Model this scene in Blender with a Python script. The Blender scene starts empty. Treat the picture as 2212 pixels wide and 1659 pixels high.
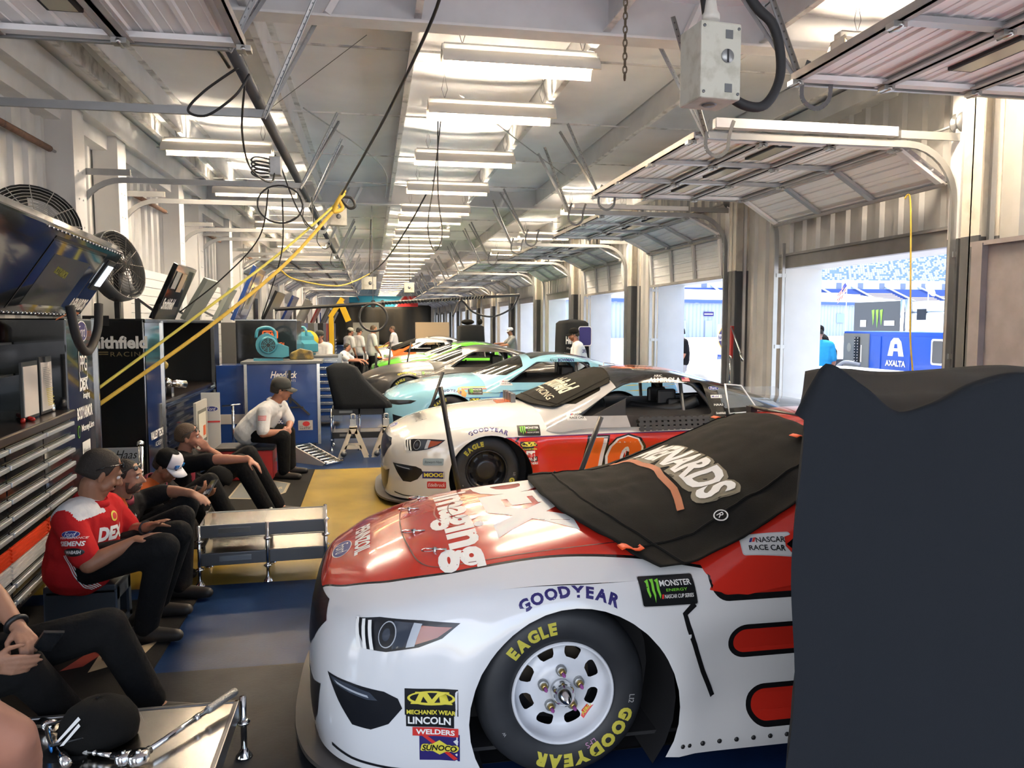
import bpy, bmesh, math, random
from mathutils import Vector, Matrix, noise
from mathutils.bvhtree import BVHTree
from mathutils.geometry import tessellate_polygon
sc = bpy.context.scene
col = sc.collection
R = math.radians
PI = math.pi
# ---------------------------------------------------------------- camera
CAMH = 1.83
YAW, PIT, FPX = 10.37, -4.47, 1661.0
cd = bpy.data.cameras.new('camera'); cam = bpy.data.objects.new('camera', cd); col.objects.link(cam)
cd.sensor_fit = 'HORIZONTAL'; cd.sensor_width = 36.0; cd.lens = 36.0 * FPX / 2212.0
cd.clip_start = 0.05; cd.clip_end = 1500
cam.location = (0, 0, CAMH); cam.rotation_euler = (R(90 + PIT), 0, R(-YAW))
sc.camera = cam
# ---------------------------------------------------------------- sky, sun, exposure
w = bpy.data.worlds.new('sky'); sc.world = w; w.use_nodes = True
nt = w.node_tree; bg = nt.nodes['Background']
sk = nt.nodes.new('ShaderNodeTexSky'); sk.sky_type = 'NISHITA'; sk.sun_disc = False
sk.sun_elevation = R(50); sk.sun_rotation = R(215); sk.altitude = 200; sk.air_density = 1.0; sk.dust_density = 2.5
nt.links.new(sk.outputs['Color'], bg.inputs['Color']); bg.inputs['Strength'].default_value = 0.33
sl = bpy.data.lights.new('sun', 'SUN'); so = bpy.data.objects.new('sun', sl); col.objects.link(so)
sl.energy = 4.6; sl.angle = R(0.6); sl.color = (1, .96, .9)
so.rotation_euler = (R(28), 0, R(140)); so.location = (20, -10, 30)
sc.view_settings.view_transform = 'Standard'; sc.view_settings.look = 'None'
sc.view_settings.gamma = 1.0; sc.view_settings.exposure = 1.0; sc.view_settings.use_curve_mapping = False
sc.cycles.max_bounces = 9; sc.cycles.diffuse_bounces = 7; sc.cycles.glossy_bounces = 4
sc.cycles.transmission_bounces = 5; sc.cycles.transparent_max_bounces = 8
sc.cycles.sample_clamp_indirect = 10.0; sc.cycles.caustics_reflective = False; sc.cycles.caustics_refractive = False
TUBE = 125.0          # radiance of the fluorescent tubes
# ---------------------------------------------------------------- materials
MATS = {}
def mat(name, rgb=(.8, .8, .8), rough=.5, metal=0., coat=0., emit=None, es=1., var=0., vs=6., bump=0., bs=30., alpha=1., trans=0., spec=.5, dirt=None, dirtscale=1.5):
    if name in MATS: return MATS[name]
    m = bpy.data.materials.new(name); m.use_nodes = True; t = m.node_tree
    p = t.nodes['Principled BSDF']; I = p.inputs
    I['Base Color'].default_value = (*rgb, 1); I['Roughness'].default_value = rough; I['Metallic'].default_value = metal
    I['Coat Weight'].default_value = coat; I['Coat Roughness'].default_value = .04; I['Alpha'].default_value = alpha
    I['Transmission Weight'].default_value = trans; I['Specular IOR Level'].default_value = spec
    if emit: I['Emission Color'].default_value = (*emit, 1); I['Emission Strength'].default_value = es
    if var or bump or dirt:
        tc = t.nodes.new('ShaderNodeTexCoord')
    if var or dirt:
        n = t.nodes.new('ShaderNodeTexNoise'); n.inputs['Scale'].default_value = vs; n.inputs['Detail'].default_value = 6
        t.links.new(tc.outputs['Object'], n.inputs['Vector'])
        rp = t.nodes.new('ShaderNodeValToRGB'); e = rp.color_ramp.elements
        e[0].position, e[1].position = .3, .7
        d = dirt or tuple(c * (1 - var) for c in rgb)
        e[0].color = (*d, 1); e[1].color = (*tuple(min(1, c * (1 + var * .4)) for c in rgb), 1)
        if dirt: e[0].position, e[1].position = .34, .5
        t.links.new(n.outputs['Fac'], rp.inputs['Fac']); t.links.new(rp.outputs['Color'], I['Base Color'])
    if bump:
        n2 = t.nodes.new('ShaderNodeTexNoise'); n2.inputs['Scale'].default_value = bs; n2.inputs['Detail'].default_value = 4
        t.links.new(tc.outputs['Object'], n2.inputs['Vector'])
        b = t.nodes.new('ShaderNodeBump'); b.inputs['Strength'].default_value = bump; b.inputs['Distance'].default_value = .02
        t.links.new(n2.outputs['Fac'], b.inputs['Height']); t.links.new(b.outputs['Normal'], I['Normal'])
    MATS[name] = m
    return m
def hexc(h):
    c = [int(h[i:i + 2], 16) / 255 for i in (0, 2, 4)]
    return tuple(x / 12.92 if x <= .04045 else ((x + .055) / 1.055) ** 2.4 for x in c)
def hm(h, rough=.5, **k): return mat('paint_' + h + '_%d' % int(rough * 100) + ''.join(sorted(k)), hexc(h), rough, **k)
STEEL = mat('galvanised steel', (.42, .43, .43), .45, .75, var=.2, vs=12)
DSTEEL = mat('dark steel', (.16, .165, .17), .45, .6)
CHROME = mat('chrome', (.78, .78, .78), .12, 1.)
ALU = mat('brushed aluminium', (.62, .61, .59), .24, 1., var=.15, vs=5)
BLACK = mat('black plastic', (.012, .012, .013), .45)
GLOSSBLACK = mat('gloss black', (.008, .009, .01), .09, coat=.5)
RUBBER = mat('black rubber', (.018, .018, .02), .7)
WHITE = mat('white paint', (.8, .8, .79), .4)
BONE = mat('white ink', (.85, .84, .8), .6)
YEL = mat('yellow ink', (.72, .62, .06), .6)
REDI = mat('red ink', (.62, .03, .025), .45)
BLUEI = mat('blue ink', (.02, .03, .2), .45)
# ---------------------------------------------------------------- mesh collecting helper
def frame(d, up=None):
    d = Vector(d).normalized(); u = Vector(up) if up else Vector((0, 0, 1))
    if abs(d.dot(u.normalized())) > .98: u = Vector((0, 1, 0))
    s = d.cross(u).normalized(); u = s.cross(d)
    return d, s, u
class MB:
    def __init__(self): self.v, self.f, self.m, self.s = [], [], [], []
    def add(self, vs, fs, mi=0, sm=False, X=None):
        o = len(self.v)
        self.v += [(X @ Vector(p))[:] if X is not None else tuple(p) for p in vs]
        for f in fs: self.f.append([i + o for i in f]); self.m.append(mi); self.s.append(sm)
        return self
    def box(self, x0, x1, y0, y1, z0, z1, mi=0, X=None):
        vs = [(x, y, z) for x in (x0, x1) for y in (y0, y1) for z in (z0, z1)]
        return self.add(vs, [(0, 1, 3, 2), (4, 6, 7, 5), (0, 4, 5, 1), (2, 3, 7, 6), (0, 2, 6, 4), (1, 5, 7, 3)], mi, False, X)
    def bar(self, p, q, w, h, mi=0, up=None):
        p, q = Vector(p), Vector(q); d, s, u = frame(q - p, up)
        vs = [b + s * (a * w / 2) + u * (c * h / 2) for b in (p, q) for a in (-1, 1) for c in (-1, 1)]
        return self.add(vs, [(0, 1, 3, 2), (4, 6, 7, 5), (0, 4, 5, 1), (2, 3, 7, 6), (0, 2, 6, 4), (1, 5, 7, 3)], mi)
    def tube(self, pts, r, n=8, mi=0, cap=True, closed=False, flat=1.):
        P = [Vector(p) for p in pts]; k = len(P); rr = r if isinstance(r, (list, tuple)) else [r] * k
        vs = []; u0 = None
        for i, p in enumerate(P):
            a = P[(i - 1) % k] if (closed or i) else P[0]; b = P[(i + 1) % k] if (closed or i < k - 1) else P[-1]
            d = (b - a).normalized() if (b - a).length > 1e-9 else Vector((0, 0, 1))
            if u0 is None: _, s, u = frame(d)
            else:
                u = u0 - d * u0.dot(d)
                if u.length < 1e-6: _, s, u = frame(d)
                u.normalize(); s = d.cross(u)
            u0 = u
            for j in range(n):
                t = 2 * PI * j / n; vs.append(p + s * (math.cos(t) * rr[i]) + u * (math.sin(t) * rr[i] * flat))
        fs = []
        for i in range(k if closed else k - 1):
            a, b = i * n, ((i + 1) % k) * n
            for j in range(n): j2 = (j + 1) % n; fs.append((a + j, a + j2, b + j2, b + j))
        if cap and not closed: fs += [tuple(range(n - 1, -1, -1)), tuple(range((k - 1) * n, k * n))]
        return self.add(vs, fs, mi, n > 5)
    def lathe(self, prof, n=24, X=None, mi=0, cap=True, a0=0., a1=2 * PI):
        full = abs(a1 - a0 - 2 * PI) < 1e-6; k = n if full else n + 1
        vs = [(r * math.cos(a0 + (a1 - a0) * j / n), r * math.sin(a0 + (a1 - a0) * j / n), z) for r, z in prof for j in range(k)]
        fs = []
        for i in range(len(prof) - 1):
            for j in range(n):
                j2 = (j + 1) % k; fs.append((i * k + j, i * k + j2, (i + 1) * k + j2, (i + 1) * k + j))
        if cap and full:
            if prof[0][0] > 1e-5: fs.append(tuple(range(k - 1, -1, -1)))
            if prof[-1][0] > 1e-5: fs.append(tuple(range((len(prof) - 1) * k, len(prof) * k)))
        return self.add(vs, fs, mi, True, X)
    def prism(self, poly, d0, d1, X=None, mi=0):
        n = len(poly); vs = [(x, y, d0) for x, y in poly] + [(x, y, d1) for x, y in poly]
        tri = tessellate_polygon([[Vector((x, y, 0)) for x, y in poly]])
        fs = [t[:] for t in tri] + [tuple(i + n for i in t) for t in tri]
        fs += [(i, (i + 1) % n, (i + 1) % n + n, i + n) for i in range(n)]
        return self.add(vs, fs, mi, False, X)
    def grid(self, P, mi=0, sm=True):
        a, b = len(P), len(P[0])
        return self.add([p for r in P for p in r], [(i * b + j, i * b + j + 1, (i + 1) * b + j + 1, (i + 1) * b + j) for i in range(a - 1) for j in range(b - 1)], mi, sm)
    def ball(self, c, r, n=12, mi=0, X=None):
        r = r if isinstance(r, (tuple, list)) else (r, r, r); h = n // 2
        prof = [(math.sin(PI * i / h), -math.cos(PI * i / h)) for i in range(h + 1)]
        prof[0] = (0.0001, -1); prof[-1] = (0.0001, 1)
        M = Matrix.Translation(c) @ Matrix.Diagonal((*r, 1))
        return self.lathe(prof, n, (X @ M) if X is not None else M, mi, cap=False)
    def build(self, name, mats, parent=None, world=False, bev=0., solid=0., sub=0, recalc=True):
        me = bpy.data.meshes.new(name); me.from_pydata(self.v, [], self.f)
        for m in (mats if isinstance(mats, (list, tuple)) else [mats]): me.materials.append(m)
        me.polygons.foreach_set('material_index', self.m); me.polygons.foreach_set('use_smooth', self.s)
        if recalc:
            b = bmesh.new(); b.from_mesh(me); bmesh.ops.recalc_face_normals(b, faces=b.faces); b.to_mesh(me); b.free()
        if world and parent: me.transform(wmat(parent).inverted())
        me.update()
        return link(name, me, parent, bev, solid, sub)
def link(name, me, parent=None, bev=0., solid=0., sub=0):
    o = bpy.data.objects.new(name, me); col.objects.link(o)
    if parent: o.parent = parent
    if solid: md = o.modifiers.new('s', 'SOLIDIFY'); md.thickness = solid; md.offset = 0
    if sub: md = o.modifiers.new('u', 'SUBSURF'); md.levels = md.render_levels = sub
    if bev: md = o.modifiers.new('b', 'BEVEL'); md.width = bev; md.segments = 2; md.limit_method = 'ANGLE'; md.angle_limit = R(40)
    return o
def wmat(o):
    m = o.matrix_basis.copy()
    while o.parent: o = o.parent; m = o.matrix_basis @ m
    return m
def tag(o, label, cat, group=None, kind=None):
    o['label'] = label; o['category'] = cat
    if group: o['group'] = group
    if kind: o['kind'] = kind
    return o
def thing(name, label, cat, loc=(0, 0, 0), rz=0., group=None):
    o = bpy.data.objects.new(name, None); col.objects.link(o); o.empty_display_size = .1
    o.location = loc; o.rotation_euler = (0, 0, rz)
    return tag(o, label, cat, group)
def struct(o): o['kind'] = 'structure'; return o
def dup(root, loc=None, rz=None, label=None, group=None):
    def cp(o, par):
        c = o.copy(); col.objects.link(c); c.parent = par
        for ch in o.children: cp(ch, c)
        return c
    r = cp(root, None)
    if loc is not None: r.location = loc
    if rz is not None: r.rotation_euler = (0, 0, rz)
    if label: r['label'] = label
    if group: r['group'] = group
    return r
def lerp(a, b, t): return a + (b - a) * t
def pw(xs, ys, x):
    if x <= xs[0]: return ys[0]
    for i in range(len(xs) - 1):
        if x <= xs[i + 1]:
            t = (x - xs[i]) / (xs[i + 1] - xs[i]); t = t * t * (3 - 2 * t) if False else t
            return ys[i] + (ys[i + 1] - ys[i]) * t
    return ys[-1]
def sm(xs, ys, x):            # smooth interpolation (monotone cubic)
    n = len(xs)
    if x <= xs[0]: return ys[0]
    if x >= xs[-1]: return ys[-1]
    d = [(ys[i + 1] - ys[i]) / (xs[i + 1] - xs[i]) for i in range(n - 1)]
    m = [d[0]] + [0 if d[i - 1] * d[i] <= 0 else 2 * d[i - 1] * d[i] / (d[i - 1] + d[i]) for i in range(1, n - 1)] + [d[-1]]
    for i in range(n - 1):
        if x <= xs[i + 1]:
            h = xs[i + 1] - xs[i]; t = (x - xs[i]) / h
            return (2 * t**3 - 3 * t**2 + 1) * ys[i] + (t**3 - 2 * t**2 + t) * h * m[i] + (-2 * t**3 + 3 * t**2) * ys[i + 1] + (t**3 - t**2) * h * m[i + 1]
def spl(pts, n=6, closed=False):   # Catmull-Rom through points
    P = [Vector(p) for p in pts]; k = len(P); out = []
    for i in range(k if closed else k - 1):
        g = (lambda j: P[j % k]) if closed else (lambda j: P[max(0, min(k - 1, j))])
        a, b, c, d = g(i - 1), g(i), g(i + 1), g(i + 2)
        for s in range(n):
            t = s / n
            out.append(.5 * (2 * b + (c - a) * t + (2 * a - 5 * b + 4 * c - d) * t * t + (3 * b - a - 3 * c + d) * t**3))
    if not closed: out.append(P[-1])
    return out
# ---------------------------------------------------------------- lettering
_tc = {}
def textmesh(s, bold=0., shear=0., sx=1., spacing=1.):
    k = (s, bold, shear, sx, spacing)
    if k in _tc: return _tc[k]
    c = bpy.data.curves.new('t', 'FONT'); c.body = s; c.size = 1.; c.offset = bold; c.shear = shear; c.resolution_u = 3
    c.align_x = 'CENTER'; c.space_character = spacing; c.fill_mode = 'FRONT'
    o = bpy.data.objects.new('t', c); col.objects.link(o)
    dg = bpy.context.evaluated_depsgraph_get(); me = o.evaluated_get(dg).to_mesh()
    vs = [(v.co.x * sx, v.co.y) for v in me.vertices]; fs = [tuple(p.vertices) for p in me.polygons]
    o.evaluated_get(dg).to_mesh_clear(); bpy.data.objects.remove(o); bpy.data.curves.remove(c)
    x0 = min(v[0] for v in vs); x1 = max(v[0] for v in vs); y0 = min(v[1] for v in vs); y1 = max(v[1] for v in vs)
    cx, cy, h, wd = (x0 + x1) / 2, (y0 + y1) / 2, y1 - y0, x1 - x0
    _tc[k] = ([((x - cx) / h, (y - cy) / h) for x, y in vs], fs, wd / h)
    return _tc[k]
def text2d(s, h, cx=0., cy=0., wd=None, rot=0., **k):
    vs, fs, asp = textmesh(s, **k); fx = (wd / (asp * h)) if wd else 1.
    ca, sa = math.cos(rot), math.sin(rot)
    out = [(x * h * fx, y * h) for x, y in vs]
    return [(cx + x * ca - y * sa, cy + x * sa + y * ca) for x, y in out], fs
def poly2d(pts):
    return list(pts), [t[:] for t in tessellate_polygon([[Vector((x, y, 0)) for x, y in pts]])]
def rect2d(x0, x1, y0, y1, r=0., n=4):
    if not r: return poly2d([(x0, y0), (x1, y0), (x1, y1), (x0, y1)])
    P = []
    for cx, cy, a in ((x1 - r, y0 + r, -90), (x1 - r, y1 - r, 0), (x0 + r, y1 - r, 90), (x0 + r, y0 + r, 180)):
        P += [(cx + r * math.cos(R(a + 90 * i / n)), cy + r * math.sin(R(a + 90 * i / n))) for i in range(n + 1)]
    return poly2d(P)
def ell2d(cx, cy, rx, ry, n=28): return poly2d([(cx + rx * math.cos(2 * PI * i / n), cy + ry * math.sin(2 * PI * i / n)) for i in range(n)])
def arctext(s, h, rad, a_mid, cx=0., cy=0., inward=False, adv=1., **k):   # letters round a circle; a_mid in degrees, clockwise reading
    ms = [textmesh(c, **k) if c != ' ' else None for c in s]
    ws = [(m[2] * h if m else .35 * h) * adv + .12 * h for m in ms]; tot = sum(ws); V, Fc = [], []; p = -tot / 2
    for c, m, wd in zip(s, ms, ws):
        if m:
            th = R(a_mid) - (p + wd / 2) / rad
            vv, ff = m[0], m[1]; o = len(V); ro = th - PI / 2
            for x, y in vv:
                lx, ly = x * h * adv, y * h; r2 = rad + ly; t2 = th - lx / rad
                V.append((cx + r2 * math.cos(t2), cy + r2 * math.sin(t2)))
            Fc += [tuple(i + o for i in f) for f in ff]
        p += wd
    return V, Fc
def flat(name, shapes, X, parent=None, world=True, off=.0):
    """shapes: list of ((verts2d, faces), material). X maps (x, y, layer) into the world; each layer sits a hair above the last."""
    mb = MB(); ms = []
    for i, ((vs, fs), m) in enumerate(shapes):
        if m not in ms: ms.append(m)
        mb.add([(x, y, off + .0012 * (i + 1)) for x, y in vs], fs, ms.index(m), False, X)
    return mb.build(name, ms, parent, world, recalc=False)
def axes(o, x, y):           # matrix whose x and y columns are the given directions
    x = Vector(x).normalized(); z = x.cross(Vector(y)).normalized(); y = z.cross(x)
    return Matrix(((x.x, y.x, z.x, o[0]), (x.y, y.y, z.y, o[1]), (x.z, y.z, z.z, o[2]), (0, 0, 0, 1)))
def project(name, shapes, X, bvh, parent, dirv=None, off=.0015, maxe=.04, tol=.25, world=True):
    """lay flat artwork onto a curved surface: subdivide, cast every vertex along -z of X onto the surface"""
    d = -(X.to_3x3() @ Vector((0, 0, 1))).normalized(); out = MB(); ms = []
    for i, ((vs, fs), m) in enumerate(shapes):
        if m not in ms: ms.append(m)
        b = bmesh.new(); bv = [b.verts.new((x, y, 0)) for x, y in vs]
        for f in fs:
            try: b.faces.new([bv[j] for j in f])
            except ValueError: pass
        bmesh.ops.triangulate(b, faces=b.faces)
        for _ in range(7):
            le = [e for e in b.edges if e.calc_length() > maxe]
            if not le: break
            bmesh.ops.subdivide_edges(b, edges=le, cuts=1, use_grid_fill=False); bmesh.ops.triangulate(b, faces=[f for f in b.faces if len(f.verts) > 3])
        b.verts.index_update(); ok = []; P = []
        for v in b.verts:
            o = X @ v.co - d * tol; h, nrm, ix, ds = bvh.ray_cast(o, d, tol * 2.6)
            if h is None: ok.append(False); P.append(o + d * tol)
            else:
                if nrm.dot(d) > 0: nrm = -nrm
                ok.append(True); P.append(h + nrm * (off + .0011 * i))
        fl = [tuple(v.index for v in f.verts) for f in b.faces if all(ok[v.index] for v in f.verts)]
        b.free(); out.add(P, fl, ms.index(m), True)
    if not out.f: return None
    return out.build(name, ms, parent, world, recalc=False)
# ================================================================ structure
BAY = 4.67; XR, XL = 5.55, -3.45; Y0, Y1 = -3.4, 68.0
DOORY = [(6.4 + BAY * k, 9.6 + BAY * k) for k in range(-2, 13)]
FBLUE = mat('blue floor paint', (.009, .027, .085), .36, spec=.08, var=.55, vs=1.6, bump=.03, bs=60)
FYEL = mat('yellow floor paint', (.27, .185, .032), .34, spec=.12, var=.3, vs=2.2, bump=.03, bs=60)
FGREY = mat('worn grey floor', (.026, .027, .031), .45, spec=.08, var=.5, vs=2.5, bump=.04, bs=50)
fl = MB()
for y0, y1, m in ((Y0, 2.6, 0), (2.6, 3.06, 0), (5.57, 9.86, 1), (9.86, Y1, 0)): fl.add([(XL, y0, 0), (5.98, y0, 0), (5.98, y1, 0), (XL, y1, 0)], [(0, 1, 2, 3)], m)
fl.add([(XL, 3.06, 0), (5.98, 3.06, 0), (5.98, 4.12, 0), (XL, 4.2, 0)], [(0, 1, 2, 3)], 2)
fl.add([(XL, 4.2, 0), (5.98, 4.12, 0), (5.98, 5.57, 0), (XL, 5.57, 0)], [(0, 1, 2, 3)], 0)
fl.box(XL, 5.98, 3.045, 3.06, -.004, .0008, 3)
struct(fl.build('floor', [FBLUE, FYEL, FGREY, BLACK]))
ROOF = mat('roof insulation foil', (.9, .9, .91), .6, var=.1, vs=1.1, spec=.4)
PURL = [-3.35, -2.32, -.9, .42, 1.97, 3.36, 4.75, 5.5]
def roofz(x): return 4.52 + .07 * (1 - abs(x - 1.05) / 4.5)
P = []
for i in range(int((Y1 - Y0) / .58) + 1):
    y = Y0 + i * .58; row = []
    for k in range(len(PURL) - 1):
        for t in (0, .2, .4, .6, .8):
            x = lerp(PURL[k], PURL[k + 1], t); s = math.sin(PI * t)
            row.append((x, y, roofz(x) - s * (.035 + .03 * (i % 4 != 0)) + .02 * s * noise.noise((x * 1.3, y * .9, 3))))
    row.append((PURL[-1], y, roofz(PURL[-1]))); P.append(row)
struct(MB().grid(P).build('ceiling', ROOF))
mb = MB(); mb.box(XL - .6, 6.4, Y0, Y1, 4.72, 4.8); struct(mb.build('roof_slab', WHITE))
IRON = mat('white painted steel', (.76, .755, .745), .45, var=.12, vs=3)
IRONG = mat('grey painted web', (.62, .62, .625), .5, var=.1, vs=3)
WORN = mat('worn white steel', (.72, .71, .69), .5, dirt=(.42, .41, .40), vs=7)
for k, x in enumerate(PURL[1:-1]):
    mb = MB(); z = roofz(x); zb = 4.24
    mb.box(x - .006, x + .006, Y0, Y1, zb, z, 1); mb.box(x - .05, x + .006, Y0, Y1, zb - .006, zb + .006, 0); mb.box(x - .006, x + .07, Y0, Y1, z - .02, z - .01, 0)
    struct(mb.build('beam_purlin', [WORN, IRONG]))
mb = MB()
for i in range(33):
    y = 7.5 + i * 2.335
    if y < Y1: mb.box(XL, XR, y - .012, y + .012, 4.385, 4.4)
struct(mb.build('trim_roof_straps', WORN))
for k in range(-1, 7):
    y = 6.32 + 2 * BAY * k
    if y > Y1: continue
    mb = MB(); mb.box(XL, XR, y - .1, y + .1, 4.17, 4.19, 0); mb.box(XL, XR, y - .006, y + .006, 4.19, 4.7, 1)
    for x in (-.3, 2.6): mb.bar((x, y - .09, 4.19), (x + .16, y - .02, 4.5), .05, .05, 0)
    struct(mb.build('beam_rafter', [IRON, IRONG]))
# corrugated wall sheet: ribs stand along Z; x is the plane, ribs rise towards dirx
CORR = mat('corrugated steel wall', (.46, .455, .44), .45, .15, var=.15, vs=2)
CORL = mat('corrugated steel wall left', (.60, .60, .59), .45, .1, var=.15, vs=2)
def corr(mb, x, y0, y1, z0, z1, dx, pitch=.3):
    ys = [(y0, 0)]; n = max(1, int((y1 - y0) / pitch)); p = (y1 - y0) / n
    for i in range(n):
        b = y0 + i * p
        ys += [(b + p * .3, 0), (b + p * .38, 1), (b + p * .62, 1), (b + p * .7, 0)]
    ys.append((y1, 0)); o = [(x + dx * .045 * h, y) for y, h in ys]
    vs = [(a, b, z0) for a, b in o] + [(a, b, z1) for a, b in o]; k = len(o)
    mb.add(vs, [(i, i + 1, i + 1 + k, i + k) for i in range(k - 1)])
HEADZ, HTOP = 2.57, 2.76
wr = MB(); prev = Y0
for y0, y1 in DOORY + [(Y1, Y1)]:
    corr(wr, XR, prev, y0 - .06, 0, 4.5, -1); prev = y1 + .12
    if y0 < Y1: corr(wr, XR, y0 - .06, y1 + .12, HTOP, 4.5, -1)
struct(wr.build('wall_right', CORR))
GREYP = mat('grey painted steel', (.2, .2, .205), .5, var=.12)
JAMB = mat('pale jamb panel', (.58, .60, .62), .5, var=.06, vs=3)
for y0, y1 in DOORY:
    mb = MB()
    mb.box(5.56, 5.98, y0 - .08, y0, 0, HEADZ, 1); mb.box(5.56, 5.98, y1, y1 + .1, 0, HEADZ, 1); mb.box(5.56, 5.98, y0 - .08, y1 + .1, HEADZ, 2.62, 1)
    mb.box(5.47, 5.56, y0 - .1, y1 + .16, HEADZ, HTOP, 0); mb.box(5.44, 5.47, y0 - .1, y1 + .16, HTOP - .03, HTOP, 0)
    mb.box(5.5, 5.56, y1, y1 + .07, 0, HEADZ, 1); mb.box(5.5, 5.56, y0 - .07, y0, 0, HEADZ, 1)
    struct(mb.build('trim_door_jamb', [GREYP, JAMB]))
mb = MB(); prev = Y0
for y0, y1 in DOORY + [(Y1, Y1)]:
    mb.box(5.97, 6.05, prev, y0 - .02, 0, 4.7); prev = y1 + .02
    if y0 < Y1: mb.box(5.97, 6.05, y0 - .02, y1 + .02, HEADZ, 4.7)
struct(mb.build('wall_outer_right', JAMB))
CREAM = mat('cream column paint', (.62, .58, .5), .5, dirt=(.5, .46, .4), vs=5)
DGREY = mat('dark grey column paint', (.07, .075, .085), .5, var=.15)
def icol(x0, x1, y, wf, mats, split=2.62, top=4.5):
    mb = MB()
    for z0, z1, m in ((0, split, 1), (split, top, 0)):
        s = 1 if x1 > x0 else -1
        for a in (x0, x1 - s * .02): mb.box(min(a, a + s * .02), max(a, a + s * .02), y - wf / 2, y + wf / 2, z0, z1, m)
        mb.box(min(x0, x1), max(x0, x1), y - .008, y + .008, z0, z1, m)
    return struct(mb.build('column', mats))
for k in range(-2, 13):
    y = 6.12 + BAY * k + BAY * 0
    icol(5.34, 5.56, y + .06, .22, [CREAM, DGREY])
    mb = MB(); mb.box(5.36, 5.5, y + .22, y + .36, 0, 2.62, 1); mb.box(5.36, 5.5, y + .22, y + .36, 2.62, 4.4, 0); struct(mb.build('column_post', [IRON, DGREY]))
# grey steel door frame beside the nearest column
mb = MB(); mb.box(5.2, 5.3, 4.6, 5.92, 0, 2.5, 0); mb.box(5.15, 5.3, 4.6, 5.95, 2.5, 2.54, 0); mb.box(5.14, 5.2, 5.8, 5.92, 0, 2.52, 0)
struct(mb.build('trim_steel_door_frame', mat('mauve grey steel', (.22, .2, .21), .5, var=.15)))
# left wall, its columns and eave
mb = MB()
for a, b, z in ((Y0, -2.9, 0), (-2.9, .1, 2.57), (.1, 1.75, 0), (1.75, 4.85, 2.57), (4.85, Y1, 0)): corr(mb, XL, a, b, z, 4.5, 1, .34)
struct(mb.build('wall_left', CORL))
mb = MB(); mb.box(XL - .12, XL - .06, 4.85, Y1, 0, 4.7); mb.box(XL - .12, XL - .06, Y0, 4.85, 2.57, 4.7); mb.box(XL - .12, XL - .06, .1, 1.75, 0, 2.57); struct(mb.build('wall_outer_left', JAMB))
LCOL = mat('white left column', (.72, .71, .70), .5, var=.06, vs=2)
for k in range(-2, 13):
    for y in (9.35 + BAY * k, 10.85 + BAY * k):
        mb = MB(); mb.box(XL + .02, XL + .3, y - .15, y + .15, 0, 4.3); mb.box(XL + .3, XL + .32, y - .17, y + .17, 0, 4.3)
        for z in (2.9, 3.2, 3.5):
            for q in (-.06, .06): mb.ball((XL + .322, y + q, z), .012, 6)
        struct(mb.build('column_left', LCOL))
    # closed white sectional door low in the bay
    if k < 1: continue
    mb = MB(); y0, y1 = 11.0 + BAY * (k - 1), 14.05 + BAY * (k - 1)
    for s in range(5):
        for g in range(4): z = s * .53 + g * .1325; mb.box(XL + .06, XL + .1, y0, y1, z + .008, z + .1325)
    struct(mb.build('door_%d' % (30 + k), WHITE))
mb = MB()
mb.box(XL, XL + .38, Y0, Y1, 4.2, 4.3, 0); mb.box(XL, XL + .2, Y0, Y1, 4.02, 4.2, 0); mb.box(XL + .38, XL + .42, Y0, Y1, 4.14, 4.45, 0)
mb.box(XL + .7, XL + .76, Y0, Y1, 4.3, 4.5, 1)
struct(mb.build('trim_eave_left', [IRON, WORN]))
mb = MB(); mb.box(XR - .25, XR, Y0, Y1, 4.25, 4.45, 0); struct(mb.build('trim_eave_right', [IRON]))
# far end: tarpaulin over a half-open end, and the end wall
mb = MB(); mb.box(XL, XR, Y1, Y1 + .1, 3.3, 4.7); mb.box(XL, XL + 1, Y1, Y1 + .1, 0, 3.3); mb.box(XR - 1.1, XR, Y1, Y1 + .1, 0, 3.3); struct(mb.build('wall_far', IRON))
# open apron and paddock outside
PAVE = mat('sunlit concrete', (.74, .72, .70), .8, var=.12, vs=.6)
mb = MB(); mb.add([(5.98, -120, -.01), (260, -120, -.01), (260, 300, -.01), (5.98, 300, -.01)], [(0, 1, 2, 3)])
mb.add([(-140, -160, -.02), (5.98, -160, -.02), (5.98, Y0, -.02), (-140, Y0, -.02)], [(0, 1, 2, 3)])
mb.add([(-140, Y0, -.02), (XL - .06, Y0, -.02), (XL - .06, 90, -.02), (-140, 90, -.02)], [(0, 1, 2, 3)])
struct(mb.build('ground_outside', PAVE))
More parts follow.
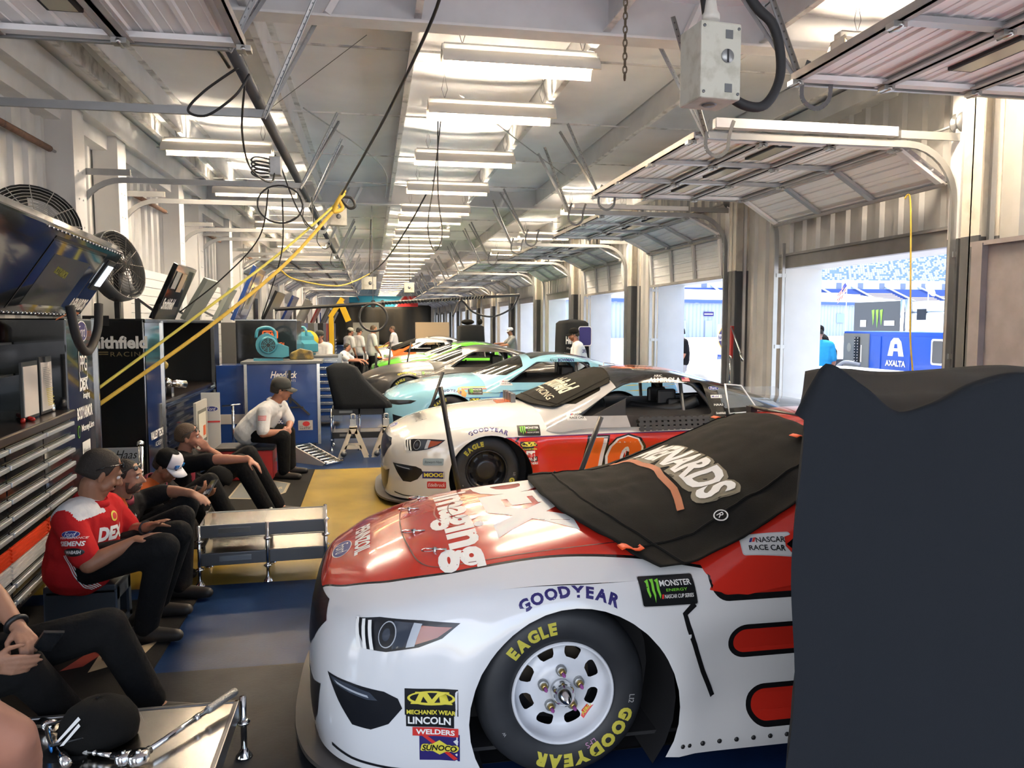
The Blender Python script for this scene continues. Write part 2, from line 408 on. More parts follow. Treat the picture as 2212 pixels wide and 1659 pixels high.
# ================================================================ fluorescent lights
LHOOD = mat('lamp housing', (.55, .54, .51), .5); LREF = mat('glow tinted lamp reflector', (.8, .64, .40), .45)  # warm tube glow on the reflector is put into its colour
TUBEM = mat('warm fluorescent tube', (1, .9, .75), .5, emit=(1, .85, .66), es=TUBE)
def lamp(L=1.36):
    t = thing('ceiling_light', 'x', 'ceiling light')
    mb = MB(); mb.box(-L / 2, L / 2, -.045, .045, .075, .13); mb.box(-L / 2 + .02, L / 2 - .02, -.035, .035, .13, .145); mb.build('housing', LHOOD, t, bev=.004)
    mb = MB()
    for s in (-1, 1):
        pr = [(s * .074, .081), (s * .11, .06), (s * .15, .01), (s * .165, -.045)]  # gap beside the housing is added so tube light reaches the ceiling
        mb.grid([[(x, a, b) for a, b in pr] for x in (-L / 2, -L / 4, 0, L / 4, L / 2)], 0, True)
        mb.grid([[(x, a - s * .004, b - .004) for a, b in pr] for x in (-L / 2, L / 2)], 1, True)
    for x in (-L / 2 + .01, L / 2 - .01): mb.box(x - .006, x + .006, -.1, .1, .02, .085, 0)
    mb.build('reflector', [LHOOD, LREF], t, recalc=False)
    for y in (-.045, .045): MB().tube([(-L / 2 + .06, y, .022), (L / 2 - .06, y, .022)], .019, 8).build('tube', TUBEM, t)
    for x in (-L / 2 + .18, L / 2 - .12): MB().tube([(x, 0, .145), (x - .03, 0, .24), (x, 0, .40), (x + .03, 0, .24), (x, 0, .145)], .003, 4, cap=False).build('hanging_wire', DSTEEL, t)
    return t
LY = [6.72, 8.33, 10.7, 13.06, 15.5, 17.0, 19.5, 21.7, 24.2, 26.1, 28.6]
while LY[-1] < 64: LY.append(LY[-1] + 2.33)
lp0 = lamp(); first = True
ORD = ['first', 'second', 'third', 'fourth', 'fifth', 'sixth', 'seventh', 'eighth', 'ninth', 'tenth', 'eleventh', 'twelfth']
def nth(i): return ORD[i] if i < 12 else '%dth' % (i + 1) if (i + 1) % 10 not in (1, 2, 3) or 10 < (i + 1) % 100 < 14 else '%d%s' % (i + 1, {1: 'st', 2: 'nd', 3: 'rd'}[(i + 1) % 10])
for i, y in enumerate(LY):
    o = lp0 if i == 0 else dup(lp0)
    o.location = (1.3, y, 4.06); o['group'] = 'strip lights along the ridge'
    o['label'] = 'warm fluorescent strip light under the ridge, %s of the long middle row from the front' % nth(i)
for i, y in enumerate([10.75, 14.0, 18.8, 23.0, 27.6, 32, 36.6, 41.3, 46]):
    dup(lp0, (-1.92, y, 4.08), None, 'warm strip light over the toolboxes, %s of the row on the toolbox side' % nth(i), 'strip lights over the toolboxes')
for i, y in enumerate([5.9, 15.1, 19.7, 24.4, 33.7, 43]):
    dup(lp0, (4.46, y, 4.07), None, 'strip light above the raised garage doors, %s of the row on the doorway side' % nth(i), 'strip lights above the raised doors')
# ================================================================ raised sectional doors, tracks and hangers
PANEL = mat('ribbed door panel', (.86, .855, .84), .4, .0, var=.06, vs=2)
PRAIL = mat('door rail', (.42, .40, .38), .5, .2, var=.15); STILE = mat('door stile', (.46, .47, .48), .4, .6)
HINGE = mat('hinge zinc', (.5, .5, .48), .35, .9)
TRK = mat('door track', (.40, .41, .415), .38, .7, var=.12, vs=4)
RUST = mat('rusty shaft', (.16, .08, .05), .7, dirt=(.09, .05, .035), vs=14)
ZT, RA, DW, LP = 3.46, .5, .17, 2.62      # track height, bend, distance of track from wall, run of track
def path(s):
    lv = ZT - RA; la = RA * PI / 2
    if s < lv: return (DW, s), (1, 0)
    if s < lv + la: a = (s - lv) / RA; return (DW + RA - RA * math.cos(a), lv + RA * math.sin(a)), (math.cos(a), -math.sin(a))
    return (DW + RA + s - lv - la, ZT), (0, -1)
def sweep(mb, s0, s1, y, yw, hw, W, mi=0):
    lv = ZT - RA; la = RA * PI / 2
    ss = sorted({s0, s1} | {lv + la * i / 8 for i in range(9) if s0 < lv + la * i / 8 < s1}); rows = []
    for s in ss:
        (d, z), (nx, nz) = path(s)
        rows.append([W(d + nx * a, b, z + nz * a) for a, b in ((-hw, y), (hw, y), (hw, y + yw), (-hw, y + yw), (-hw, y))])
    mb.grid(rows, mi, False)
def overhead(n, y0, y1, xw, sg, sb=None, det=True):
    W = lambda d, y, z: (xw - sg * d, y, z)
    t = bpy.data.objects.new('door_%d' % n, None); col.objects.link(t); struct(t); t.location = W(0, y0, 0)
    lt = ZT - RA + RA * PI / 2 + 2.12
    if sb is not None:
        for k in range(4):
            (d0, z0), _ = path(sb + .668 * k + .004); (d1, z1), _ = path(sb + .668 * (k + 1) - .004)
            ln = math.hypot(d1 - d0, z1 - z0); c, s = (d1 - d0) / ln, (z1 - z0) / ln; nx, nz = s, -c     # inner face normal
            def Q(a, y, h): return W(d0 + c * a + nx * h, y, z0 + s * a + nz * h)
            pr = [(0, -.02)]
            for g in range(4):
                b = ln * g / 4; e = ln / 4
                pr += [(b + e * .1, -.02), (b + e * .16, -.008), (b + e * .30, -.008), (b + e * .36, -.02), (b + e * .66, -.02), (b + e * .69, -.016), (b + e * .72, -.02)]
            pr.append((ln, -.02)); mb = MB()
            mb.grid([[Q(a, y, h) for a, h in pr] for y in (y0, y1)], 0, False)
            mb.grid([[Q(a, y, -.03) for a in (0, ln)] for y in (y0, y1)], 0, False)
            for a0, a1, h0, h1 in ((0, .012, -.03, .03), (ln - .012, ln, -.03, .03), (0, .05, .02, .03), (ln - .05, ln, .02, .03)):
                vs = [Q(a, y, h) for a in (a0, a1) for y in (y0, y1) for h in (h0, h1)]
                mb.add(vs, [(0, 1, 3, 2), (4, 6, 7, 5), (0, 4, 5, 1), (2, 3, 7, 6), (0, 2, 6, 4), (1, 5, 7, 3)], 1)
            pn = mb.build('panel', [PANEL, PRAIL], t, True)
            wd = y1 - y0
            for f in (.02, .34, .66, .98):
                y = y0 + wd * f; mb = MB()
                p, q = Q(.01, y, .012), Q(ln - .01, y, .012); mb.bar(p, q, .075, .032, up=W(0, 0, 0) and (sg * -nx, 0, nz)); mb.build('stile', STILE if 0 < f < .9 and f > .1 else IRON, pn, True)
                if det:
                    p = Vector(Q(ln, y, .045)); mb = MB(); mb.box(p.x - .04, p.x + .04, p.y - .035, p.y + .035, p.z - .018, p.z + .012); mb.tube([p - Vector((0, .05, .01)), p + Vector((0, .05, -.01))], .014, 6); mb.build('hinge', HINGE, pn, True)
            if k == 2 and det:
                wo = .5 if sg > 0 else .72
                for f in (.18, .5, .80):
                    mb = MB(); mi = MB(); yc = y0 + wd * f
                    vs = [Q(ln * wo + a, yc + b, h) for a in (-.09, .09) for b in (-.29, .29) for h in (-.035, .002)]
                    mb.add(vs, [(0, 1, 3, 2), (4, 6, 7, 5), (0, 4, 5, 1), (2, 3, 7, 6), (0, 2, 6, 4), (1, 5, 7, 3)])
                    wf = mb.build('window_rim', RUBBER, pn, True, bev=.006)
                    vs = [Q(ln * wo + a, yc + b, .004) for a, b in ((-.07, -.27), (.07, -.27), (.07, .27), (-.07, .27))]
                    mi.add(vs, [(0, 1, 2, 3)]).build('window_pane', mat('yellowed pane', (.42, .4, .3), .15), wf, True)
    for y in (y0 - .05, y1 + .02):
        mb = MB(); sweep(mb, 0.02, ZT - RA + RA * PI / 2 + LP - DW - RA + .02, y, .03, .03, W)
        if det: mb.bar(W(DW - .1, y, 2.9), W(DW - .1, y, .0), .04, .03); mb.box(*sorted((W(DW - .15, 0, 0)[0], W(DW, 0, 0)[0])), y - .01, y + .04, 2.45, 2.5); mb.box(*sorted((W(DW - .15, 0, 0)[0], W(DW, 0, 0)[0])), y - .01, y + .04, 1.5, 1.55)
        mb.box(*sorted((W(.02, 0, 0)[0], W(.75, 0, 0)[0])), y, y + .03, ZT + .05, ZT + .12)
        mb.build('track', TRK, t, True)
        hx = LP; top = LP + .45
        for dy in ((-.1, .3) if y > y0 else (-.3, .1)):
            mb = MB(); a, b = Vector(W(hx, y, ZT - .03)), Vector(W(top, y + dy, 4.3))
            mb.bar(a, b, .04, .006); mb.bar(a + Vector((0, .018, 0)), b + Vector((0, .018, 0)), .006, .035)
            if det:
                for i in range(1, 19): c = a.lerp(b, i / 19); mb.bar(c - Vector((0, .0, .0)), c + (b - a).normalized() * .012, .014, .0075, 1)
            mb.build('hanger', [TRK, DSTEEL], t, True)
        mb = MB(); ps = spl([W(hx - .02, y - .03, ZT + .12), W(hx + .02, y - .03, ZT), W(hx + .02, y - .03, ZT - .13), W(hx - .08, y - .03, ZT - .19), W(hx - .17, y - .03, ZT - .13), W(hx - .19, y - .03, ZT), W(hx - .23, y - .03, ZT + .12)], 4)
        for a, b in zip(ps, ps[1:]): mb.bar(a, b, .03, .006, up=(0, 1, .01))
        if det and sg > 0: mb.build('bumper_spring', DSTEEL, t, True)
    xs = W(.1, 0, 0)[0]; mb = MB(); mb.tube([(xs, y0 - .15, 3.68), (xs, y1 + .25, 3.68)], .016, 8); mb.build('shaft', STEEL, t, True)
    mb = MB(); mb.tube([(xs, lerp(y0, y1, .3), 3.68), (xs, lerp(y0, y1, .85), 3.68)], .034 if sg < 0 else .03, 10); mb.build('torsion_spring', RUST if sg < 0 else DSTEEL, t, True)
    for y in (y0 - .02, y1 + .08):
        mb = MB(); mb.lathe([(.02, -.05), (.09, -.05), (.1, -.045), (.1, -.035), (.065, -.03), (.065, .03), (.1, .035), (.1, .045), (.02, .05)], 20, Matrix.Translation((xs, y, 3.68)) @ Matrix.Rotation(PI / 2, 4, 'X'))
        mb.box(*sorted((W(0, 0, 0)[0], W(.14, 0, 0)[0])), y + .06, y + .07, 3.58, 3.78); mb.build('cable_drum', DSTEEL, t, True)
    return t
A_, B_ = 3.13, 2.52
mode = {-1: A_, 0: A_, 1: A_, 2: B_, 3: B_}
for k in range(-1, 13):
    y0 = 6.42 + BAY * k; overhead(1 + k if k >= 0 else 20, y0, y0 + 3.1, 5.5, 1, {0: A_, -1: A_}.get(k, B_ if k in (1, 2) else A_) if k != 0 else A_, det=k < 3)
mb = MB(); mb.box(2.95, 4.7, 6.34, 6.42, 3.52, 3.6); struct(mb.build('trim_track_cover', IRON))
mb = MB(); mb.box(2.95, 4.7, 11.01, 11.09, 3.52, 3.58); struct(mb.build('trim_track_cover', IRON))
for k in range(-1, 9):
    y0 = 6.42 + BAY * k; overhead(40 + k, y0, y0 + 3.1, -3.42, -1, A_ if k in (-1, 3, 4, 5, 7) else None, det=k < 2)
# dark conduit pipe under the left hangers, with looped cables
PIPE = mat('dark conduit', (.07, .075, .085), .5, .3)
tag(MB().tube([(-.86, -2, 3.6), (-.86, 60, 3.6)], .045, 12).build('conduit_pipe', PIPE), 'long dark conduit pipe running under the roof on the toolbox side', 'pipe')
CABLE = mat('black cable', (.015, .015, .016), .5)
def cable(name, pts, r, label, m=None, n=8, cat='cable', grp=None, seg=8): return tag(MB().tube(spl(pts, seg), r, n).build(name, m or CABLE), label, cat, grp)
cable('power_cable', [(-1.05, 2.5, 3.75), (-1.1, 3.6, 3.70), (-1.1, 4.4, 3.68), (-1.02, 5.2, 3.68), (-.98, 5.6, 3.66), (-.95, 5.8, 3.62)], .012, 'pair of black cables draped beside the raised door above the toolboxes')
cable('cable_loop', [(-.86, 5.6, 3.56), (-1.1, 5.7, 3.42), (-1.22, 5.75, 3.3), (-1.1, 5.75, 3.27), (-.9, 5.7, 3.4), (-.8, 5.7, 3.55)], .009, 'black cable loop tied to the dark conduit next to the raised door')
cable('cable_drop', [(-.86, 5.9, 3.56), (-.95, 6.3, 3.3), (-.95, 6.7, 3.1), (-.82, 7.0, 3.05), (-.8, 7.1, 3.3)], .008, 'thin cable sagging to the outlet box under the conduit')
t = thing('outlet_box', 'small steel outlet box with plugged cables under the dark conduit', 'outlet box', (-.8, 7.1, 3.2))
MB().box(-.05, .05, -.05, .05, -.08, .08).build('box', STEEL, t, bev=.006)
for a in range(4): MB().tube(spl([(-.04, -.05, .05 - a * .035), (-.15, -.08, .06 - a * .035), (-.19, -.08, .03 - a * .035), (-.14, -.06, 0 - a * .035), (-.05, -.05, -.01 - a * .03)], 4), .008, 6).build('plug_lead', CABLE, t)
cable('cable_coil', spl([(-.8 + .2 * math.cos(a * .7), 7.4, 2.92 + .17 * math.sin(a * .7)) for a in range(18)], 3), .008, 'looped coil of thin black cable under the outlet box', seg=1)
cable('cable_drop', [(-.9, 7.4, 3.05), (-1.1, 8.2, 2.7), (-1.5, 8.4, 2.3), (-1.95, 8.5, 1.95)], .007, 'thin black cable dropping from the coil to the toolbox with the tilted screen')
cable('cable_drop', [(-.8, 7.6, 3.0), (-.9, 8.4, 2.6), (-1.15, 9.4, 2.2), (-1.35, 10.1, 1.9)], .007, 'thin black cable hanging plumb from the outlet coil towards the blue cart')
cable('cable_drop', [(-.8, 7.4, 3.3), (-.72, 8.2, 3.0), (-.62, 8.9, 2.9), (-.66, 9.4, 3.3)], .008, 'black cable swag between the conduit and the next door track')
for i, y in enumerate((11.2, 14.1, 18.8)):
    cable('cable_loop', [(-.86, y, 3.56), (-.92, y + .1, 3.3), (-.8, y + .3, 3.18), (-.7, y + .4, 3.3), (-.8, y + .5, 3.56)], .008, 'small black cable loop under the conduit, %s one beyond the outlet coil' % nth(i))
# hanging receptacle boxes on cords
BOXM = mat('painted receptacle box', (.5, .49, .42), .5, dirt=(.4, .38, .31), vs=14)
def hbox(c, s, rz, label, top):
    t = thing('hanging_outlet_box', label, 'outlet box', c, rz)
    MB().box(-s / 2, s / 2, -s / 3, s / 3, -s / 2, s / 2).build('box', BOXM, t, bev=s * .03)
    MB().lathe([(s * .14, 0), (s * .14, s * .03), (.001, s * .03)], 16, Matrix.Translation((0, -s / 3, 0)) @ Matrix.Rotation(PI / 2, 4, 'X')).build('socket', DSTEEL, t)
    MB().tube(spl([(0, 0, s / 2), (.02, .03, s), (top[0], top[1], top[2])], 6), .01, 6).build('cord', CABLE, t)
    return t
hbox((-.37, 9.3, 3.07), .2, .3, 'beige outlet box hanging by the knotted yellow straps', (.05, .1, .25))
hbox((-.03, 18.5, 2.78), .3, .3, 'beige outlet box hanging beyond the yellow straps over the aisle', (.1, .1, 1.5))
hbox((1.0, 20.5, 2.78), .26, 0, 'grey outlet box hanging straight below the far strip lights', (0, 0, 1.76))
YST = mat('yellow strap', (.62, .42, .06), .7, var=.15, vs=20); YST2 = mat('lime yellow cord', (.58, .52, .1), .7)
cable('drop_cord', [(.52, 5.35, 4.2), (.46, 5.6, 3.98), (.15, 6.9, 3.62), (-.31, 9.05, 3.28), (-.31, 9.1, 3.25)], .013, 'black cord dropping across the roof to the knotted yellow straps')
cable('drop_cord', [(-.31, 9.1, 3.25), (-.23, 9.1, 3.15), (-.16, 9.1, 3.17), (-.2, 9.1, 3.26), (-.31, 9.1, 3.27)], .016, 'short loop of thick black cord sticking out of the yellow knot')
mb = MB(); mb.tube(spl([(-.27, 9.05, 3.34), (-.33, 9.1, 3.25), (-.3, 9.1, 3.14), (-.4, 9.05, 3.1), (-.34, 9.0, 3.22), (-.28, 9.05, 3.3)], 5), .022, 8); tag(mb.build('strap_knot', YST), 'knot of yellow strap tied round the black drop cord', 'knot')
cable('tie_strap', [(-.33, 9.1, 3.23), (-.9, 8.6, 2.62), (-1.6, 7.9, 1.95), (-2.38, 7.2, 1.24)], .014, 'thin lime yellow cord stretched from the knot to the near black toolbox', YST2)
cable('tie_strap', [(-.36, 9.1, 3.16), (-.88, 8.6, 2.48), (-1.55, 7.9, 1.8), (-2.38, 7.2, 1.1)], .019, 'thick orange yellow strap stretched from the knot to the near black toolbox', YST)
cable('tie_strap', [(-1.55, 14.1, 2.78), (-1.3, 14.4, 2.62), (-.6, 16, 2.6), (0, 18.4, 3.0)], .014, 'yellow strap sagging from the blue screen cabinet to the far outlet box', YST)
cable('drop_cord', [(1.05, 13, 4.2), (.75, 14.5, 3.7), (.35, 16.5, 3.2), (0, 18.4, 3.0)], .014, 'second black drop cord sloping to the far outlet box', None)
cable('drop_cord', [(.9, 9.5, 4.57), (.8, 9.8, 3.6), (.72, 9.8, 3.05), (.8, 9.8, 2.75), (.9, 9.8, 2.95), (.85, 9.8, 3.5), (.86, 9.8, 4.57)], .008, 'thin black cable hanging in a long narrow loop below the middle strip lights')
cable('roof_wire', [(.0, 6.5, 4.15), (-1.0, 8.2, 3.95)], .003, 'thin wire slanting under the roof panel beside the black drop cord', DSTEEL)
cable('brace_rod', [(.95, 8.2, 4.215), (1.9, 10, 4.205), (3.1, 12.2, 4.2)], .007, 'thin diagonal brace rod under the roof beside the doorway lights', STEEL)
cable('brace_rod', [(-.7, 9.0, 4.215), (.2, 12, 4.205), (.3, 14.9, 4.2)], .008, 'thin diagonal brace rod under the roof beyond the black drop cord', STEEL)
# spray boom hanging across the aisle with a coiled cable
t = thing('boom_arm', 'long dark boom arm with coiled cable hanging across the aisle', 'boom', (-1.0, 15, 1.9))
MB().tube([(-.78, 0, .2), (4.5, 3.2, .62)], .035, 8).build('arm', BLACK, t)
MB().tube([(1.2 + i * .035, 1.15 + i * .0212, .33 + i * .0028 + (.05 if i % 2 else -.02)) for i in range(70)], .009, 5).build('coiled_cable', CABLE, t)
MB().tube(spl([(4.5, 3.2, .6), (4.3, 3.1, .3), (3.8, 2.8, .1), (3.3, 2.5, .2), (3.0, 2.3, .45), (2.8, 2.2, .1)], 6), .022, 6).build('hose_loop', CABLE, t)
MB().tube([(1.05 + .28 * math.cos(a * PI / 12), 1.0, .06 + .28 * math.sin(a * PI / 12)) for a in range(24)], .024, 6, closed=True).build('hose_ring', CABLE, t)
MB().tube([(1.05, 1.0, .3), (1.05, 1.0, 2.4)], .006, 5).build('hanging_wire', DSTEEL, t)
MB().tube([(-.78, 0, .2), (-.78, 0, -.9)], .03, 8).build('post', DSTEEL, t)
# the large receptacle box with thick hose, hung near the camera
t = thing('hanging_receptacle', 'large beige steel receptacle box hanging near the camera beside a thick black hose', 'outlet box', (1.52, 3.35, 2.985), R(6))
mb = MB(); s = .095; mb.prism([(-.1, -.165), (.1, -.165), (.1, .165), (-.1, .165)], -s, s, Matrix.Rotation(PI / 2, 4, 'X')); mb.build('box', BOXM, t, bev=.008)
X = axes((0, -s, 0), (1, 0, 0), (0, 0, 1))
mb = MB(); mb.lathe([(.03, 0), (.03, .006), (.001, .006)], 18, X @ Matrix.Translation((.03, .02, 0))); mb.box(.026, .034, -.008, .048, .006, .008, 1, X); mb.build('cover_screw', [STEEL, BLACK], t)
for z in (.12, -.11): MB().box(.02, .055, z - .025, z + .012, 0, .003, 0, X).build('knockout', DSTEEL, t)
for x in (-.085, .085):
    for z in (-.14, .14): MB().lathe([(.007, 0), (.007, .004), (.001, .005)], 8, X @ Matrix.Translation((x, z, 0))).build('screw', DSTEEL, t)
MB().lathe([(.034, -.167), (.034, -.168), (.028, -.172), (.001, -.172)], 18).build('bottom_plug', DSTEEL, t)
MB().lathe([(.034, .165), (.034, .2), (.04, .2), (.04, .225), (.03, .24), (.022, .3), (.018, .38)], 16).build('cable_gland', mat('gland plastic', (.55, .53, .48), .4), t)
MB().tube(spl([(0, 0, .38), (.01, .0, .8), (.05, .1, 1.25)], 6), .016, 8).build('cord', CABLE, t)
cable('thick_hose', [(1.60, 3.8, 4.3), (1.60, 3.6, 3.4), (1.64, 3.5, 3.0), (1.72, 3.48, 2.88), (1.86, 3.48, 2.87), (1.95, 3.5, 3.03), (1.92, 3.52, 3.25), (1.80, 3.58, 3.45), (1.66, 3.8, 4.2)], .023, 'thick black hose looping beside the large hanging receptacle box', RUBBER, 10, 'hose')
mb = MB()
for i in range(14):
    z = 3.36 - i * .03; a = i % 2
    mb.tube([(1.17 + (0 if a else .009 * math.cos(q * PI / 5)), 3.5 + (.009 * math.cos(q * PI / 5) if a else 0), z + .019 * math.sin(q * PI / 5)) for q in range(10)], .0035, 5, closed=True)
mb.tube([(1.17, 3.5, 3.37), (1.17, 3.5, 4.2)], .006, 5)
tag(mb.build('hanging_chain', mat('rusted chain', (.12, .09, .06), .6, .6)), 'short rusty chain hanging beside the large receptacle box', 'chain')
# ================================================================ stock cars
class PM:      # polygon mesh whose faces can be cut along implicit curves
    def __init__(s): s.v, s.f, s.m = [], [], []
    def grid(s, P, mi=0):
        o = len(s.v); a, b = len(P), len(P[0]); s.v += [Vector(p) for r in P for p in r]
        for i in range(a - 1):
            for j in range(b - 1): s.f.append([o + i * b + j, o + i * b + j + 1, o + (i + 1) * b + j + 1, o + (i + 1) * b + j]); s.m.append(mi)
    def cut(s, fn, to, pred=None, only=None):
        """faces (or parts of faces) where fn <= 0 take material to; to None removes them"""
        val = {}; ec = {}; nf, nm = [], []
        def V(i):
            if i not in val: val[i] = fn(s.v[i])
            return val[i]
        for f, m in zip(s.f, s.m):
            if (only is not None and m not in only) or (pred and not pred([s.v[i] for i in f])): nf.append(f); nm.append(m); continue
            d = [V(i) for i in f]
            if all(x > 0 for x in d): nf.append(f); nm.append(m); continue
            if all(x <= 0 for x in d):
                if to is not None: nf.append(f); nm.append(to)
                continue
            ins, out = [], []
            for k in range(len(f)):
                a, b = f[k], f[(k + 1) % len(f)]; da, db = d[k], d[(k + 1) % len(f)]
                (ins if da <= 0 else out).append(a)
                if (da <= 0) != (db <= 0):
                    e = (min(a, b), max(a, b))
                    if e not in ec:
                        t = da / (da - db); p = s.v[a].lerp(s.v[b], t); ec[e] = len(s.v); s.v.append(p); val[ec[e]] = 0
                    ins.append(ec[e]); out.append(ec[e])
            if len(out) > 2: nf.append(out); nm.append(m)
            if to is not None and len(ins) > 2: nf.append(ins); nm.append(to)
        s.f, s.m = nf, nm
    def build(s, name, mats, parent, keep=None):
        fs = [(f, m) for f, m in zip(s.f, s.m) if keep is None or m in keep]
        used = sorted({i for f, _ in fs for i in f}); ix = {i: k for k, i in enumerate(used)}
        me = bpy.data.meshes.new(name); me.from_pydata([s.v[i][:] for i in used], [], [[ix[i] for i in f] for f, _ in fs])
        for m in mats: me.materials.append(m)
        me.polygons.foreach_set('material_index', [m for _, m in fs]); me.polygons.foreach_set('use_smooth', [True] * len(fs))
        b = bmesh.new(); b.from_mesh(me); bmesh.ops.remove_doubles(b, verts=b.verts, dist=.0004); bmesh.ops.recalc_face_normals(b, faces=b.faces); b.to_mesh(me); b.free()
        return link(name, me, parent)
def conv(pts):              # convex polygon (counter-clockwise) -> signed distance style function of 2 coordinates
    E = []
    for (ax, ay), (bx, by) in zip(pts, pts[1:] + pts[:1]):
        l = math.hypot(bx - ax, by - ay); E.append(((by - ay) / l, -(bx - ax) / l, ax, ay))
    return lambda x, y: max(nx * (x - px) + ny * (y - py) for nx, ny, px, py in E)
WX, WZ, RWX = 1.04, .35, 3.834
ARC = (1.075, .29, .425, .425); ARR = (3.84, .29, .44, .44)
RINGP = [(0, 0), (.004, .25), (.028, .48), (.09, .68), (.21, .83), (.40, .92), (.65, .962), (1.08, .985), (1.5, .985), (2.1, .985), (2.8, .985), (3.4, .988), (3.84, .992), (4.3, .985), (4.7, .96), (4.9, .90), (4.975, .75), (5.0, .4), (5.0, 0)]
def hc(x): return sm([0, .1, .3, .6, 1.0, 1.5, 2.2, 4.0, 4.4, 5], [.66, .705, .79, .875, .94, .985, .975, .97, .97, .935], x)
def hs(x): return sm([0, .1, .3, .7, 1.0, 1.5, 2.5, 3.2, 3.8, 4.4, 5], [.60, .63, .70, .775, .79, .785, .795, .81, .865, .885, .86], x)
def ysh(x): return sm([0, .1, .3, .6, 1.1, 4.5, 4.9, 5], [.3, .55, .77, .86, .895, .895, .82, .5], x)
def HT(x, y):
    t = min(1.15, abs(y) / ysh(x)); return hs(x) + (hc(x) - hs(x)) * (1 - t ** 2.9)
def ss(a, b, x): t = max(0, min(1, (x - a) / (b - a))); return t * t * (3 - 2 * t)
def ghz(x, y):             # greenhouse height
    a = abs(y); xb = 1.50 + .50 * (a / .8) ** 2.2
    ws = .965 + (x - xb) * .385; rf = sm([1.8, 2.35, 2.75, 3.05, 3.5, 4.0], [1.2, 1.30, 1.34, 1.34, 1.30, 1.22], x) - .038 * (a / .7) ** 2
    xr = 4.5 - .34 * (a / .8) ** 2; rw = .95 + (xr - x) * .31
    yb = sm([1.5, 2.2, 3.4, 4.5], [.90, .935, .935, .86], x); sd = .80 + (yb - a) * 2.25 * 1.0
    k = 26.; vals = (ws, rf, rw, sd); mn = min(vals)
    return mn - math.log(sum(math.exp(-k * (v - mn)) for v in vals)) / k + .012
_cb = {}
def carshell():
    if 'b' in _cb: return _cb['b'], _cb['g']
    ring = spl([(x, y, 0) for x, y in RINGP], 7); n = len(ring)
    # denser along the side
    R2 = []
    for a, b in zip(ring, ring[1:]):
        k = max(1, int((b - a).length / .045))
        for i in range(k): R2.append(a.lerp(b, i / k))
    R2.append(ring[-1]); ring = R2; n = len(ring); nrm = []
    for i in range(n):
        d = ring[min(n - 1, i + 1)] - ring[max(0, i - 1)]; nrm.append(Vector((d.y, -d.x, 0)).normalized() * -1)
    for i in (0, n - 1): nrm[i] = Vector((-1 if i == 0 else 1, 0, 0))
    prof = [(0, -.012), (.1, -.004), (.2, 0), (.3, 0), (.4, .002), (.5, .002), (.58, 0), (.66, -.004), (.74, -.011), (.81, -.022), (.87, -.036), (.92, -.052), (.965, -.072), (1, -.096)]
    pm = PM(); L = [0]
    for a, b in zip(ring, ring[1:]): L.append(L[-1] + (b - a).length)
    for sy in (-1, 1):
        side, top = [], []
        for i, (p, nn) in enumerate(zip(ring, nrm)):
            q = p + nn * -.096; q.y = max(q.y, 0); zt = HT(q.x, q.y); zb = .085 + .1 * ss(4.4, 4.9, p.x); row = []
            for v, off in prof:
                z = zb + (zt - zb) * v
                rec = .05 * ss(1.5, 1.72, p.x) * (1 - ss(3.0, 3.25, p.x)) * ss(.17, .25, z) * (1 - ss(.48, .66, z)) if p.y > .9 else 0
                fl = .018 * math.exp(-((math.hypot(p.x - ARC[0], z - ARC[1]) - .47) / .05) ** 2) + .018 * math.exp(-((math.hypot(p.x - ARR[0], z - ARR[1]) - .49) / .05) ** 2) if p.y > .9 else 0
                lip = .02 * ss(.03, 0, z - .1) if 0 else 0
                r = p + nn * (off - rec + fl + lip); row.append((r.x, sy * max(0, r.y), z))
            side.append(row)
            xf = .10 + .52 * L[i]; xe = 4.9 - .52 * (L[-1] - L[i])
            w1, w2 = ss(.5, 1.35, q.x), 1 - ss(4.3, 4.85, q.x)
            xc = lerp(xf, q.x, w1) if q.x < 2.5 else lerp(xe, q.x, w2)
            tr = []
            for j in range(21):
                t = j / 20; x, y = lerp(q.x, xc, t), lerp(q.y, 0, t); tr.append((x, sy * y, HT(x, y) if j else zt))
            top.append(tr)
        pm.grid(side); pm.grid(top)
    ys = [0, .08, .16, .24, .32, .40, .48, .54, .59, .63, .66, .685, .70, .715, .73, .745, .76, .775, .79, .805, .82, .835, .85, .865, .88, .895, .91, .925, .94, .955]
    ys = [-y for y in reversed(ys[1:])] + ys; g = PM()
    g.grid([[(1.4 + i * .03, y, ghz(1.4 + i * .03, y)) for y in ys] for i in range(int(3.3 / .03))])
    g.cut(lambda p: p.z - HT(p.x, p.y) + .02, None)
    _cb['b'], _cb['g'] = pm, g
    return pm, g
def pmcopy(a): b = PM(); b.v = [v.copy() for v in a.v]; b.f = [list(f) for f in a.f]; b.m = list(a.m); return b
def pmbvh(*ms):
    vs, fs = [], []
    for m in ms: o = len(vs); vs += m.v; fs += [[i + o for i in f] for f in m.f]
    return BVHTree.FromPolygons(vs, fs)
PAINT = lambda n, c, r=.16, cc=.6: mat('car ' + n, c, r, coat=cc)
CW, CR, CBK = PAINT('white', (.74, .74, .74)), PAINT('red', (.60, .028, .016)), PAINT('black', (.012, .012, .013), .2)
CGLASS = mat('dark windshield', (.012, .011, .009), .06, spec=.07); CCLEAR = mat('clear polycarbonate', (.6, .66, .7), .05, alpha=.28)
TYRE = mat('tyre rubber', (.022, .024, .028), .55, var=.25, vs=9); NET = mat('window net webbing', (.035, .037, .042), .75)
INT = mat('car interior', (.02, .02, .022), .6); GRILL = mat('black grille decal', (.010, .011, .014), .3)
SWIN = conv([(1.98, .885), (3.46, .875), (3.40, 1.20), (2.52, 1.21)]); QWIN = conv([(3.60, .93), (4.12, .95), (3.95, 1.03), (3.56, 1.16)])
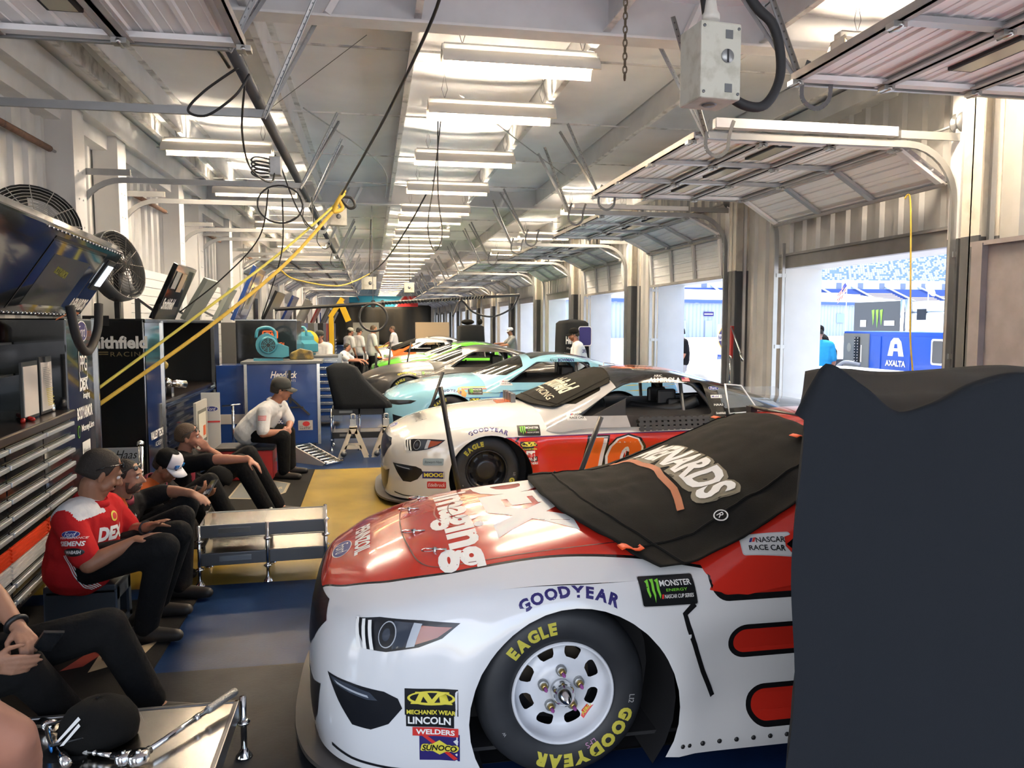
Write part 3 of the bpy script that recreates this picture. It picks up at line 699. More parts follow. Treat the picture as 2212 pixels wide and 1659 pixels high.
def SIDE(x, z, tilt=0., yy=-1.3):     # frame for artwork on the left flank: x along the car, y up
    return axes((x, yy, z), (1, 0, 0), (0, math.sin(R(tilt)), math.cos(R(tilt))))
def logo_ford(w): h = w * .42; return [(ell2d(0, 0, w / 2, h / 2), BONE), (ell2d(0, 0, w * .475, h * .455), BLUEI), (text2d('Ford', h * .62, wd=w * .62, shear=.3), BONE)]
def box_lines(w, h, bg, items, r=0.): return [(rect2d(-w / 2, w / 2, -h / 2, h / 2, r), bg)] + [(text2d(s, hh, x, y, ww, **k), m) for s, hh, x, y, ww, m, k in items]
B_ = dict(bold=.02)
DBLK = mat('decal black', (.008, .009, .01), .3); NEON = mat('neon green ink', (.2, .62, .04), .5); GOLD = mat('gold ink', (.5, .33, .09), .5); SILV = mat('silver ink', (.5, .5, .5), .4); ORNG = mat('orange ink', (.75, .13, .02), .5); PURP = mat('purple ink', (.09, .02, .16), .45)
NAVY = mat('navy ink', (.02, .013, .13), .5)
def dec_energy(w=.235, h=.125):
    s = [(rect2d(-w / 2 - .004, w / 2 + .004, -h / 2 - .004, h / 2 + .004, .01), SILV), (rect2d(-w / 2, w / 2, -h / 2, h / 2, .008), DBLK)]
    for i, (a, b) in enumerate(((.02, .085), (.0, .1), (.015, .09))):
        x = -w * .40 + i * .021; s.append((poly2d([(x, .045 - a * .3), (x + .017, .047), (x + .015, .0), (x + .018, -.02), (x + .012, -.05 + a), (x + .009, -.02), (x + .004, 0), (x + .006, .03)]), NEON))
    return s + [(text2d('MONSTER', .026, .035, .025, .135, bold=.02), BONE), (text2d('ENERGY', .011, .035, -.003, .09), NEON), (text2d('NASCAR CUP SERIES', .014, .04, -.028, .125, bold=.01, shear=.2), BONE), (poly2d([(-.035, -.036), (-.028, -.036), (-.024, -.02), (-.031, -.02)]), REDI)]
def dec_mech(w=.205, h=.105): return [(rect2d(-w / 2, w / 2, -h / 2, h / 2), DBLK), (ell2d(0, .016, w * .45, h * .27), YEL), (ell2d(0, .018, w * .40, h * .19), DBLK), (poly2d([(x * w * .62, .018 + y * h * .46) for x, y in [(-.62, -.5), (-.62, -.38), (-.5, -.36), (-.36, .38), (-.48, .4), (-.48, .5), (-.14, .5), (.02, -.12), (.22, .5), (.55, .5), (.55, .4), (.45, .38), (.55, -.36), (.64, -.38), (.64, -.5), (.28, -.5), (.24, .12), (.06, -.5), (-.08, -.5), (-.24, .12), (-.32, -.36), (-.22, -.38), (-.22, -.5)]]), YEL), (text2d('MECHANIX WEAR', h * .17, 0, -h * .36, w * .92, bold=.03), YEL)]
def dec_linc(): return [(rect2d(-.1, .085, -.02, .03), DBLK), (text2d('LINCOLN', .03, -.01, .006, .165, bold=.03), BONE), (rect2d(-.075, .1, -.055, -.021), REDI), (text2d('WELDERS', .021, .013, -.038, .15, bold=.03), BONE)]
def dec_sun(): return [(rect2d(-.078, .078, -.054, .054), NAVY), (poly2d([(-.068, .046), (-.05, .048), (.07, -.042), (.056, -.05)]), REDI), (poly2d([(-.072, 0), (-.03, .013), (0, .03), (.03, .013), (.072, 0), (.03, -.013), (0, -.03), (-.03, -.013)]), YEL), (text2d('SUNOCO', .03, 0, 0, .148, bold=.12, shear=.2), YEL), (text2d('SUNOCO', .024, 0, 0, .135, bold=.03, shear=.2), DBLK)]
def dec_3m(): return [(rect2d(-.06, .06, -.055, .055), BONE), (text2d('3M', .07, 0, 0, .1, bold=.06), REDI)]
def dec_nrc(): return [(rect2d(-.105, .105, -.052, .052, .012), SILV), (rect2d(-.1, .1, -.047, .047, .01), mat('plate grey', (.62, .62, .62), .4)), (text2d('NASCAR', .026, .02, .018, .12, bold=.02), DBLK), (poly2d([(-.07, .008), (-.06, .008), (-.05, .03), (-.06, .03)]), BLUEI), (poly2d([(-.058, .008), (-.048, .008), (-.038, .03), (-.048, .03)]), REDI), (text2d('RACE CAR', .024, 0, -.02, .15, bold=.02), DBLK)]
def dec_gy(m, rad=.487, h=.05, mid=86): return [(arctext('GOODYEAR', h, .43, 90, 0, -.43, bold=.05, adv=1.), m)]
def wheel(parent, x, y, sy, rimm, detail, parts=True):
    """wheel with its hub axis along y; sy = -1 shows its face towards -y"""
    X = Matrix.Translation((x, y, WZ)) @ Matrix.Rotation(PI / 2 if sy < 0 else -PI / 2, 4, 'X')     # local z points outward
    mb = MB(); mb.lathe([(.205, -.26), (.29, -.285), (.335, -.275), (.352, -.23), (.352, -.05), (.336, -.008), (.31, .008), (.27, .012), (.23, .006), (.208, -.008), (.2, -.02)], 48 if detail else 24, X, 0, False)
    ty = mb.build('tyre', TYRE, parent, recalc=True)
    if not parts: return ty
    pm = PM(); N = 72 if detail else 32
    pr = [(.212, -.004), (.209, .006), (.203, .008), (.198, 0), (.196, -.03), (.192, -.055), (.185, -.07), (.17, -.082), (.155, -.084), (.14, -.08), (.125, -.072), (.11, -.062), (.1, -.055), (.09, -.05), (.07, -.048), (.0005, -.048)]
    pm.grid([[(r * math.cos(2 * PI * j / N), r * math.sin(2 * PI * j / N), z) for j in range(N + 1)] for r, z in pr])
    def hole(p):
        a = math.atan2(p.y, p.x) % (PI / 4) - PI / 8; r = math.hypot(p.x, p.y)
        return (abs(a * r) / (.034 + .25 * (r - .145))) ** 4 + (abs(r - .148) / .026) ** 4 - 1
    pm.cut(hole, None)
    pm.v = [X @ v for v in pm.v]
    rim = pm.build('rim', [rimm], parent)
    if detail:
        mb = MB(); mb.lathe([(.042, -.05), (.045, -.02), (.045, .015), (.038, .035), (.02, .06), (.002, .085)], 24, X); mb.build('hub_cone', CHROME, rim)
        for i in range(5):
            a = R(90 + 72 * i); T = X @ Matrix.Translation((.078 * math.cos(a), .078 * math.sin(a), 0))
            mb = MB(); mb.lathe([(.022, -.05), (.022, -.03), (.017, -.028)], 12, T, 0); mb.lathe([(.015, -.03), (.014, -.012), (.009, -.008)], 6, T, 1); mb.lathe([(.008, -.01), (.008, .01), (.004, .02), (.001, .022)], 8, T, 2)
            mb.build('lug_nut', [STEEL, mat('gold nut', (.5, .36, .12), .35, .9), mat('purple stud', (.35, .08, .3), .5)], rim)
    mb = MB(); mb.lathe([(.2, -.20), (.05, -.2), (.05, -.1), (.001, -.1)], 20, X, 0, False); mb.lathe([(.15, -.16), (.06, -.16)], 24, X, 1, False); mb.build('brake', [INT, mat('brake rotor', (.09, .07, .05), .5, .6)], parent)
    return ty
def car(name, label, pos, paint, mats, detail=1, rimm=None, loc_extra=None):
    t = thing(name, label, 'race car', pos, 0, None)
    body, gh = (pmcopy(m) for m in carshell())
    paint(body, gh)
    ea = lambda A: (lambda p: ((p.x - A[0]) / A[2]) ** 2 + ((p.z - A[1]) / A[3]) ** 2 - 1)
    for A in (ARC, ARR): body.cut(ea(A), None, lambda vs: all(abs(v.y) > .8 for v in vs))
    body.cut(lambda p: max(1.66 + .42 * (abs(p.y) / .8) ** 2.2 - p.x, p.x - 4.25, abs(p.y) - .84), len(mats), lambda vs: all(v.z > .7 for v in vs))
    bv = pmbvh(body)
    bd = body.build('body_shell', list(mats) + [INT], t)
    ws = lambda p: max(p.x - 2.36 + .1 * abs(p.y), 1.545 + .50 * (abs(p.y) / .8) ** 2.2 - p.x, abs(p.y) - (.80 - (p.z - .9) * .40))
    rw = lambda p: max(3.52 - p.x, p.x - 4.4 + .34 * (abs(p.y) / .8) ** 2, abs(p.y) - (.68 - (p.z - .9) * .3))
    GL = len(mats); gh.cut(ws, GL); gh.cut(rw, GL)
    sidep = lambda vs: all(abs(v.y) > .6 for v in vs)
    gh.cut(lambda p: SWIN(p.x, p.z), None, sidep); gh.cut(lambda p: QWIN(p.x, p.z), GL + 1, sidep)
    gv = pmbvh(gh); g = gh.build('greenhouse', list(mats) + [CGLASS, CCLEAR], t)
    # dark wheel tubs, floor pan and splitter
    mb = MB()
    for A in (ARC, ARR):
        for sy in (-1, 1):
            pr = [(A[0] + (A[2] + .02) * math.cos(a * PI / 14), A[1] + (A[3] + .02) * math.sin(a * PI / 14)) for a in range(-3, 18)]
            mb.grid([[(x, sy * .9, z) for x, z in pr], [(x, sy * .55, z) for x, z in pr]]); mb.add([(A[0], sy * .55, A[1])] + [(x, sy * .55, z) for x, z in pr], [(0, i, i + 1) for i in range(1, len(pr))])
    mb.box(.2, 4.8, -.8, .8, .085, .1); mb.build('wheel_tub', INT, t)
    pl = [(x - .07 * max(0, 1 - x / .5), y) for x, y in [(p.x, p.y) for p in spl([(a, b, 0) for a, b in RINGP[:7]], 5)]]
    pl2 = [(a, b) for a, b in pl] + [(a, -b) for a, b in reversed(pl[1:])]
    mb = MB(); mb.prism([(a, b * 1.02) for a, b in pl2], .045, .065); mb.build('splitter', mat('splitter lip', (.085, .075, .066), .5), t, bev=.004)
    for xx in (WX, RWX):
        for sy in (-1, 1): wheel(t, xx, sy * .905, sy, rimm or CBK, detail > 1 and sy < 0 and xx < 2, sy < 0)
    # interior
    mb = MB(); mb.box(1.7, 3.5, -.78, .78, .25, .3); mb.box(1.75, 2.1, -.72, .72, .78, .86); mb.build('dashboard', INT, t, bev=.02)
    mb = MB()
    for sy in (-1, 1):
        mb.tube(spl([(1.95, sy * .78, .8), (2.55, sy * .66, 1.2), (3.25, sy * .64, 1.22), (3.6, sy * .7, .85)], 5), .022, 8)
        mb.tube([(3.2, sy * .64, 1.22), (3.3, sy * .72, .3)], .022, 8)
    mb.tube([(3.22, -.64, 1.22), (3.22, .64, 1.22)], .022, 8); mb.tube([(3.25, -.7, .8), (3.25, .7, .8)], .022, 8); mb.build('roll_cage', DSTEEL, t)
    mb = MB(); mb.box(2.75, 3.25, -.62, -.14, .35, .5); mb.box(3.08, 3.25, -.62, -.14, .5, 1.02); mb.box(2.9, 3.2, -.64, -.56, .5, .86); mb.box(2.9, 3.2, -.2, -.12, .5, .86); mb.box(2.98, 3.2, -.56, -.5, .9, 1.12); mb.box(2.98, 3.2, -.26, -.2, .9, 1.12); mb.build('seat', BLACK, t, bev=.03)
    MB().tube([(2.36 + .05 * math.cos(a * PI / 10), -.38 + .16 * math.sin(a * PI / 10), .86 + .15 * math.cos(a * PI / 10)) for a in range(20)], .014, 6, closed=True).build('steering_wheel', BLACK, t)
    return t, bv, gv, bd, g
def deckit(t, bv, gv, items):
    for nm, sh, X, kw in items: project(nm, sh, wmat(t) @ X, *kw.pop('b', (bv,)), t, **kw)
class WB:                     # bvh wrapper working in world space for an unrotated car
    def __init__(s, bv, off): s.b, s.o = bv, Vector(off)
    def ray_cast(s, o, d, l):
        h, n, i, ds = s.b.ray_cast(o - s.o, d, l); return (h + s.o if h is not None else None), n, i, ds
# ---------------------------------------------------------------- near car: red and white
CBLK = PAINT('black trim', (.01, .01, .011), .2)
YL = lambda x: sm([.02, .08, .2, .38, .66, 1.0, 1.35, 1.95, 4.8], [.22, .351, .51, .64, .72, .725, .77, .895, .895], x)
def paint1(b, g):
    f = lambda k: (lambda p: max(abs(p.y) - YL(p.x) - k, .60 - p.z))
    b.cut(f(.008), 2); b.cut(f(-.008), 1); 
    g.m = [1] * len(g.m)
t1, b1, g1, bd1, gh1 = car('race_car', 'x', (-.30, 3.80, 0), paint1, [CW, CR, CBLK], 2, mat('white wheel', (.72, .74, .78), .3, coat=.3))
t1['label'] = 'red and white race car nearest the camera, its windshield under a black cloth'
def put(t, b, name, sh, X, **k): return project(name, sh, X, b, t, world=False, **k)
def anchor(b, x, z, tx=0.):       # frame on the near flank at (x, z), its y axis running up the surface
    for q in range(12):
        h, n, i, d = b.ray_cast(Vector((x, -1.6, z + .012 * q * (1 if z < 1 else -1))), Vector((0, 1, 0)), 1.5)
        if n is not None: break
    if n is None: print('MISS', x, z); h, n = Vector((x, -.9, z)), Vector((0, -1, 0))
    if n.y > 0: n = -n
    n = Vector((n.x * .6, n.y, n.z)).normalized(); X = axes((0, 0, 0), (math.cos(tx), 0, math.sin(tx)) if not n.x else Vector((-n.y, n.x, 0)), (0, 0, 1))
    xx = Vector((-n.y, n.x, 0)).normalized() if abs(n.z) < .99 else Vector((1, 0, 0)); return axes(h + n * .2, xx, n.cross(xx))
def topan(b, x, y, ang=None):     # frame on the bonnet: artwork x runs to the near side
    h, n, i, d = b.ray_cast(Vector((x, y, 2.)), Vector((0, 0, -1)), 3)
    if n.z < 0: n = -n
    return axes(h + n * .2, (0, -1, 0), n.cross(Vector((0, -1, 0))))
def side(t, b, name, sh, x, z): return put(t, b, name, sh, anchor(b, x, z), tol=.4)
def carlogos(t, b, gy=NAVY, low=True, mid=None, oval=True):
    put(t, b, 'tire_maker_lettering', dec_gy(gy), anchor(b, 1.055, .775), maxe=.03, tol=.4)
    side(t, b, 'series_decal', dec_energy(), 1.47, .755)
    if low: side(t, b, 'glove_maker_decal', dec_mech(), .508, .385); side(t, b, 'welder_maker_decal', dec_linc(), .51, .306); side(t, b, 'fuel_decal', dec_sun(), .538, .205)
    if mid: side(t, b, 'glove_maker_decal', dec_mech(.18, .09), 1.46, .605); side(t, b, 'tape_maker_decal', dec_3m(), 1.46, .50); side(t, b, 'welder_maker_decal', dec_linc(), 1.46, .395)
    if oval: put(t, b, 'maker_oval', logo_ford(.25), topan(b, .145, 0), tol=.5)
LENS = mat('headlight lens print', (.05, .06, .08), .12, coat=.6); AMB = mat('amber lens print', (.30, .06, .02), .2, coat=.5); LSIL = mat('lens silver print', (.45, .48, .52), .2)
def noseart(t, b, ford=True):
    DX = axes((-.6, -1.6, 0), (.82, -.57, 0), (0, 0, 1))      # looking at the front corner
    def c(x, z): return ((x + .6) * .82 - (-.86 + .95 * (x < .0) + 1.6) * .57, z)
    hl = [(.185, .662), (.28, .682), (.45, .686), (.605, .678), (.54, .625), (.455, .592), (.333, .568), (.25, .57)]
    def F(pts, k=.80):       # (x along flank, z) pairs taken on the rounded corner -> coordinates in DX
        out = []
        for x, z in pts:
            i = min(range(len(RINGS)), key=lambda q: abs(RINGS[q][0] - x)); px, py = RINGS[i]
            out.append(((px + .6) * .82 + (-py + 1.6) * -.57, z))
        return out
    kw = dict(tol=1.6, maxe=.03)
    sh = [(poly2d(F(hl)), GRILL), (poly2d(F([(.34, .676), (.46, .676), (.43, .60), (.35, .58)])), LENS)]
    x0 = F([(.325, .628)])[0][0]
    sh += [(ell2d(x0, .628, .036, .046), LSIL), (ell2d(x0, .628, .032, .042), GRILL), (ell2d(x0 - .003, .628, .016, .022), LENS)]
    sh += [(poly2d(F([(.45, .668), (.575, .664), (.52, .628), (.435, .60)])), AMB), (poly2d(F([(.42, .676), (.452, .674), (.437, .596), (.405, .59)])), LSIL)]
    for a in (.192, .216, .242): sh.append((poly2d(F([(a, .664), (a + .012, .667), (a + .045, .572), (a + .03, .572)])), BONE))
    put(t, b, 'headlight', sh, DX, **kw)
    put(t, b, 'fog_vent', [(poly2d(F([(.11, .435), (.2, .432), (.33, .418), (.385, .395), (.40, .357), (.345, .29), (.276, .258), (.205, .262), (.155, .34)])), GRILL), (poly2d(F([(.12, .428), (.2, .424), (.28, .408), (.305, .38), (.27, .378), (.2, .39), (.14, .405)])), LENS), (poly2d(F([(.14, .418), (.27, .395), (.275, .386), (.15, .408)])), LSIL)], DX, **kw)
    put(t, b, 'splitter_line', [(poly2d(F([(.12, .145), (.2, .125), (.35, .112), (.6, .107), (.6, .098), (.35, .102), (.2, .113), (.12, .13)])), GRILL)], DX, **kw)
    FX = axes((-.5, 0, 0), (0, -1, 0), (0, 0, 1))
    for s in (1, -1):
        f2 = lambda P: [(s * a, b_) for a, b_ in P]
        if s > 0:
            put(t, b, 'upper_grille', [(poly2d([(-.50, .655), (.50, .655), (.60, .60), (.52, .50), (.44, .44), (-.44, .44), (-.52, .5), (-.6, .6)]), GRILL)], FX, tol=.9, maxe=.05)
            put(t, b, 'lower_grille', [(poly2d([(-.55, .33), (.55, .33), (.66, .36), (.60, .2), (.50, .12), (-.5, .12), (-.6, .2), (-.66, .36)]), GRILL)], FX, tol=.9, maxe=.05)
RINGS = [(p.x, p.y) for p in spl([(x, y, 0) for x, y in RINGP[:10]], 40)]
carlogos(t1, b1); noseart(t1, b1)
HOODX = axes((0, 0, 1.7), (0, -1, 0), (1, 0, 0))
put(t1, b1, 'hood_lettering', [(text2d('DEX', .36, .02, 1.02, 1.08, bold=.07, shear=.1), BONE)], HOODX, tol=1., maxe=.05)
put(t1, b1, 'hood_lettering', [(text2d('imaging', .24, .15, .685, 1.14, bold=.04), BONE)], HOODX, tol=1., maxe=.04)
put(t1, b1, 'hood_lettering', [(text2d('PENNZOIL', .075, -.02, .245, .48, bold=.04), BONE)], HOODX, tol=1., maxe=.04)
def strip(P, wd):       # ribbon polygons along a polyline
    V, F_ = [], []
    P = [Vector((a, b_, 0)) for a, b_ in P]
    for i, p in enumerate(P):
        d = (P[min(i + 1, len(P) - 1)] - P[max(0, i - 1)]).normalized(); V += [(p.x - d.y * wd / 2, p.y + d.x * wd / 2), (p.x + d.y * wd / 2, p.y - d.x * wd / 2)]
    return V, [(2 * i, 2 * i + 1, 2 * i + 3, 2 * i + 2) for i in range(len(P) - 1)]
SEAM = mat('panel seam', (.12, .01, .01), .5)
put(t1, b1, 'hood_seam', [(strip([(p.x, p.y) for p in spl([(-.68, 1.35, 0), (-.68, .75, 0), (-.62, .52, 0), (-.35, .45, 0), (0, .43, 0), (.35, .45, 0), (.62, .52, 0), (.68, .75, 0), (.68, 1.35, 0)], 6)], .006), SEAM)], HOODX, tol=1., maxe=.05)
put(t1, b1, 'hood_seam', [(strip([(p.x, p.y) for p in spl([(-.22, .78, 0), (-.26, .66, 0), (0, .60, 0), (.26, .66, 0), (.22, .78, 0)], 6)], .008), mat('hood recess edge', (.36, .02, .015), .4)), (strip([(p.x, p.y) for p in spl([(-.14, .78, 0), (-.16, .70, 0), (0, .67, 0), (.16, .70, 0), (.14, .78, 0)], 6)], .006), SEAM)], HOODX, tol=1., maxe=.05)
put(t1, b1, 'hood_seam', [(strip([(.30, 1.5), (.44, 1.42), (.46, 1.2), (.40, 1.05)], .005), SEAM)], HOODX, tol=1., maxe=.05)
for y in (-.50, -.22, .22, .52):      # hood pins
    x = .47 + .12 * (abs(y) / .6) ** 2; z = HT(x, y); mb = MB()
    mb.tube([(x + .028 * math.cos(a * PI / 7) - .03, -y + .024 * math.sin(a * PI / 7), z + .012) for a in range(14)], .0028, 5, closed=True); mb.tube([(x, -y, z - .01), (x, -y, z + .022)], .008, 8); mb.tube([(x - .01, -y, z + .014), (x + .05, -y - .01, z + .014)], .005, 6)
    mb.build('hood_pin', CHROME, t1)
# flank stripes (ends of the large number), vent slit, rivets
def pill(x0, x1, z0, z1): return rect2d(x0, x1, z0, z1, (z1 - z0) / 2 - .001, 8)
for z0, z1, xs in ((.675, .815, 1.655), (.455, .605, 1.725), (.165, .335, 1.81)):
    put(t1, b1, 'flank_stripe', [(pill(xs, 3.0, z0, z1), CBLK), (pill(xs + .022, 2.98, z0 + .022, z1 - .022), CR)], SIDE(0, 0, -4 if z0 > .6 else 0), maxe=.06, tol=.6)
put(t1, b1, 'vent_slit', [(strip([(1.573, .70), (1.527, .665), (1.54, .61), (1.6, .43), (1.655, .31)], .022), CBLK)], SIDE(0, 0), maxe=.02, tol=.6, off=.005)
for i, x in enumerate([1.515, 1.545] + [1.605 + .075 * k for k in range(20)]):
    h = b1.ray_cast(Vector((x, -1.4, .128)), Vector((0, 1, 0)), 2)[0]
    if h: MB().ball(h[:], (.011, .007, .011), 8).build('rivet', BLACK, t1)
put(t1, g1, 'plate_decal', dec_nrc(), anchor(g1, 1.93, .905), tol=.4)
# wheel lettering
def tyretext(t, rimm=None):
    ty = [c for c in t.children if c.name.startswith('tyre')][0]
    me = ty.data; bv = BVHTree.FromPolygons([v.co for v in me.vertices], [tuple(p.vertices) for p in me.polygons])
    X = axes((WX, -1.2, WZ), (1, 0, 0), (0, 0, 1)); YT = mat('tyre yellow', (.56, .50, .06), .7)
    ch = mat('chalk', (.4, .4, .4), .8)
    for nm, a, m in (('sidewall_lettering', arctext('EAGLE', .052, .277, 119, bold=.06, adv=.95), YT), ('sidewall_lettering', arctext('GOODYEAR', .056, .277, -66, bold=.07, adv=1.02), YT), ('chalk_mark', arctext('L12', .022, .285, -8), ch), ('chalk_mark', arctext('LFS', .024, .243, -62), mat('pink chalk', (.5, .25, .4), .8)), ('chalk_mark', arctext('w', .012, .28, -150), ch)):
        project(nm, [(a, m)], X, bv, ty, world=False, maxe=.03, tol=.4)
tyretext(t1)
rim1 = [c for c in t1.children if c.name.startswith('rim')][0]
rb = BVHTree.FromPolygons([v.co for v in rim1.data.vertices], [tuple(p.vertices) for p in rim1.data.polygons])
project('rim_sticker', [(poly2d([(.085, -.135), (.105, -.15), (.15, -.095), (.132, -.08)]), REDI), (text2d('AERO', .016, .118, -.115, .055, rot=R(50), bold=.03), YEL)], axes((WX, -1.2, WZ), (1, 0, 0), (0, 0, 1)), rb, rim1, world=False, maxe=.02, tol=.4)
# window net and roof parts of the near car
def netweave(t, pts, nu, nv, name='window_net'):
    a, b_, c, d = [Vector(p) for p in pts]; mb = MB()
    def q(u, v, o=0): p = (a.lerp(b_, u)).lerp(d.lerp(c, u), v); return (p.x, p.y - o, p.z)
    for i in range(nu):
        u = (i + .5) / nu; w_ = .32 / nu
        for k in range(nv * 2): mb.add([q(u - w_, k / nv / 2, .004 * (k % 2)), q(u + w_, k / nv / 2, .004 * (k % 2)), q(u + w_, (k + 1) / nv / 2, .004 * (k % 2)), q(u - w_, (k + 1) / nv / 2, .004 * (k % 2))], [(0, 1, 2, 3)])
    for j in range(nv):
        v = (j + .5) / nv; w_ = .30 / nv; mb.add([q(0, v - w_, .002), q(1, v - w_, .002), q(1, v + w_, .002), q(0, v + w_, .002)], [(0, 1, 2, 3)])
    return mb.build(name, NET, t, solid=.003)
netweave(t1, [(2.02, -.935, .87), (3.3, -.935, .87), (3.3, -.80, 1.2), (2.54, -.80, 1.2)], 13, 5)
mb = MB(); mb.tube([(2.58, -.1, 1.33), (2.58, .55, 1.325)], .012, 8); mb.box(2.56, 2.6, -.12, -.06, 1.29, 1.335); mb.box(2.56, 2.6, .5, .56, 1.28, 1.33); mb.build('roof_antenna', BLACK, t1)

# ---------------------------------------------------------------- cloth over a windshield
CLOTH = mat('black cover cloth', (.011, .0105, .0095), .9, bump=.15, bs=220, spec=.12)
def cover(t, b, g, label, text, front, rear, wr=.018, seed=1.):
    F_, R_ = spl([(a, c, 0) for a, c in front], 8), spl([(a, c, 0) for a, c in rear], 8)
    def at(P, u): k = u * (len(P) - 1); i = min(int(k), len(P) - 2); return P[i].lerp(P[i + 1], k - i)
    N, K = 44, 56; Z, XY = [], []
    for i in range(N + 1):
        rz, rx = [], []
        for j in range(K + 1):
            p = at(F_, j / K).lerp(at(R_, j / K), i / N); z = 0
            for m in (b, g):
                h = m.ray_cast(Vector((p.x, p.y, 3)), Vector((0, 0, -1)))[0]
                if h: z = max(z, h.z)
            rz.append(z); rx.append((p.x, p.y))
        Z.append(rz); XY.append(rx)
    C = [r[:] for r in Z]
    for it in range(60):
        D = [r[:] for r in C]
        for i in range(N + 1):
            for j in range(K + 1):
                q = [C[a][c] for a, c in ((i - 1, j), (i + 1, j), (i, j - 1), (i, j + 1)) if 0 <= a <= N and 0 <= c <= K]
                D[i][j] = max(Z[i][j], sum(q) / len(q) - .0004)
        C = D
    P = []
    for i in range(N + 1):
        P.append([(XY[i][j][0], XY[i][j][1], C[i][j] + .014 + wr * abs(noise.noise((XY[i][j][0] * 3 + seed, XY[i][j][1] * 5, seed))) + wr * .8 * abs(noise.noise((XY[i][j][0] * 9, XY[i][j][1] * 3, seed + 5)))) for j in range(K + 1)])
    mb = MB().grid(P); pm = PM(); pm.grid(P); c = pmbvh(pm)
    for q in (P[5], [r[48] for r in P], [r[7] for r in P]): mb.tube([(x, y, z + .004) for x, y, z in q], .0035, 5)
    o = mb.build('windshield_cover', CLOTH, None, solid=.006); o.location = t.location; tag(o, label, 'cover')
    for nm, sh, X in text: project(nm, sh, X, c, o, world=False, tol=.6, maxe=.04, off=.005)
    return o, c
def wsx(x, y, z=1.12, rot=0.):       # artwork frame lying on the windshield slope, text running to the near side
    a = Vector((math.sin(rot), -math.cos(rot), 0)); up = Vector((1, 0, .40)).normalized(); n = a.cross(up).normalized()
    return axes(Vector((x, y, z)) + n * .25, a, n.cross(a))
TAN = mat('tan outline ink', (.16, .14, .095), .7); FLAME = mat('orange flame ink', (.42, .12, .04), .7)
def curve_text(s, h, wd, bend, **k):
    vs, fs = text2d(s, h, 0, 0, wd, **k); return [(x, y + bend * (x / wd * 2) ** 2) for x, y in vs], fs
wd = .88; cl = []
cl.append((curve_text('MENARDS', .215, wd + .07, -.03, bold=.16, shear=.12), TAN)); cl.append((([(x * 1., y - .02) for x, y in curve_text('MENARDS', .21, wd + .05, -.03, bold=.13, shear=.12)[0]], curve_text('MENARDS', .21, wd + .05, -.03, bold=.13, shear=.12)[1]), TAN))
cl.append((strip([(-.60 + i * .085, -.14 - .007 * math.sin(i * 1.7) - .075 * ((i - 6) / 6) ** 2) for i in range(13)], .035), FLAME))
cl.append((curve_text('MENARDS', .19, wd, -.03, bold=.04, shear=.12), BONE)); cl.append((ell2d(.555, -.10, .032, .032), BONE)); cl.append((ell2d(.555, -.10, .026, .026), CLOTH)); cl.append((text2d('R', .03, .555, -.10), BONE))
cv1, cvb = cover(t1, b1, g1, 'black cloth with white store lettering draped over the near red car windshield', [('store_lettering', cl, wsx(1.86, -.13, rot=.0))],
    [(1.26, .74), (1.15, .36), (1.13, 0), (1.144, -.328), (1.22, -.56), (1.335, -.74), (1.45, -.885)], [(2.44, .66), (2.47, .3), (2.46, -.1), (2.44, -.4), (2.42, -.74)])
for x, y, a in ((1.375, -.76, .3), (2.40, .55, .2), (2.37, -.40, .1)):
    h = cvb.ray_cast(Vector((x, y, 3)), Vector((0, 0, -1)))[0]
    if h is None: continue
    mb = MB(); mb.grid([[(h.x + .10 * (i / 5 - .6), h.y - .035 + .07 * j / 3, h.z + .012 + .008 * math.sin(i * 1.3)) for j in range(4)] for i in range(6)]); mb.build('corner_tab', mat('orange tab', (.85, .09, .01), .6), cv1, solid=.003)
# ---------------------------------------------------------------- the other cars
CSIL, CPUR = PAINT('silver', (.36, .36, .37)), PAINT('purple', (.10, .02, .12))
CLB, CDK, CGRN, CORG, CYEL = PAINT('light blue', (.26, .53, .66)), PAINT('charcoal', (.035, .032, .03), .3, .3), PAINT('lime green', (.13, .50, .04)), PAINT('orange', (.72, .13, .02)), PAINT('yellow', (.75, .5, .05))
CIV = PAINT('ivory', (.72, .70, .66))
def paint2(b, g):
    ln = lambda k: (lambda p: max(p.z - (.675 + .012 * (p.x - 1)) - k, 1.18 - p.x))
    sd = lambda vs: all(abs(v.y) > .8 for v in vs)
    b.cut(ln(.016), 4, sd); b.cut(ln(.004), 1, sd); b.cut(lambda p: 3.45 - p.x, 2, lambda vs: all(v.z > .72 for v in vs))
    g.m = [3] * len(g.m); g.cut(lambda p: 2.42 + .25 * (1.25 - p.z) - p.x, 2)
t2, b2, g2, bd2, gh2 = car('race_car', 'white, red and black race car second from the camera, its windshield under a black cloth', (.09, 8.50, 0), paint2, [CIV, CR, CBK, CSIL, CPUR], 1, mat('black wheel', (.02, .02, .022), .3))
carlogos(t2, b2, low=False, mid=True); noseart(t2, b2); tyretext(t2)
side(t2, b2, 'parts_maker_decal', [(rect2d(-.11, .11, -.035, .035), NAVY), (text2d('MOOG', .042, 0, 0, .19, bold=.05), YEL)], .50, .335)
side(t2, b2, 'carburetor_decal', [(rect2d(-.095, .095, -.035, .035, .012), REDI), (text2d('Edelbrock', .035, 0, 0, .17, shear=.25), BONE)], .53, .235)
put(t2, b2, 'team_badge', [(rect2d(-.09, .09, -.035, .035, .012), mat('badge blue grey', (.3, .38, .42), .4)), (text2d('Stewart-Haas', .024, 0, 0, .15, shear=.3), DBLK)], axes((-.2, -1.5, .465), (.72, -.69, 0), (0, 0, 1)) @ Matrix.Translation((.12, 0, 0)), tol=2.)
put(t2, b2, 'hood_lettering', [(text2d('JOHN F.', .14, .0, .72, .9, bold=.0), DBLK)], HOODX, tol=1.)
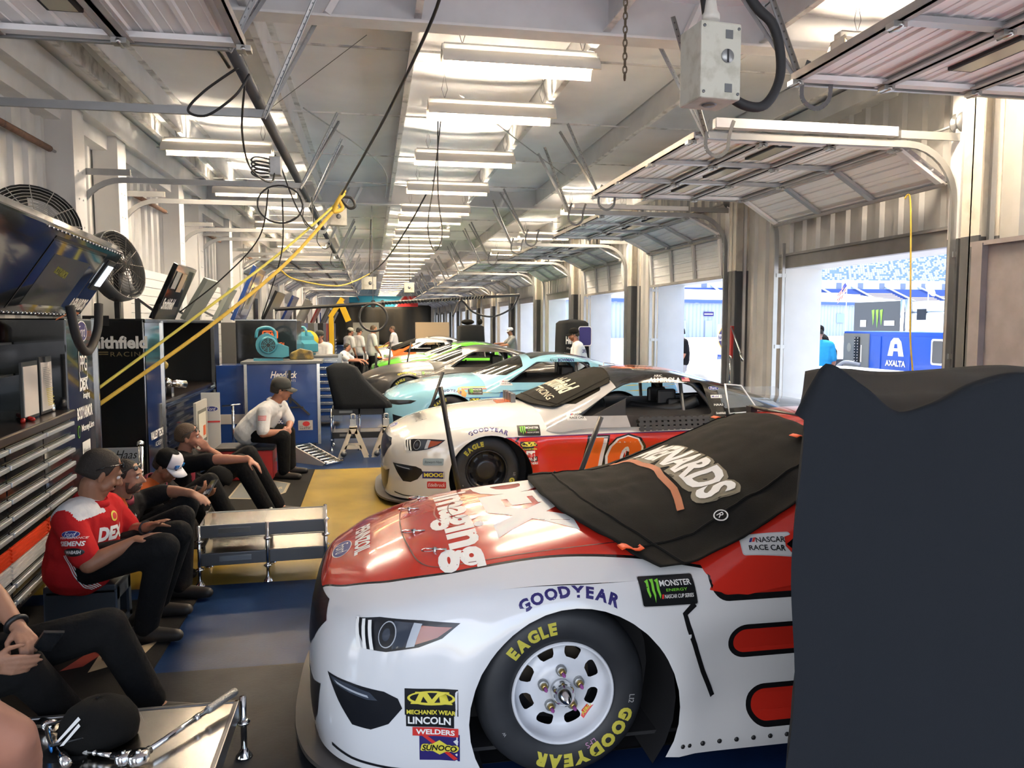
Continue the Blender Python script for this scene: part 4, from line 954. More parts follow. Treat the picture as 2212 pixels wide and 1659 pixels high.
put(t2, b2, 'hood_lettering', [(text2d('Smithfield', .12, .06, .42, .7, shear=.2), DBLK)], HOODX, tol=1.)
put(t2, b2, 'hood_patch', [(poly2d([(-.5, 1.2), (-.1, 1.1), (-.1, 1.3), (-.5, 1.35)]), CSIL), (poly2d([(-.05, 1.25), (.25, 1.25), (.25, 1.42), (-.05, 1.42)]), CORG)], HOODX, tol=1.)
for k in range(7): MB().box(1.40 + (.02 if k % 2 else 0), 1.45, -.3 + k * .08, -.25 + k * .08, .97, 1.07).build('hood_flap', DSTEEL, t2)
number = lambda s, m1, m2, h, w_: [(text2d(s, h * 1.14, 0, 0, w_ * 1.16, bold=.13, shear=.15), CBK), (text2d(s, h * 1.06, 0, 0, w_ * 1.07, bold=.1, shear=.15), m2), (text2d(s, h, 0, 0, w_, bold=.05, shear=.15), m1)]
side(t2, b2, 'door_number', number('10', CORG, CW, .42, .62), 2.35, .46)
put(t2, g2, 'roof_number', number('10', CORG, CW, .75, .9), axes((2.95, 0, 1.6), (0, -1, 0), (1, 0, 0)), tol=.8)
put(t2, g2, 'driver_name', [(text2d('ALMIROLA', .055, 0, 0, .36, shear=.25, bold=.03), BONE), (text2d('ARIC', .03, -.06, .05, .1, shear=.25), BONE), (rect2d(.20, .29, -.02, .035), BONE), (rect2d(.20, .24, .008, .035), BLUEI)] + [(rect2d(.20, .29, -.02 + q * .016, -.012 + q * .016), REDI) for q in range(3)], anchor(g2, 2.98, 1.235), tol=.4)
for q, (s, m) in enumerate((('Ford', BLUEI), ('Mobil 1', BONE), ('HAAS', DBLK), ('Smithfield', DBLK))):
    sh = logo_ford(.13) if q == 0 else [(rect2d(-.065, .065, -.018, .018), m), (text2d(s, .024, 0, 0, .11, bold=.02, shear=.1), BLUEI if q == 1 else BONE)]
    put(t2, g2, 'pillar_decal', sh, anchor(g2, 3.53 + .01 * q, 1.14 - .085 * q), tol=.4)
put(t2, g2, 'plate_decal', dec_nrc(), anchor(g2, 1.98, .885), tol=.4)
put(t2, b2, 'vent_slit', [(strip([(1.36, .69), (1.33, .655), (1.35, .6), (1.40, .42), (1.44, .30)], .02), CBLK)], SIDE(0, 0), maxe=.03, tol=.6)
netweave(t2, [(2.62, -.985, .72), (3.40, -.985, .74), (3.40, -.955, .87), (2.62, -.955, .87)], 12, 3)
# windscreen ducts, right door net, deployed quarter window of car two
mb = MB(); mb.prism([(2.12, .875), (2.5, .875), (2.5, 1.06)], -.90, -.89, Matrix.Rotation(PI / 2, 4, 'X') @ Matrix.Scale(-1, 4, (0, 0, 1))); mb.build('front_window_net', NET, t2)
mb = MB(); mb.tube([(3.64, -.93, .88), (3.62, -.86, 1.19), (3.80, -.86, 1.17), (3.98, -.93, .9)], .012, 6, closed=True); mb.build('quarter_window_frame', CW, t2)
mb = MB(); mb.tube(spl([(2.72, -.4, .92), (2.9, -.5, .9), (3.2, -.6, .92), (3.4, -.62, 1.0)], 5), .07, 10); mb.build('headrest_pad', BLACK, t2)
MB().grid([[(4.15 + u * .8, -.5 + v * .25, .99 + .05 * (v == 4)) for v in range(5)] for u in (0, .5, 1)]).build('deck_spoiler', CCLEAR, t2)
cover(t2, b2, g2, 'black cloth with tan lettering over the second race car windshield', [('sponsor_lettering', [(text2d('Smithfield', .24, -.02, .05, .85, bold=.03), mat('tan lettering', (.5, .44, .32), .6)), (text2d('RACING', .09, .18, -.18, .5), MATS['tan lettering']), (strip([(-.3, -.14), (.0, -.14)], .02), MATS['tan lettering'])], wsx(1.95, -.1))],
    [(1.66, .76), (1.52, .3), (1.50, 0), (1.55, -.4), (1.72, -.66), (1.80, -.72)], [(2.46, .66), (2.48, .3), (2.48, -.1), (2.45, -.45), (2.40, -.66)], .008, 4.)
def paint3(b, g):
    g.m = [0] * len(g.m); g.cut(lambda p: max(abs(p.y) - .55, 2.45 - p.x, p.x - 3.6), 1)
    sd = lambda vs: all(abs(v.y) > .8 and v.x > 1.25 for v in vs)
    for z, m in ((.815, 3), (.79, 2), (.73, 3), (.69, 2), (.655, 4), (.6, 4)): b.cut(lambda p: abs(p.z - z) - .007, m, sd)
t3, b3, g3, bd3, gh3 = car('race_car', 'light blue race car with orange pinstripes, third from the camera', (.16, 13.1, 0), paint3, [CLB, CBK, CORG, CYEL, PAINT('mid blue', (.05, .18, .45))], 1, mat('black wheel', (.02, .02, .022), .3))
carlogos(t3, b3, low=False, mid=True, oval=False); tyretext(t3)
put(t3, b3, 'hood_lettering', [(text2d('ADENS', .15, .05, .62, .6, shear=.2), DBLK)], HOODX, tol=1.)
put(t3, g3, 'driver_name', [(text2d('Alex', .06, -.16, 0, .14, shear=.3), DBLK), (text2d('BOWMAN', .06, .06, 0, .28, bold=.04, shear=.1), NAVY)], anchor(g3, 2.95, 1.235), tol=.4)
put(t3, g3, 'plate_decal', dec_nrc(), anchor(g3, 1.98, .885), tol=.4)
W1, W2 = mat('butterfly orange', (.7, .33, .08), .4), mat('butterfly blue', (.05, .2, .5), .4)
side(t3, b3, 'wing_graphic', [(poly2d([(-.12, .02), (-.10, .11), (-.04, .13), (0, .05), (.03, -.02), (.0, -.08), (-.05, -.10)]), W1)], 1.30, .73)
side(t3, b3, 'wing_graphic', [(poly2d([(0, -.2), (-.02, .0), (.05, .17), (.15, .22), (.2, .16), (.16, 0), (.24, -.14), (.2, -.22)]), W2), (poly2d([(.05, -.15), (.04, .0), (.1, .13), (.14, .0)]), mat('butterfly pale', (.25, .5, .75), .4))], 1.85, .60)
side(t3, b3, 'door_number', number('88', NAVY, CW, .42, .62), 2.45, .5)
SHX = axes((-.6, -1.6, 0), (.82, -.57, 0), (0, 0, 1))
def flatnose(t, b, hl, lens=None):      # narrow headlight and dark grille of the other make
    def F(pts):
        out = []
        for x, z in pts:
            px, py = min(RINGS, key=lambda q: abs(q[0] - x)); out.append(((px + .6) * .82 + (-py + 1.6) * -.57, z))
        return out
    put(t, b, 'headlight', [(poly2d(F(hl)), GRILL)] + ([(poly2d(F(lens)), LENS)] if lens else []), SHX, tol=1.6, maxe=.03)
    FX = axes((-.5, 0, 0), (0, -1, 0), (0, 0, 1))
    put(t, b, 'upper_grille', [(poly2d([(-.55, .6), (.55, .6), (.62, .55), (-.62, .55)]), GRILL)], FX, tol=.9, maxe=.05)
    put(t, b, 'lower_grille', [(poly2d([(-.58, .42), (.58, .42), (.66, .3), (.58, .14), (-.58, .14), (-.66, .3)]), GRILL)], FX, tol=.9, maxe=.05)
    put(t, b, 'fog_vent', [(poly2d(F([(.16, .40), (.34, .36), (.40, .22), (.30, .16), (.18, .18)])), GRILL)], SHX, tol=1.6, maxe=.03)
flatnose(t3, b3, [(.07, .615), (.2, .625), (.42, .63), (.52, .62), (.44, .575), (.25, .55), (.1, .56)], [(.2, .61), (.42, .615), (.38, .585), (.25, .575)])
mb = MB(); mb.tube(spl([(2.6, -.35, .92), (2.9, -.5, .9), (3.25, -.62, .98), (3.45, -.6, 1.08)], 5), .07, 10); mb.build('headrest_pad', BLACK, t3)
mb = MB(); mb.tube([(3.64, -.93, .88), (3.62, -.86, 1.19), (3.80, -.86, 1.17), (3.98, -.93, .9)], .012, 6, closed=True); mb.build('quarter_window_frame', CW, t3)
def mono(i):
    def f(b, g): b.m = [0] * len(b.m); g.m = [0] * len(g.m)
    return f
t4, b4, g4, bd4, gh4 = car('race_car', 'charcoal black race car, fourth from the camera, beside the green one', (-.30, 17.7, 0), mono(0), [CDK], 1, mat('black wheel', (.02, .02, .022), .3))
carlogos(t4, b4, YEL, low=False, oval=False); tyretext(t4); flatnose(t4, b4, [(.07, .615), (.2, .625), (.46, .64), (.40, .575), (.25, .55), (.1, .56)])
put(t4, g4, 'plate_decal', dec_nrc(), anchor(g4, 1.98, .885), tol=.4)
side(t4, b4, 'parts_maker_decal', [(text2d('MOOG', .05, 0, 0, .22, bold=.05), SILV)], .52, .31)
def paint5(b, g):
    g.m = [0] * len(g.m); g.cut(lambda p: max(abs(p.y) - .5, 2.45 - p.x, p.x - 3.6), 1)
    b.cut(lambda p: abs(p.y) - .35 - .25 * math.sin(p.x * 4), 2, lambda vs: all(v.z > .8 and v.x < 1.4 for v in vs))
t5, b5, g5, bd5, gh5 = car('race_car', 'lime green race car, fifth from the camera', (-.05, 22.3, 0), paint5, [CGRN, CBK, CORG], 1)
carlogos(t5, b5, DBLK, low=False, oval=False)
def paint6(b, g):
    b.cut(lambda p: p.z - .42 - .32 * p.x / 1.4, 1, lambda vs: all(v.x < 1.35 for v in vs)); b.cut(lambda p: abs(p.z - .44 - .32 * p.x / 1.4) - .03, 2, lambda vs: all(v.x < 1.35 for v in vs))
    g.m = [2] * len(g.m); g.cut(lambda p: 2.3 - p.x + .4 * (1.2 - p.z), 0)
t6, b6, g6, bd6, gh6 = car('race_car', 'white race car with purple and orange nose and a black windshield sheet', (-.95, 26.9, 0), paint6, [CW, CPUR, CORG], 1)
cover(t6, b6, g6, 'plain black sheet over the windshield of the purple nosed race car', [], [(1.60, .8), (1.5, 0), (1.70, -.7)], [(2.46, .7), (2.48, 0), (2.42, -.68)], .006, 7.)
carlogos(t6, b6, YEL, low=False, oval=False)
side(t6, b6, 'nose_number', [(text2d('11', .09, 0, 0, .08, bold=.04, shear=.2), CW)], .42, .44)
def paint7(b, g): g.m = [0] * len(g.m); b.cut(lambda p: p.z - .5, 1, lambda vs: all(v.x < 3 for v in vs)); g.cut(lambda p: max(abs(p.y) - .5, 2.45 - p.x, p.x - 3.5), 2)
t7, *_r = car('race_car', 'white race car with orange lower flanks beyond the purple nosed one', (-.2, 31.5, 0), paint7, [CW, CORG, CBK], 1)
t8, *_r = car('race_car', 'farthest race car, yellow and white', (.0, 36.2, 0), lambda b, g: (b.cut(lambda p: p.z - .6, 1), setattr(g, 'm', [0] * len(g.m))), [CYEL, CW], 1)
# black poles standing by the noses
def pole(p, q, label, r=.022): return tag(MB().tube([p, q], r, 10).build('leaning_pole', BLACK), label, 'pole', 'black poles by the car noses')
# ================================================================ toolboxes and gear on the left
PX = lambda y0=0: None
FX_ = lambda o: axes(o, (0, 1, 0), (0, 0, 1))        # artwork facing the aisle (+X)
FY_ = lambda o: axes(o, (1, 0, 0), (0, 0, 1))        # artwork facing the camera (-Y)
CABB = mat('black cabinet', (.012, .013, .014), .14, coat=.4); CABN = mat('navy cabinet', (.012, .02, .055), .16, coat=.4); CABU = mat('royal blue cabinet', (.012, .045, .20), .22, coat=.4)
HAND = mat('bright drawer pull', (.62, .66, .68), .28, .5); TRED = mat('red drawer', (.75, .06, .015), .35); TWHT = mat('white drawer', (.7, .7, .7), .35)
PAPER = mat('paper', (.62, .57, .53), .8); DKTOP = mat('dark worktop', (.03, .022, .02), .25)
def drawers(parent, x, ys, z0, z1, n, face, pull, special=None):
    for c, (a, b) in enumerate(ys):
        h = (z1 - z0) / n
        for k in range(n):
            zb = z1 - (k + 1) * h; m, s = face, None
            if special and k in special: s = special[k]
            d = MB(); d.box(x, x + .018, a + .012, b - .012, zb + .006, zb + h - .006); dr = d.build('drawer', s or m, parent)
            q = MB()
            if s:
                for g in range(4): q.box(x + .018, x + .026, a + .012, b - .012, zb + .010 + g * (h - .01) / 4, zb + .004 + (g + .86) * (h - .01) / 4)
                q.build('pull', s, dr)
            else: q.box(x + .018, x + .045, a + .012, b - .012, zb + h * .56, zb + h * .86); q.build('pull', pull, dr, bev=.006)
# --- near black toolbox with decal post
t = thing('tool_cabinet', 'long black toolbox with bright drawer pulls and a red and white stripe, nearest', 'toolbox', (-2.24, 6.25, 0), R(5.3))
MB().box(-.75, 0, -3.4, .0, .1, 1.13).build('cabinet_body', CABB, t, bev=.008)
MB().box(-.78, .05, -3.42, 0, 1.13, 1.19).build('worktop', DKTOP, t, bev=.01)
drawers(t, 0, [(-.70, -.03), (-1.40, -.70), (-2.1, -1.4), (-2.8, -2.1)], .12, 1.12, 10, CABB, HAND, {6: TRED, 7: TWHT})
MB().box(-.78, -.72, -3.4, 0, 1.19, 1.87).build('back_panel', CABB, t)
for z in (1.45, 1.68): MB().box(-.74, -.35, -3.2, -.02, z, z + .015).build('shelf', DSTEEL, t)
MB().box(-.72, -.7, -1.2, -.3, 1.25, 1.6).build('shelf_mirror', CHROME, t)
p = MB().box(-.75, .0, .0, .86, .0, 1.87).build('decal_post', CABB, t, bev=.01)
MB().box(-.02, .02, .845, .875, 0, 1.88).build('chrome_edge', ALU, t)
def T2(z, y=.44): return wmat(t) @ axes((.002, y, z), (0, 1, 0), (0, 0, 1))
flat('post_logo', [(ell2d(0, 0, .16, .085), BONE), (ell2d(0, 0, .148, .075), NAVY), (text2d('Ford', .09, wd=.2, shear=.3), BONE)], T2(1.77), p)
flat('post_logo', [(rect2d(-.125, .125, -.125, .125, .04), BONE), (rect2d(-.115, .115, -.115, .115, .035), CABB), (text2d('PPG', .13, 0, 0, .19, bold=.01), BONE)], T2(1.515), p)
flat('post_logo', [(text2d('DEX', .105, 0, .04, .26, bold=.06, shear=.15), BONE), (text2d('imaging', .06, .06, -.06, .20, bold=.03), BONE)], T2(1.31), p)
flat('post_logo', [(text2d('BODYARMOR', .10, 0, 0, .46, bold=.04), BONE)], T2(1.125), p)
flat('post_logo', [(ell2d(-.2, 0, .035, .05), NEON), (ell2d(-.2, 0, .027, .04), CABB), (text2d('MoneyLion', .07, .06, .01, .38, bold=.03), BONE)], T2(.985), p)
flat('post_logo', [(rect2d(-.12, .12, -.09, .09), BONE), (text2d('Wrangler', .07, 0, 0, .2), DBLK)], T2(.80), p)
flat('drawer_label', [(text2d('of America', .05, -.62, 0, .2, shear=.2), BONE)], wmat(t) @ axes((.03, -.6, .18), (0, 1, 0), (0, 0, 1)), p)
# clutter on its worktop
def loose(name, mb, mats, label, cat, group=None, **k): o = mb.build(name, mats, None, **k); return tag(o, label, cat, group)
Xt = wmat(t)
loose('clipboard', MB().box(-.08, -.065, -.42, -.14, 1.20, 1.60, 0, Xt).box(-.065, -.06, -.40, -.16, 1.22, 1.56, 1, Xt).box(-.066, -.05, -.33, -.23, 1.56, 1.6, 0, Xt), [BLACK, PAPER], 'clipboard with a printed setup sheet standing on the black toolbox worktop', 'clipboard')
for i in range(16): pass
sh = []
for i in range(22): sh.append((rect2d(-.09 + .002 * (i % 3), .03 + .05 * ((i * 7) % 5) / 5, .13 - i * .0125, .135 - i * .0125), mat('grey print', (.3, .29, .28), .8) if i < 12 else mat('highlighter', (.5, .42, .05), .8)))
cb = bpy.data.objects['clipboard']; flat('sheet_print', sh, Xt @ axes((-.059, -.28, 1.39), (0, 1, 0), (0, 0, 1)), cb)
loose('clipboard', MB().box(-.08, -.065, -.78, -.46, 1.20, 1.58, 0, Xt).box(-.065, -.06, -.76, -.48, 1.22, 1.55, 1, Xt), [BLACK, PAPER], 'second sheet of paper on a board, left of the highlighted setup sheet', 'clipboard')
for i, (y, c, hh, l) in enumerate([(-.20, 'c01a10', .16, 'red spray can'), (-.28, 'd8a020', .15, 'yellow bottle'), (-.36, '9a9a9a', .13, 'steel canister')]):
    mb = MB(); mb.lathe([(.035, 0), (.037, .02), (.037, hh * .8), (.02, hh * .9), (.018, hh)], 14, Xt @ Matrix.Translation((-.5, y, 1.695)))
    loose('can', mb, hm(c, .3), l + ' on the upper shelf of the black toolbox', 'can', 'cans on the black toolbox shelf')
for i, (y, l) in enumerate([(-.06, 'blue tube standing between the setup sheet and the decal post')]):
    loose('tube', MB().tube([Xt @ Vector((-.2, y, 1.19)), Xt @ Vector((-.2, y, 1.45))], .016, 10), hm('6f9fd8', .4), l, 'tube')
loose('pliers', MB().tube([Xt @ Vector(q) for q in ((-.05, -.85, 1.205), (-.12, -.6, 1.205), (-.2, -.45, 1.205))], .014, 8).tube([Xt @ Vector(q) for q in ((-.02, -.75, 1.205), (-.12, -.6, 1.21), (-.16, -.42, 1.205))], .014, 8), hm('b01a12', .4), 'red handled pliers on the black toolbox worktop', 'pliers')
loose('fitting', MB().lathe([(.025, 0), (.03, .01), (.03, .05), (.018, .06), (.018, .08)], 12, Xt @ Matrix.Translation((-.08, -.15, 1.19))), CHROME, 'chrome fitting on the worktop edge below the setup sheet', 'fitting')
# tilted screen hood on top
t = thing('screen_hood', 'big black riveted screen hood tilted over the near toolbox', 'screen hood', (-2.24, 6.25, 1.885), R(5.3))
mb = MB(); pr = [(-.7, .0), (.02, .0), (.36, .50), (.32, .56), (-.7, .62)]
XP = Matrix(((1, 0, 0, 0), (0, 0, 1, 0), (0, 1, 0, 0), (0, 0, 0, 1)))
mb.prism(pr, -3.2, .30, XP); hd = mb.build('hood_shell', GLOSSBLACK, t, bev=.012)
Hx = axes((.19, 0, .25), (0, 1, 0), (.34, 0, .5)); Hn = Hx.to_3x3() @ Vector((0, 0, 1))
def onh(y, z): return wmat(t) @ (axes((.19, y, .25), (0, 1, 0), (.34, 0, .5)) @ Matrix.Translation((0, z, .002)))
flat('screen_glass', [(rect2d(-.62, .62, -.24, .22), mat('dark screen', (.012, .016, .02), .06, coat=1.)), (rect2d(-.45, .38, -.22, .14), mat('screen panel grey', (.045, .05, .055), .2)), (text2d('BODYARMOR', .05, -.1, .03, .3, bold=.03, rot=-.1), mat('dim yellow', (.2, .2, .01), .5))], onh(-.75, 0), t)
for q in range(24): MB().ball((wmat(t) @ (Hx @ Vector((-1.6 + q * .08, .285, .004))))[:], .008, 6).build('rivet', CHROME, hd, True)
for q in range(24): MB().ball((wmat(t) @ (Hx @ Vector((-1.6 + q * .08, -.285, .004))))[:], .008, 6).build('rivet', CHROME, hd, True)
mb = MB(); X = onh(.12, .07); mb.box(-.1, .1, -.12, .14, 0, .012, 0, X); mb.box(-.075, .075, -.08, .1, .012, .02, 1, X); mb.build('work_light', [BLACK, mat('lit lamp face', (.7, .8, .85), .3, emit=(.8, .9, 1), es=.7)], t, True)
flat('store_lettering', [(text2d('MENARDS', .10, 0, 0, .42, bold=.05, shear=.2), BONE), (strip([(-.28, -.14), (-.1, -.09), (.05, -.075), (.2, -.08)], .018), FLAME)], onh(.02, -.19), t)
flat('hood_gasket', [(strip([(-.62, -.26), (-.62, .24), (.62, .24), (.62, -.26)], .02), RUBBER)], onh(-.75, 0), t)
cable('thick_hose', [(-1.98, 5.62, 1.95), (-1.97, 5.68, 1.75), (-1.98, 5.85, 1.64), (-2.0, 6.05, 1.66), (-2.0, 6.2, 1.8), (-2.0, 6.24, 1.98)], .03, 'thick black hose sagging below the riveted screen hood', RUBBER, 10, 'hose')
# --- fans
def fan(label, c, r, yaw, pitch, depth, m, pole=None):
    t = thing('drum_fan', label, 'fan', c); X = Matrix.Rotation(yaw, 4, 'Z') @ Matrix.Rotation(PI / 2 + pitch, 4, 'X')
    mb = MB(); mb.lathe([(r, -depth / 2), (r * 1.02, 0), (r, depth / 2)], 32, X, 0, False); mb.build('shroud', m, t, solid=.01)
    mb = MB()
    for z in (-depth / 2, depth / 2):
        for q in range(1, 12): rr = r * q / 11.5; mb.tube([X @ Vector((rr * math.cos(a * PI / 14), rr * math.sin(a * PI / 14), z * (1.25 - .25 * (q / 11) ** 2))) for a in range(28)], .0035, 4, closed=True)
        for q in range(12): a = q * PI / 6; mb.tube([X @ Vector((rr * math.cos(a), rr * math.sin(a), z * (1.25 - .25 * (rr / r) ** 2))) for rr in (r * .1, r * .5, r)], .004, 4)
    mb.build('wire_cage', mat('pale fan wire', (.5, .5, .48), .4, .5) if m is BLACK else mat('dark fan wire', (.05, .048, .045), .5, .3), t)
    mb = MB()
    for q in range(4):
        a = q * PI / 2; mb.grid([[X @ Vector((rr * math.cos(a + w), rr * math.sin(a + w), .03 * (w * 3 - .6))) for w in (0, .2, .4, .6)] for rr in (r * .15, r * .5, r * .88)])
    mb.build('blades', DSTEEL, t, solid=.004)
    MB().lathe([(.001, -.1), (r * .22, -.1), (r * .22, .06), (.001, .09)], 16, X).build('motor', BLACK, t)
    if pole: MB().bar((0, 0, -r * .2), (0, 0, pole), .05, .05).bar((-.0, -r * .5, -r * .85), (0, r * .5, -r * .85), .04, .06).build('stand', BLACK, t)
fan('round black drum fan with pale wire cage behind the riveted screen hood', (-2.92, 7.5, 2.66), .37, R(35), R(-20), .22, BLACK, -.65)
fan('dark wire caged pedestal fan on the box with the white and tan lettering', (-2.62, 8.75, 2.43), .36, R(72), R(-14), .16, DSTEEL, -.545)
# --- second toolbox: black end with lettering, navy drawers
t = thing('tool_cabinet', 'navy drawer toolbox with white and tan lettering on its black end', 'toolbox', (-2.2, 8.1, 0))
MB().box(-.95, 0, 0, 3.9, .08, .98).build('cabinet_body', CABN, t, bev=.008); MB().box(-.97, .02, .62, 3.7, .98, 1.01).build('worktop', DKTOP, t)
e = MB().box(-.95, -.0, -.02, .06, .02, 1.87).build('black_end', CABB, t, bev=.006)
MB().box(-.01, .012, .0, .62, .0, 1.86).build('mirror_post', mat('mirror chrome', (.5, .5, .5), .1, 1.), t)
MB().box(-.02, .02, 3.3, 3.7, .0, 1.86).build('end_post', CABN, t, bev=.006); MB().box(-.95, .02, .0, 3.9, 1.84, 1.88).build('top_shelf', CABB, t, bev=.006)
MB().box(-.95, -.9, .1, 3.8, 1.0, 1.85).box(-.95, -.02, 3.82, 3.88, 1.0, 1.84).build('back_panel', mat('dull black panel', (.02, .02, .02), .6), t)
drawers(t, 0, [(.64, 2.05), (2.05, 3.28)], .1, .96, 9, CABN, mat('navy pull', (.03, .04, .07), .15, .5))
for y in (.62, 3.3): MB().box(-.015, .03, y - .012, y + .012, .02, 1.86).build('chrome_edge', ALU, t)
W = wmat(t)
flat('end_lettering', [(text2d('Smithfield', .125, 0, 0, .62, bold=.04), BONE), (text2d('RACING', .045, .14, -.115, .34, spacing=1.2), mat('dull gold', (.16, .12, .05), .6)), (rect2d(-.18, -.05, -.10, -.09), MATS['dull gold']), (rect2d(-.18, -.05, -.12, -.11), MATS['dull gold'])], FY_((-2.47, 8.078, 1.65)), e)
flat('team_plate', [(rect2d(-.36, .36, -.085, .085, .02), SILV), (rect2d(-.35, .35, -.075, .075, .015), mat('plate blue grey', (.4, .43, .47), .35)), (text2d('Stewart - Haas', .085, .0, .015, .62, shear=.4), DBLK), (text2d('Racing', .035, .0, -.055, .18, shear=.4), DBLK)], FY_((-2.60, 8.078, .53)), e)
flat('monitor_bracket', [(rect2d(-.12, .12, -.05, .05), BLACK)], FY_((-2.62, 8.076, 1.86)), e)
pz = lambda y, z: FX_((-2.186, y, z))
flat('post_lettering', [(text2d('VALLEY TECH', .085, 0, 0, .46, bold=.04), BONE), (text2d('ACADEMY', .05, .05, -.1, .26), SILV)], pz(8.41, .70), t)
flat('post_logo', logo_ford(.2), pz(8.5, .42), t); flat('post_lettering', [(rect2d(-.12, -.03, -.03, .03), REDI), (text2d('FORD', .045, .06, 0, .15), BONE)], pz(8.47, .22), t)
flat('post_lettering', [(poly2d([(-.1, -.06), (.12, .04), (.15, .16), (-.04, .1)]), REDI), (rect2d(-.13, .16, -.25, -.1), BLUEI), (text2d('OIL', .08, 0, -.17, .2, bold=.05), BONE)], FX_((-2.178, 11.6, .95)), t)
loose('cordless_tool', MB().box(-2.6, -2.35, 8.95, 9.2, 1.45, 1.6).tube([(-2.5, 9.0, 1.5), (-2.3, 9.3, 1.35)], .05, 10), mat('tool yellow black', (.28, .19, .03), .5, var=.9, vs=14), 'yellow and black cordless tool hanging in the navy toolbox opening', 'power tool', bev=.02)
loose('headset', MB().ball((-2.3, 8.95, 1.105), (.09, .05, .09), 14).ball((-2.3, 8.75, 1.105), (.09, .05, .09), 14).tube(spl([(-2.3, 8.75, 1.15), (-2.3, 8.85, 1.26), (-2.3, 8.95, 1.15)], 5), .018, 8), BLACK, 'black radio headset on the navy toolbox worktop', 'headset')
loose('camera_head', MB().tube([(-2.22, 9.15, 1.17), (-2.1, 9.3, 1.14)], .045, 10).ball((-2.25, 9.13, 1.18), .05, 10).box(-2.3, -2.2, 9.1, 9.2, 1.01, 1.14), CHROME, 'chrome clamp on the navy toolbox worktop beside the headset', 'clamp')
# screen panels on top of it
def tilt(label, y0, y1, z0, h, x, lean, m, back=.5, extra=None):
    t = thing('tilted_panel', label, 'panel', (x, y0, z0)); L = y1 - y0
    MB().prism([(0, 0), (lean, h), (lean - .05, h + .03), (-.06, .02)], 0, L, XP).build('panel_face', m, t, bev=.006)
    MB().bar((-.05, L * .5, .05), (-back, L * .5, h * .4), .03, .03).bar((-back, L * .5, .01), (-back, L * .5, h * .4), .05, .05).build('bracket', DSTEEL, t)
    if extra: flat('panel_print', extra, axes((x + lean / 2 + .004, (y0 + y1) / 2, z0 + h / 2), (0, 1, 0), (lean, 0, h)), t)
    return t
GREYPAN = mat('grey screen back', (.20, .22, .20), .4)
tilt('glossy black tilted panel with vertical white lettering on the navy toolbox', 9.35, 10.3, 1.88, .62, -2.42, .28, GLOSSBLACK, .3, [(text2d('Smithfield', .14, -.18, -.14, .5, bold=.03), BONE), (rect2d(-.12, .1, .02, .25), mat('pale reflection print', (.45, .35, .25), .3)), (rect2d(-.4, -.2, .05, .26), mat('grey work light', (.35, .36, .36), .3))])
tilt('plain grey tilted screen behind the white lettered black panel', 10.5, 11.3, 1.88, .52, -2.35, .30, GREYPAN, .3)
tilt('narrow grey tilted screen next to the blue plastic covered panel', 12.0, 12.45, 1.88, .46, -2.25, .24, GREYPAN, .3)
tilt('blue tilted panel wrapped in glossy plastic on top of the far toolbox', 12.75, 13.9, 1.88, .85, -2.12, .36, CABU, .3, [(rect2d(-.3, .42, -.36, .38), mat('plastic wrap', (.40, .46, .62), .08, coat=1.)), (rect2d(-.2, .30, -.25, .12), mat('grey crest field', (.25, .25, .26), .3)), (ell2d(-.02, -.02, .12, .16), DBLK)])
# --- far black cabinet with the orange logo, blue cart, blowers
t = thing('tool_cabinet', 'black cabinet with orange and white wrench maker lettering behind the blue cart', 'toolbox', (-1.62, 12.6, 0))
e = MB().box(-.46, .46, 0, .9, .1, 1.88).build('cabinet_body', CABB, t, bev=.01); MB().box(-.47, .47, -.01, .9, 1.88, 1.9).build('top_trim', ALU, t)
flat('wrench_maker_logo', [(rect2d(-.12, .12, -.065, .065, .03), ORNG), (rect2d(-.1, .1, -.045, .045, .02), CABB), (text2d('GW', .075, 0, 0, .16, bold=.05), ORNG)], FY_((-1.56, 12.598, 1.66)), e)
flat('wrench_maker_lettering', [(text2d('GEAR', .05, -.09, 0, .155, bold=.05), BONE), (text2d('WRENCH', .05, .10, 0, .22, bold=.05), ORNG)], FY_((-1.56, 12.598, 1.515)), e)
t = thing('tool_cart', 'royal blue rolling cart with team and paint maker lettering behind the seated man in white', 'cart', (-1.23, 11.15, 0), R(2))
e = MB().box(-.48, .48, 0, .75, .14, 1.27).build('cart_body', CABU, t, bev=.008)
MB().box(-.55, .55, -.03, .8, 1.27, 1.31).build('worktop', mat('grey worktop', (.12, .125, .13), .4), t, bev=.006)
for x in (-.49, .49): MB().box(x - .02, x + .02, -.02, .02, .13, 1.28).build('corner_trim', ALU, t)
for x in (-.4, .4):
    for y in (.1, .65): MB().lathe([(.05, -.02), (.055, 0), (.05, .02)], 16, Matrix.Translation((x, y, .057)) @ Matrix.Rotation(PI / 2, 4, 'Y')).box(x - .025, x + .025, y - .03, y + .03, .08, .14).build('caster', DSTEEL, t)
W = wmat(t)
flat('team_lettering', [(text2d('Hendrick', .10, .02, 0, .36, bold=.02, shear=.35), BONE), (text2d('MOTORSPORTS', .03, .04, -.085, .28), SILV)], W @ FY_((0, -.003, 1.12)), e)
flat('paint_maker_logo', [(poly2d([(-.10, -.06), (-.05, .10), (0, .14), (.05, .10), (.10, -.06), (.03, -.06), (.02, 0), (-.02, 0), (-.03, -.06)]), BONE), (text2d('AXALTA', .055, 0, -.12, .26, bold=.05), BONE)], W @ FY_((.02, -.003, .58)), e)
flat('film_maker_logo', [(rect2d(-.10, .10, -.07, .07), mat('cream sticker', (.55, .5, .45), .5)), (ell2d(.01, .02, .05, .035), REDI), (text2d('LLumar', .05, 0, -.03, .15), DBLK)], W @ FY_((.30, -.003, .40)), e)
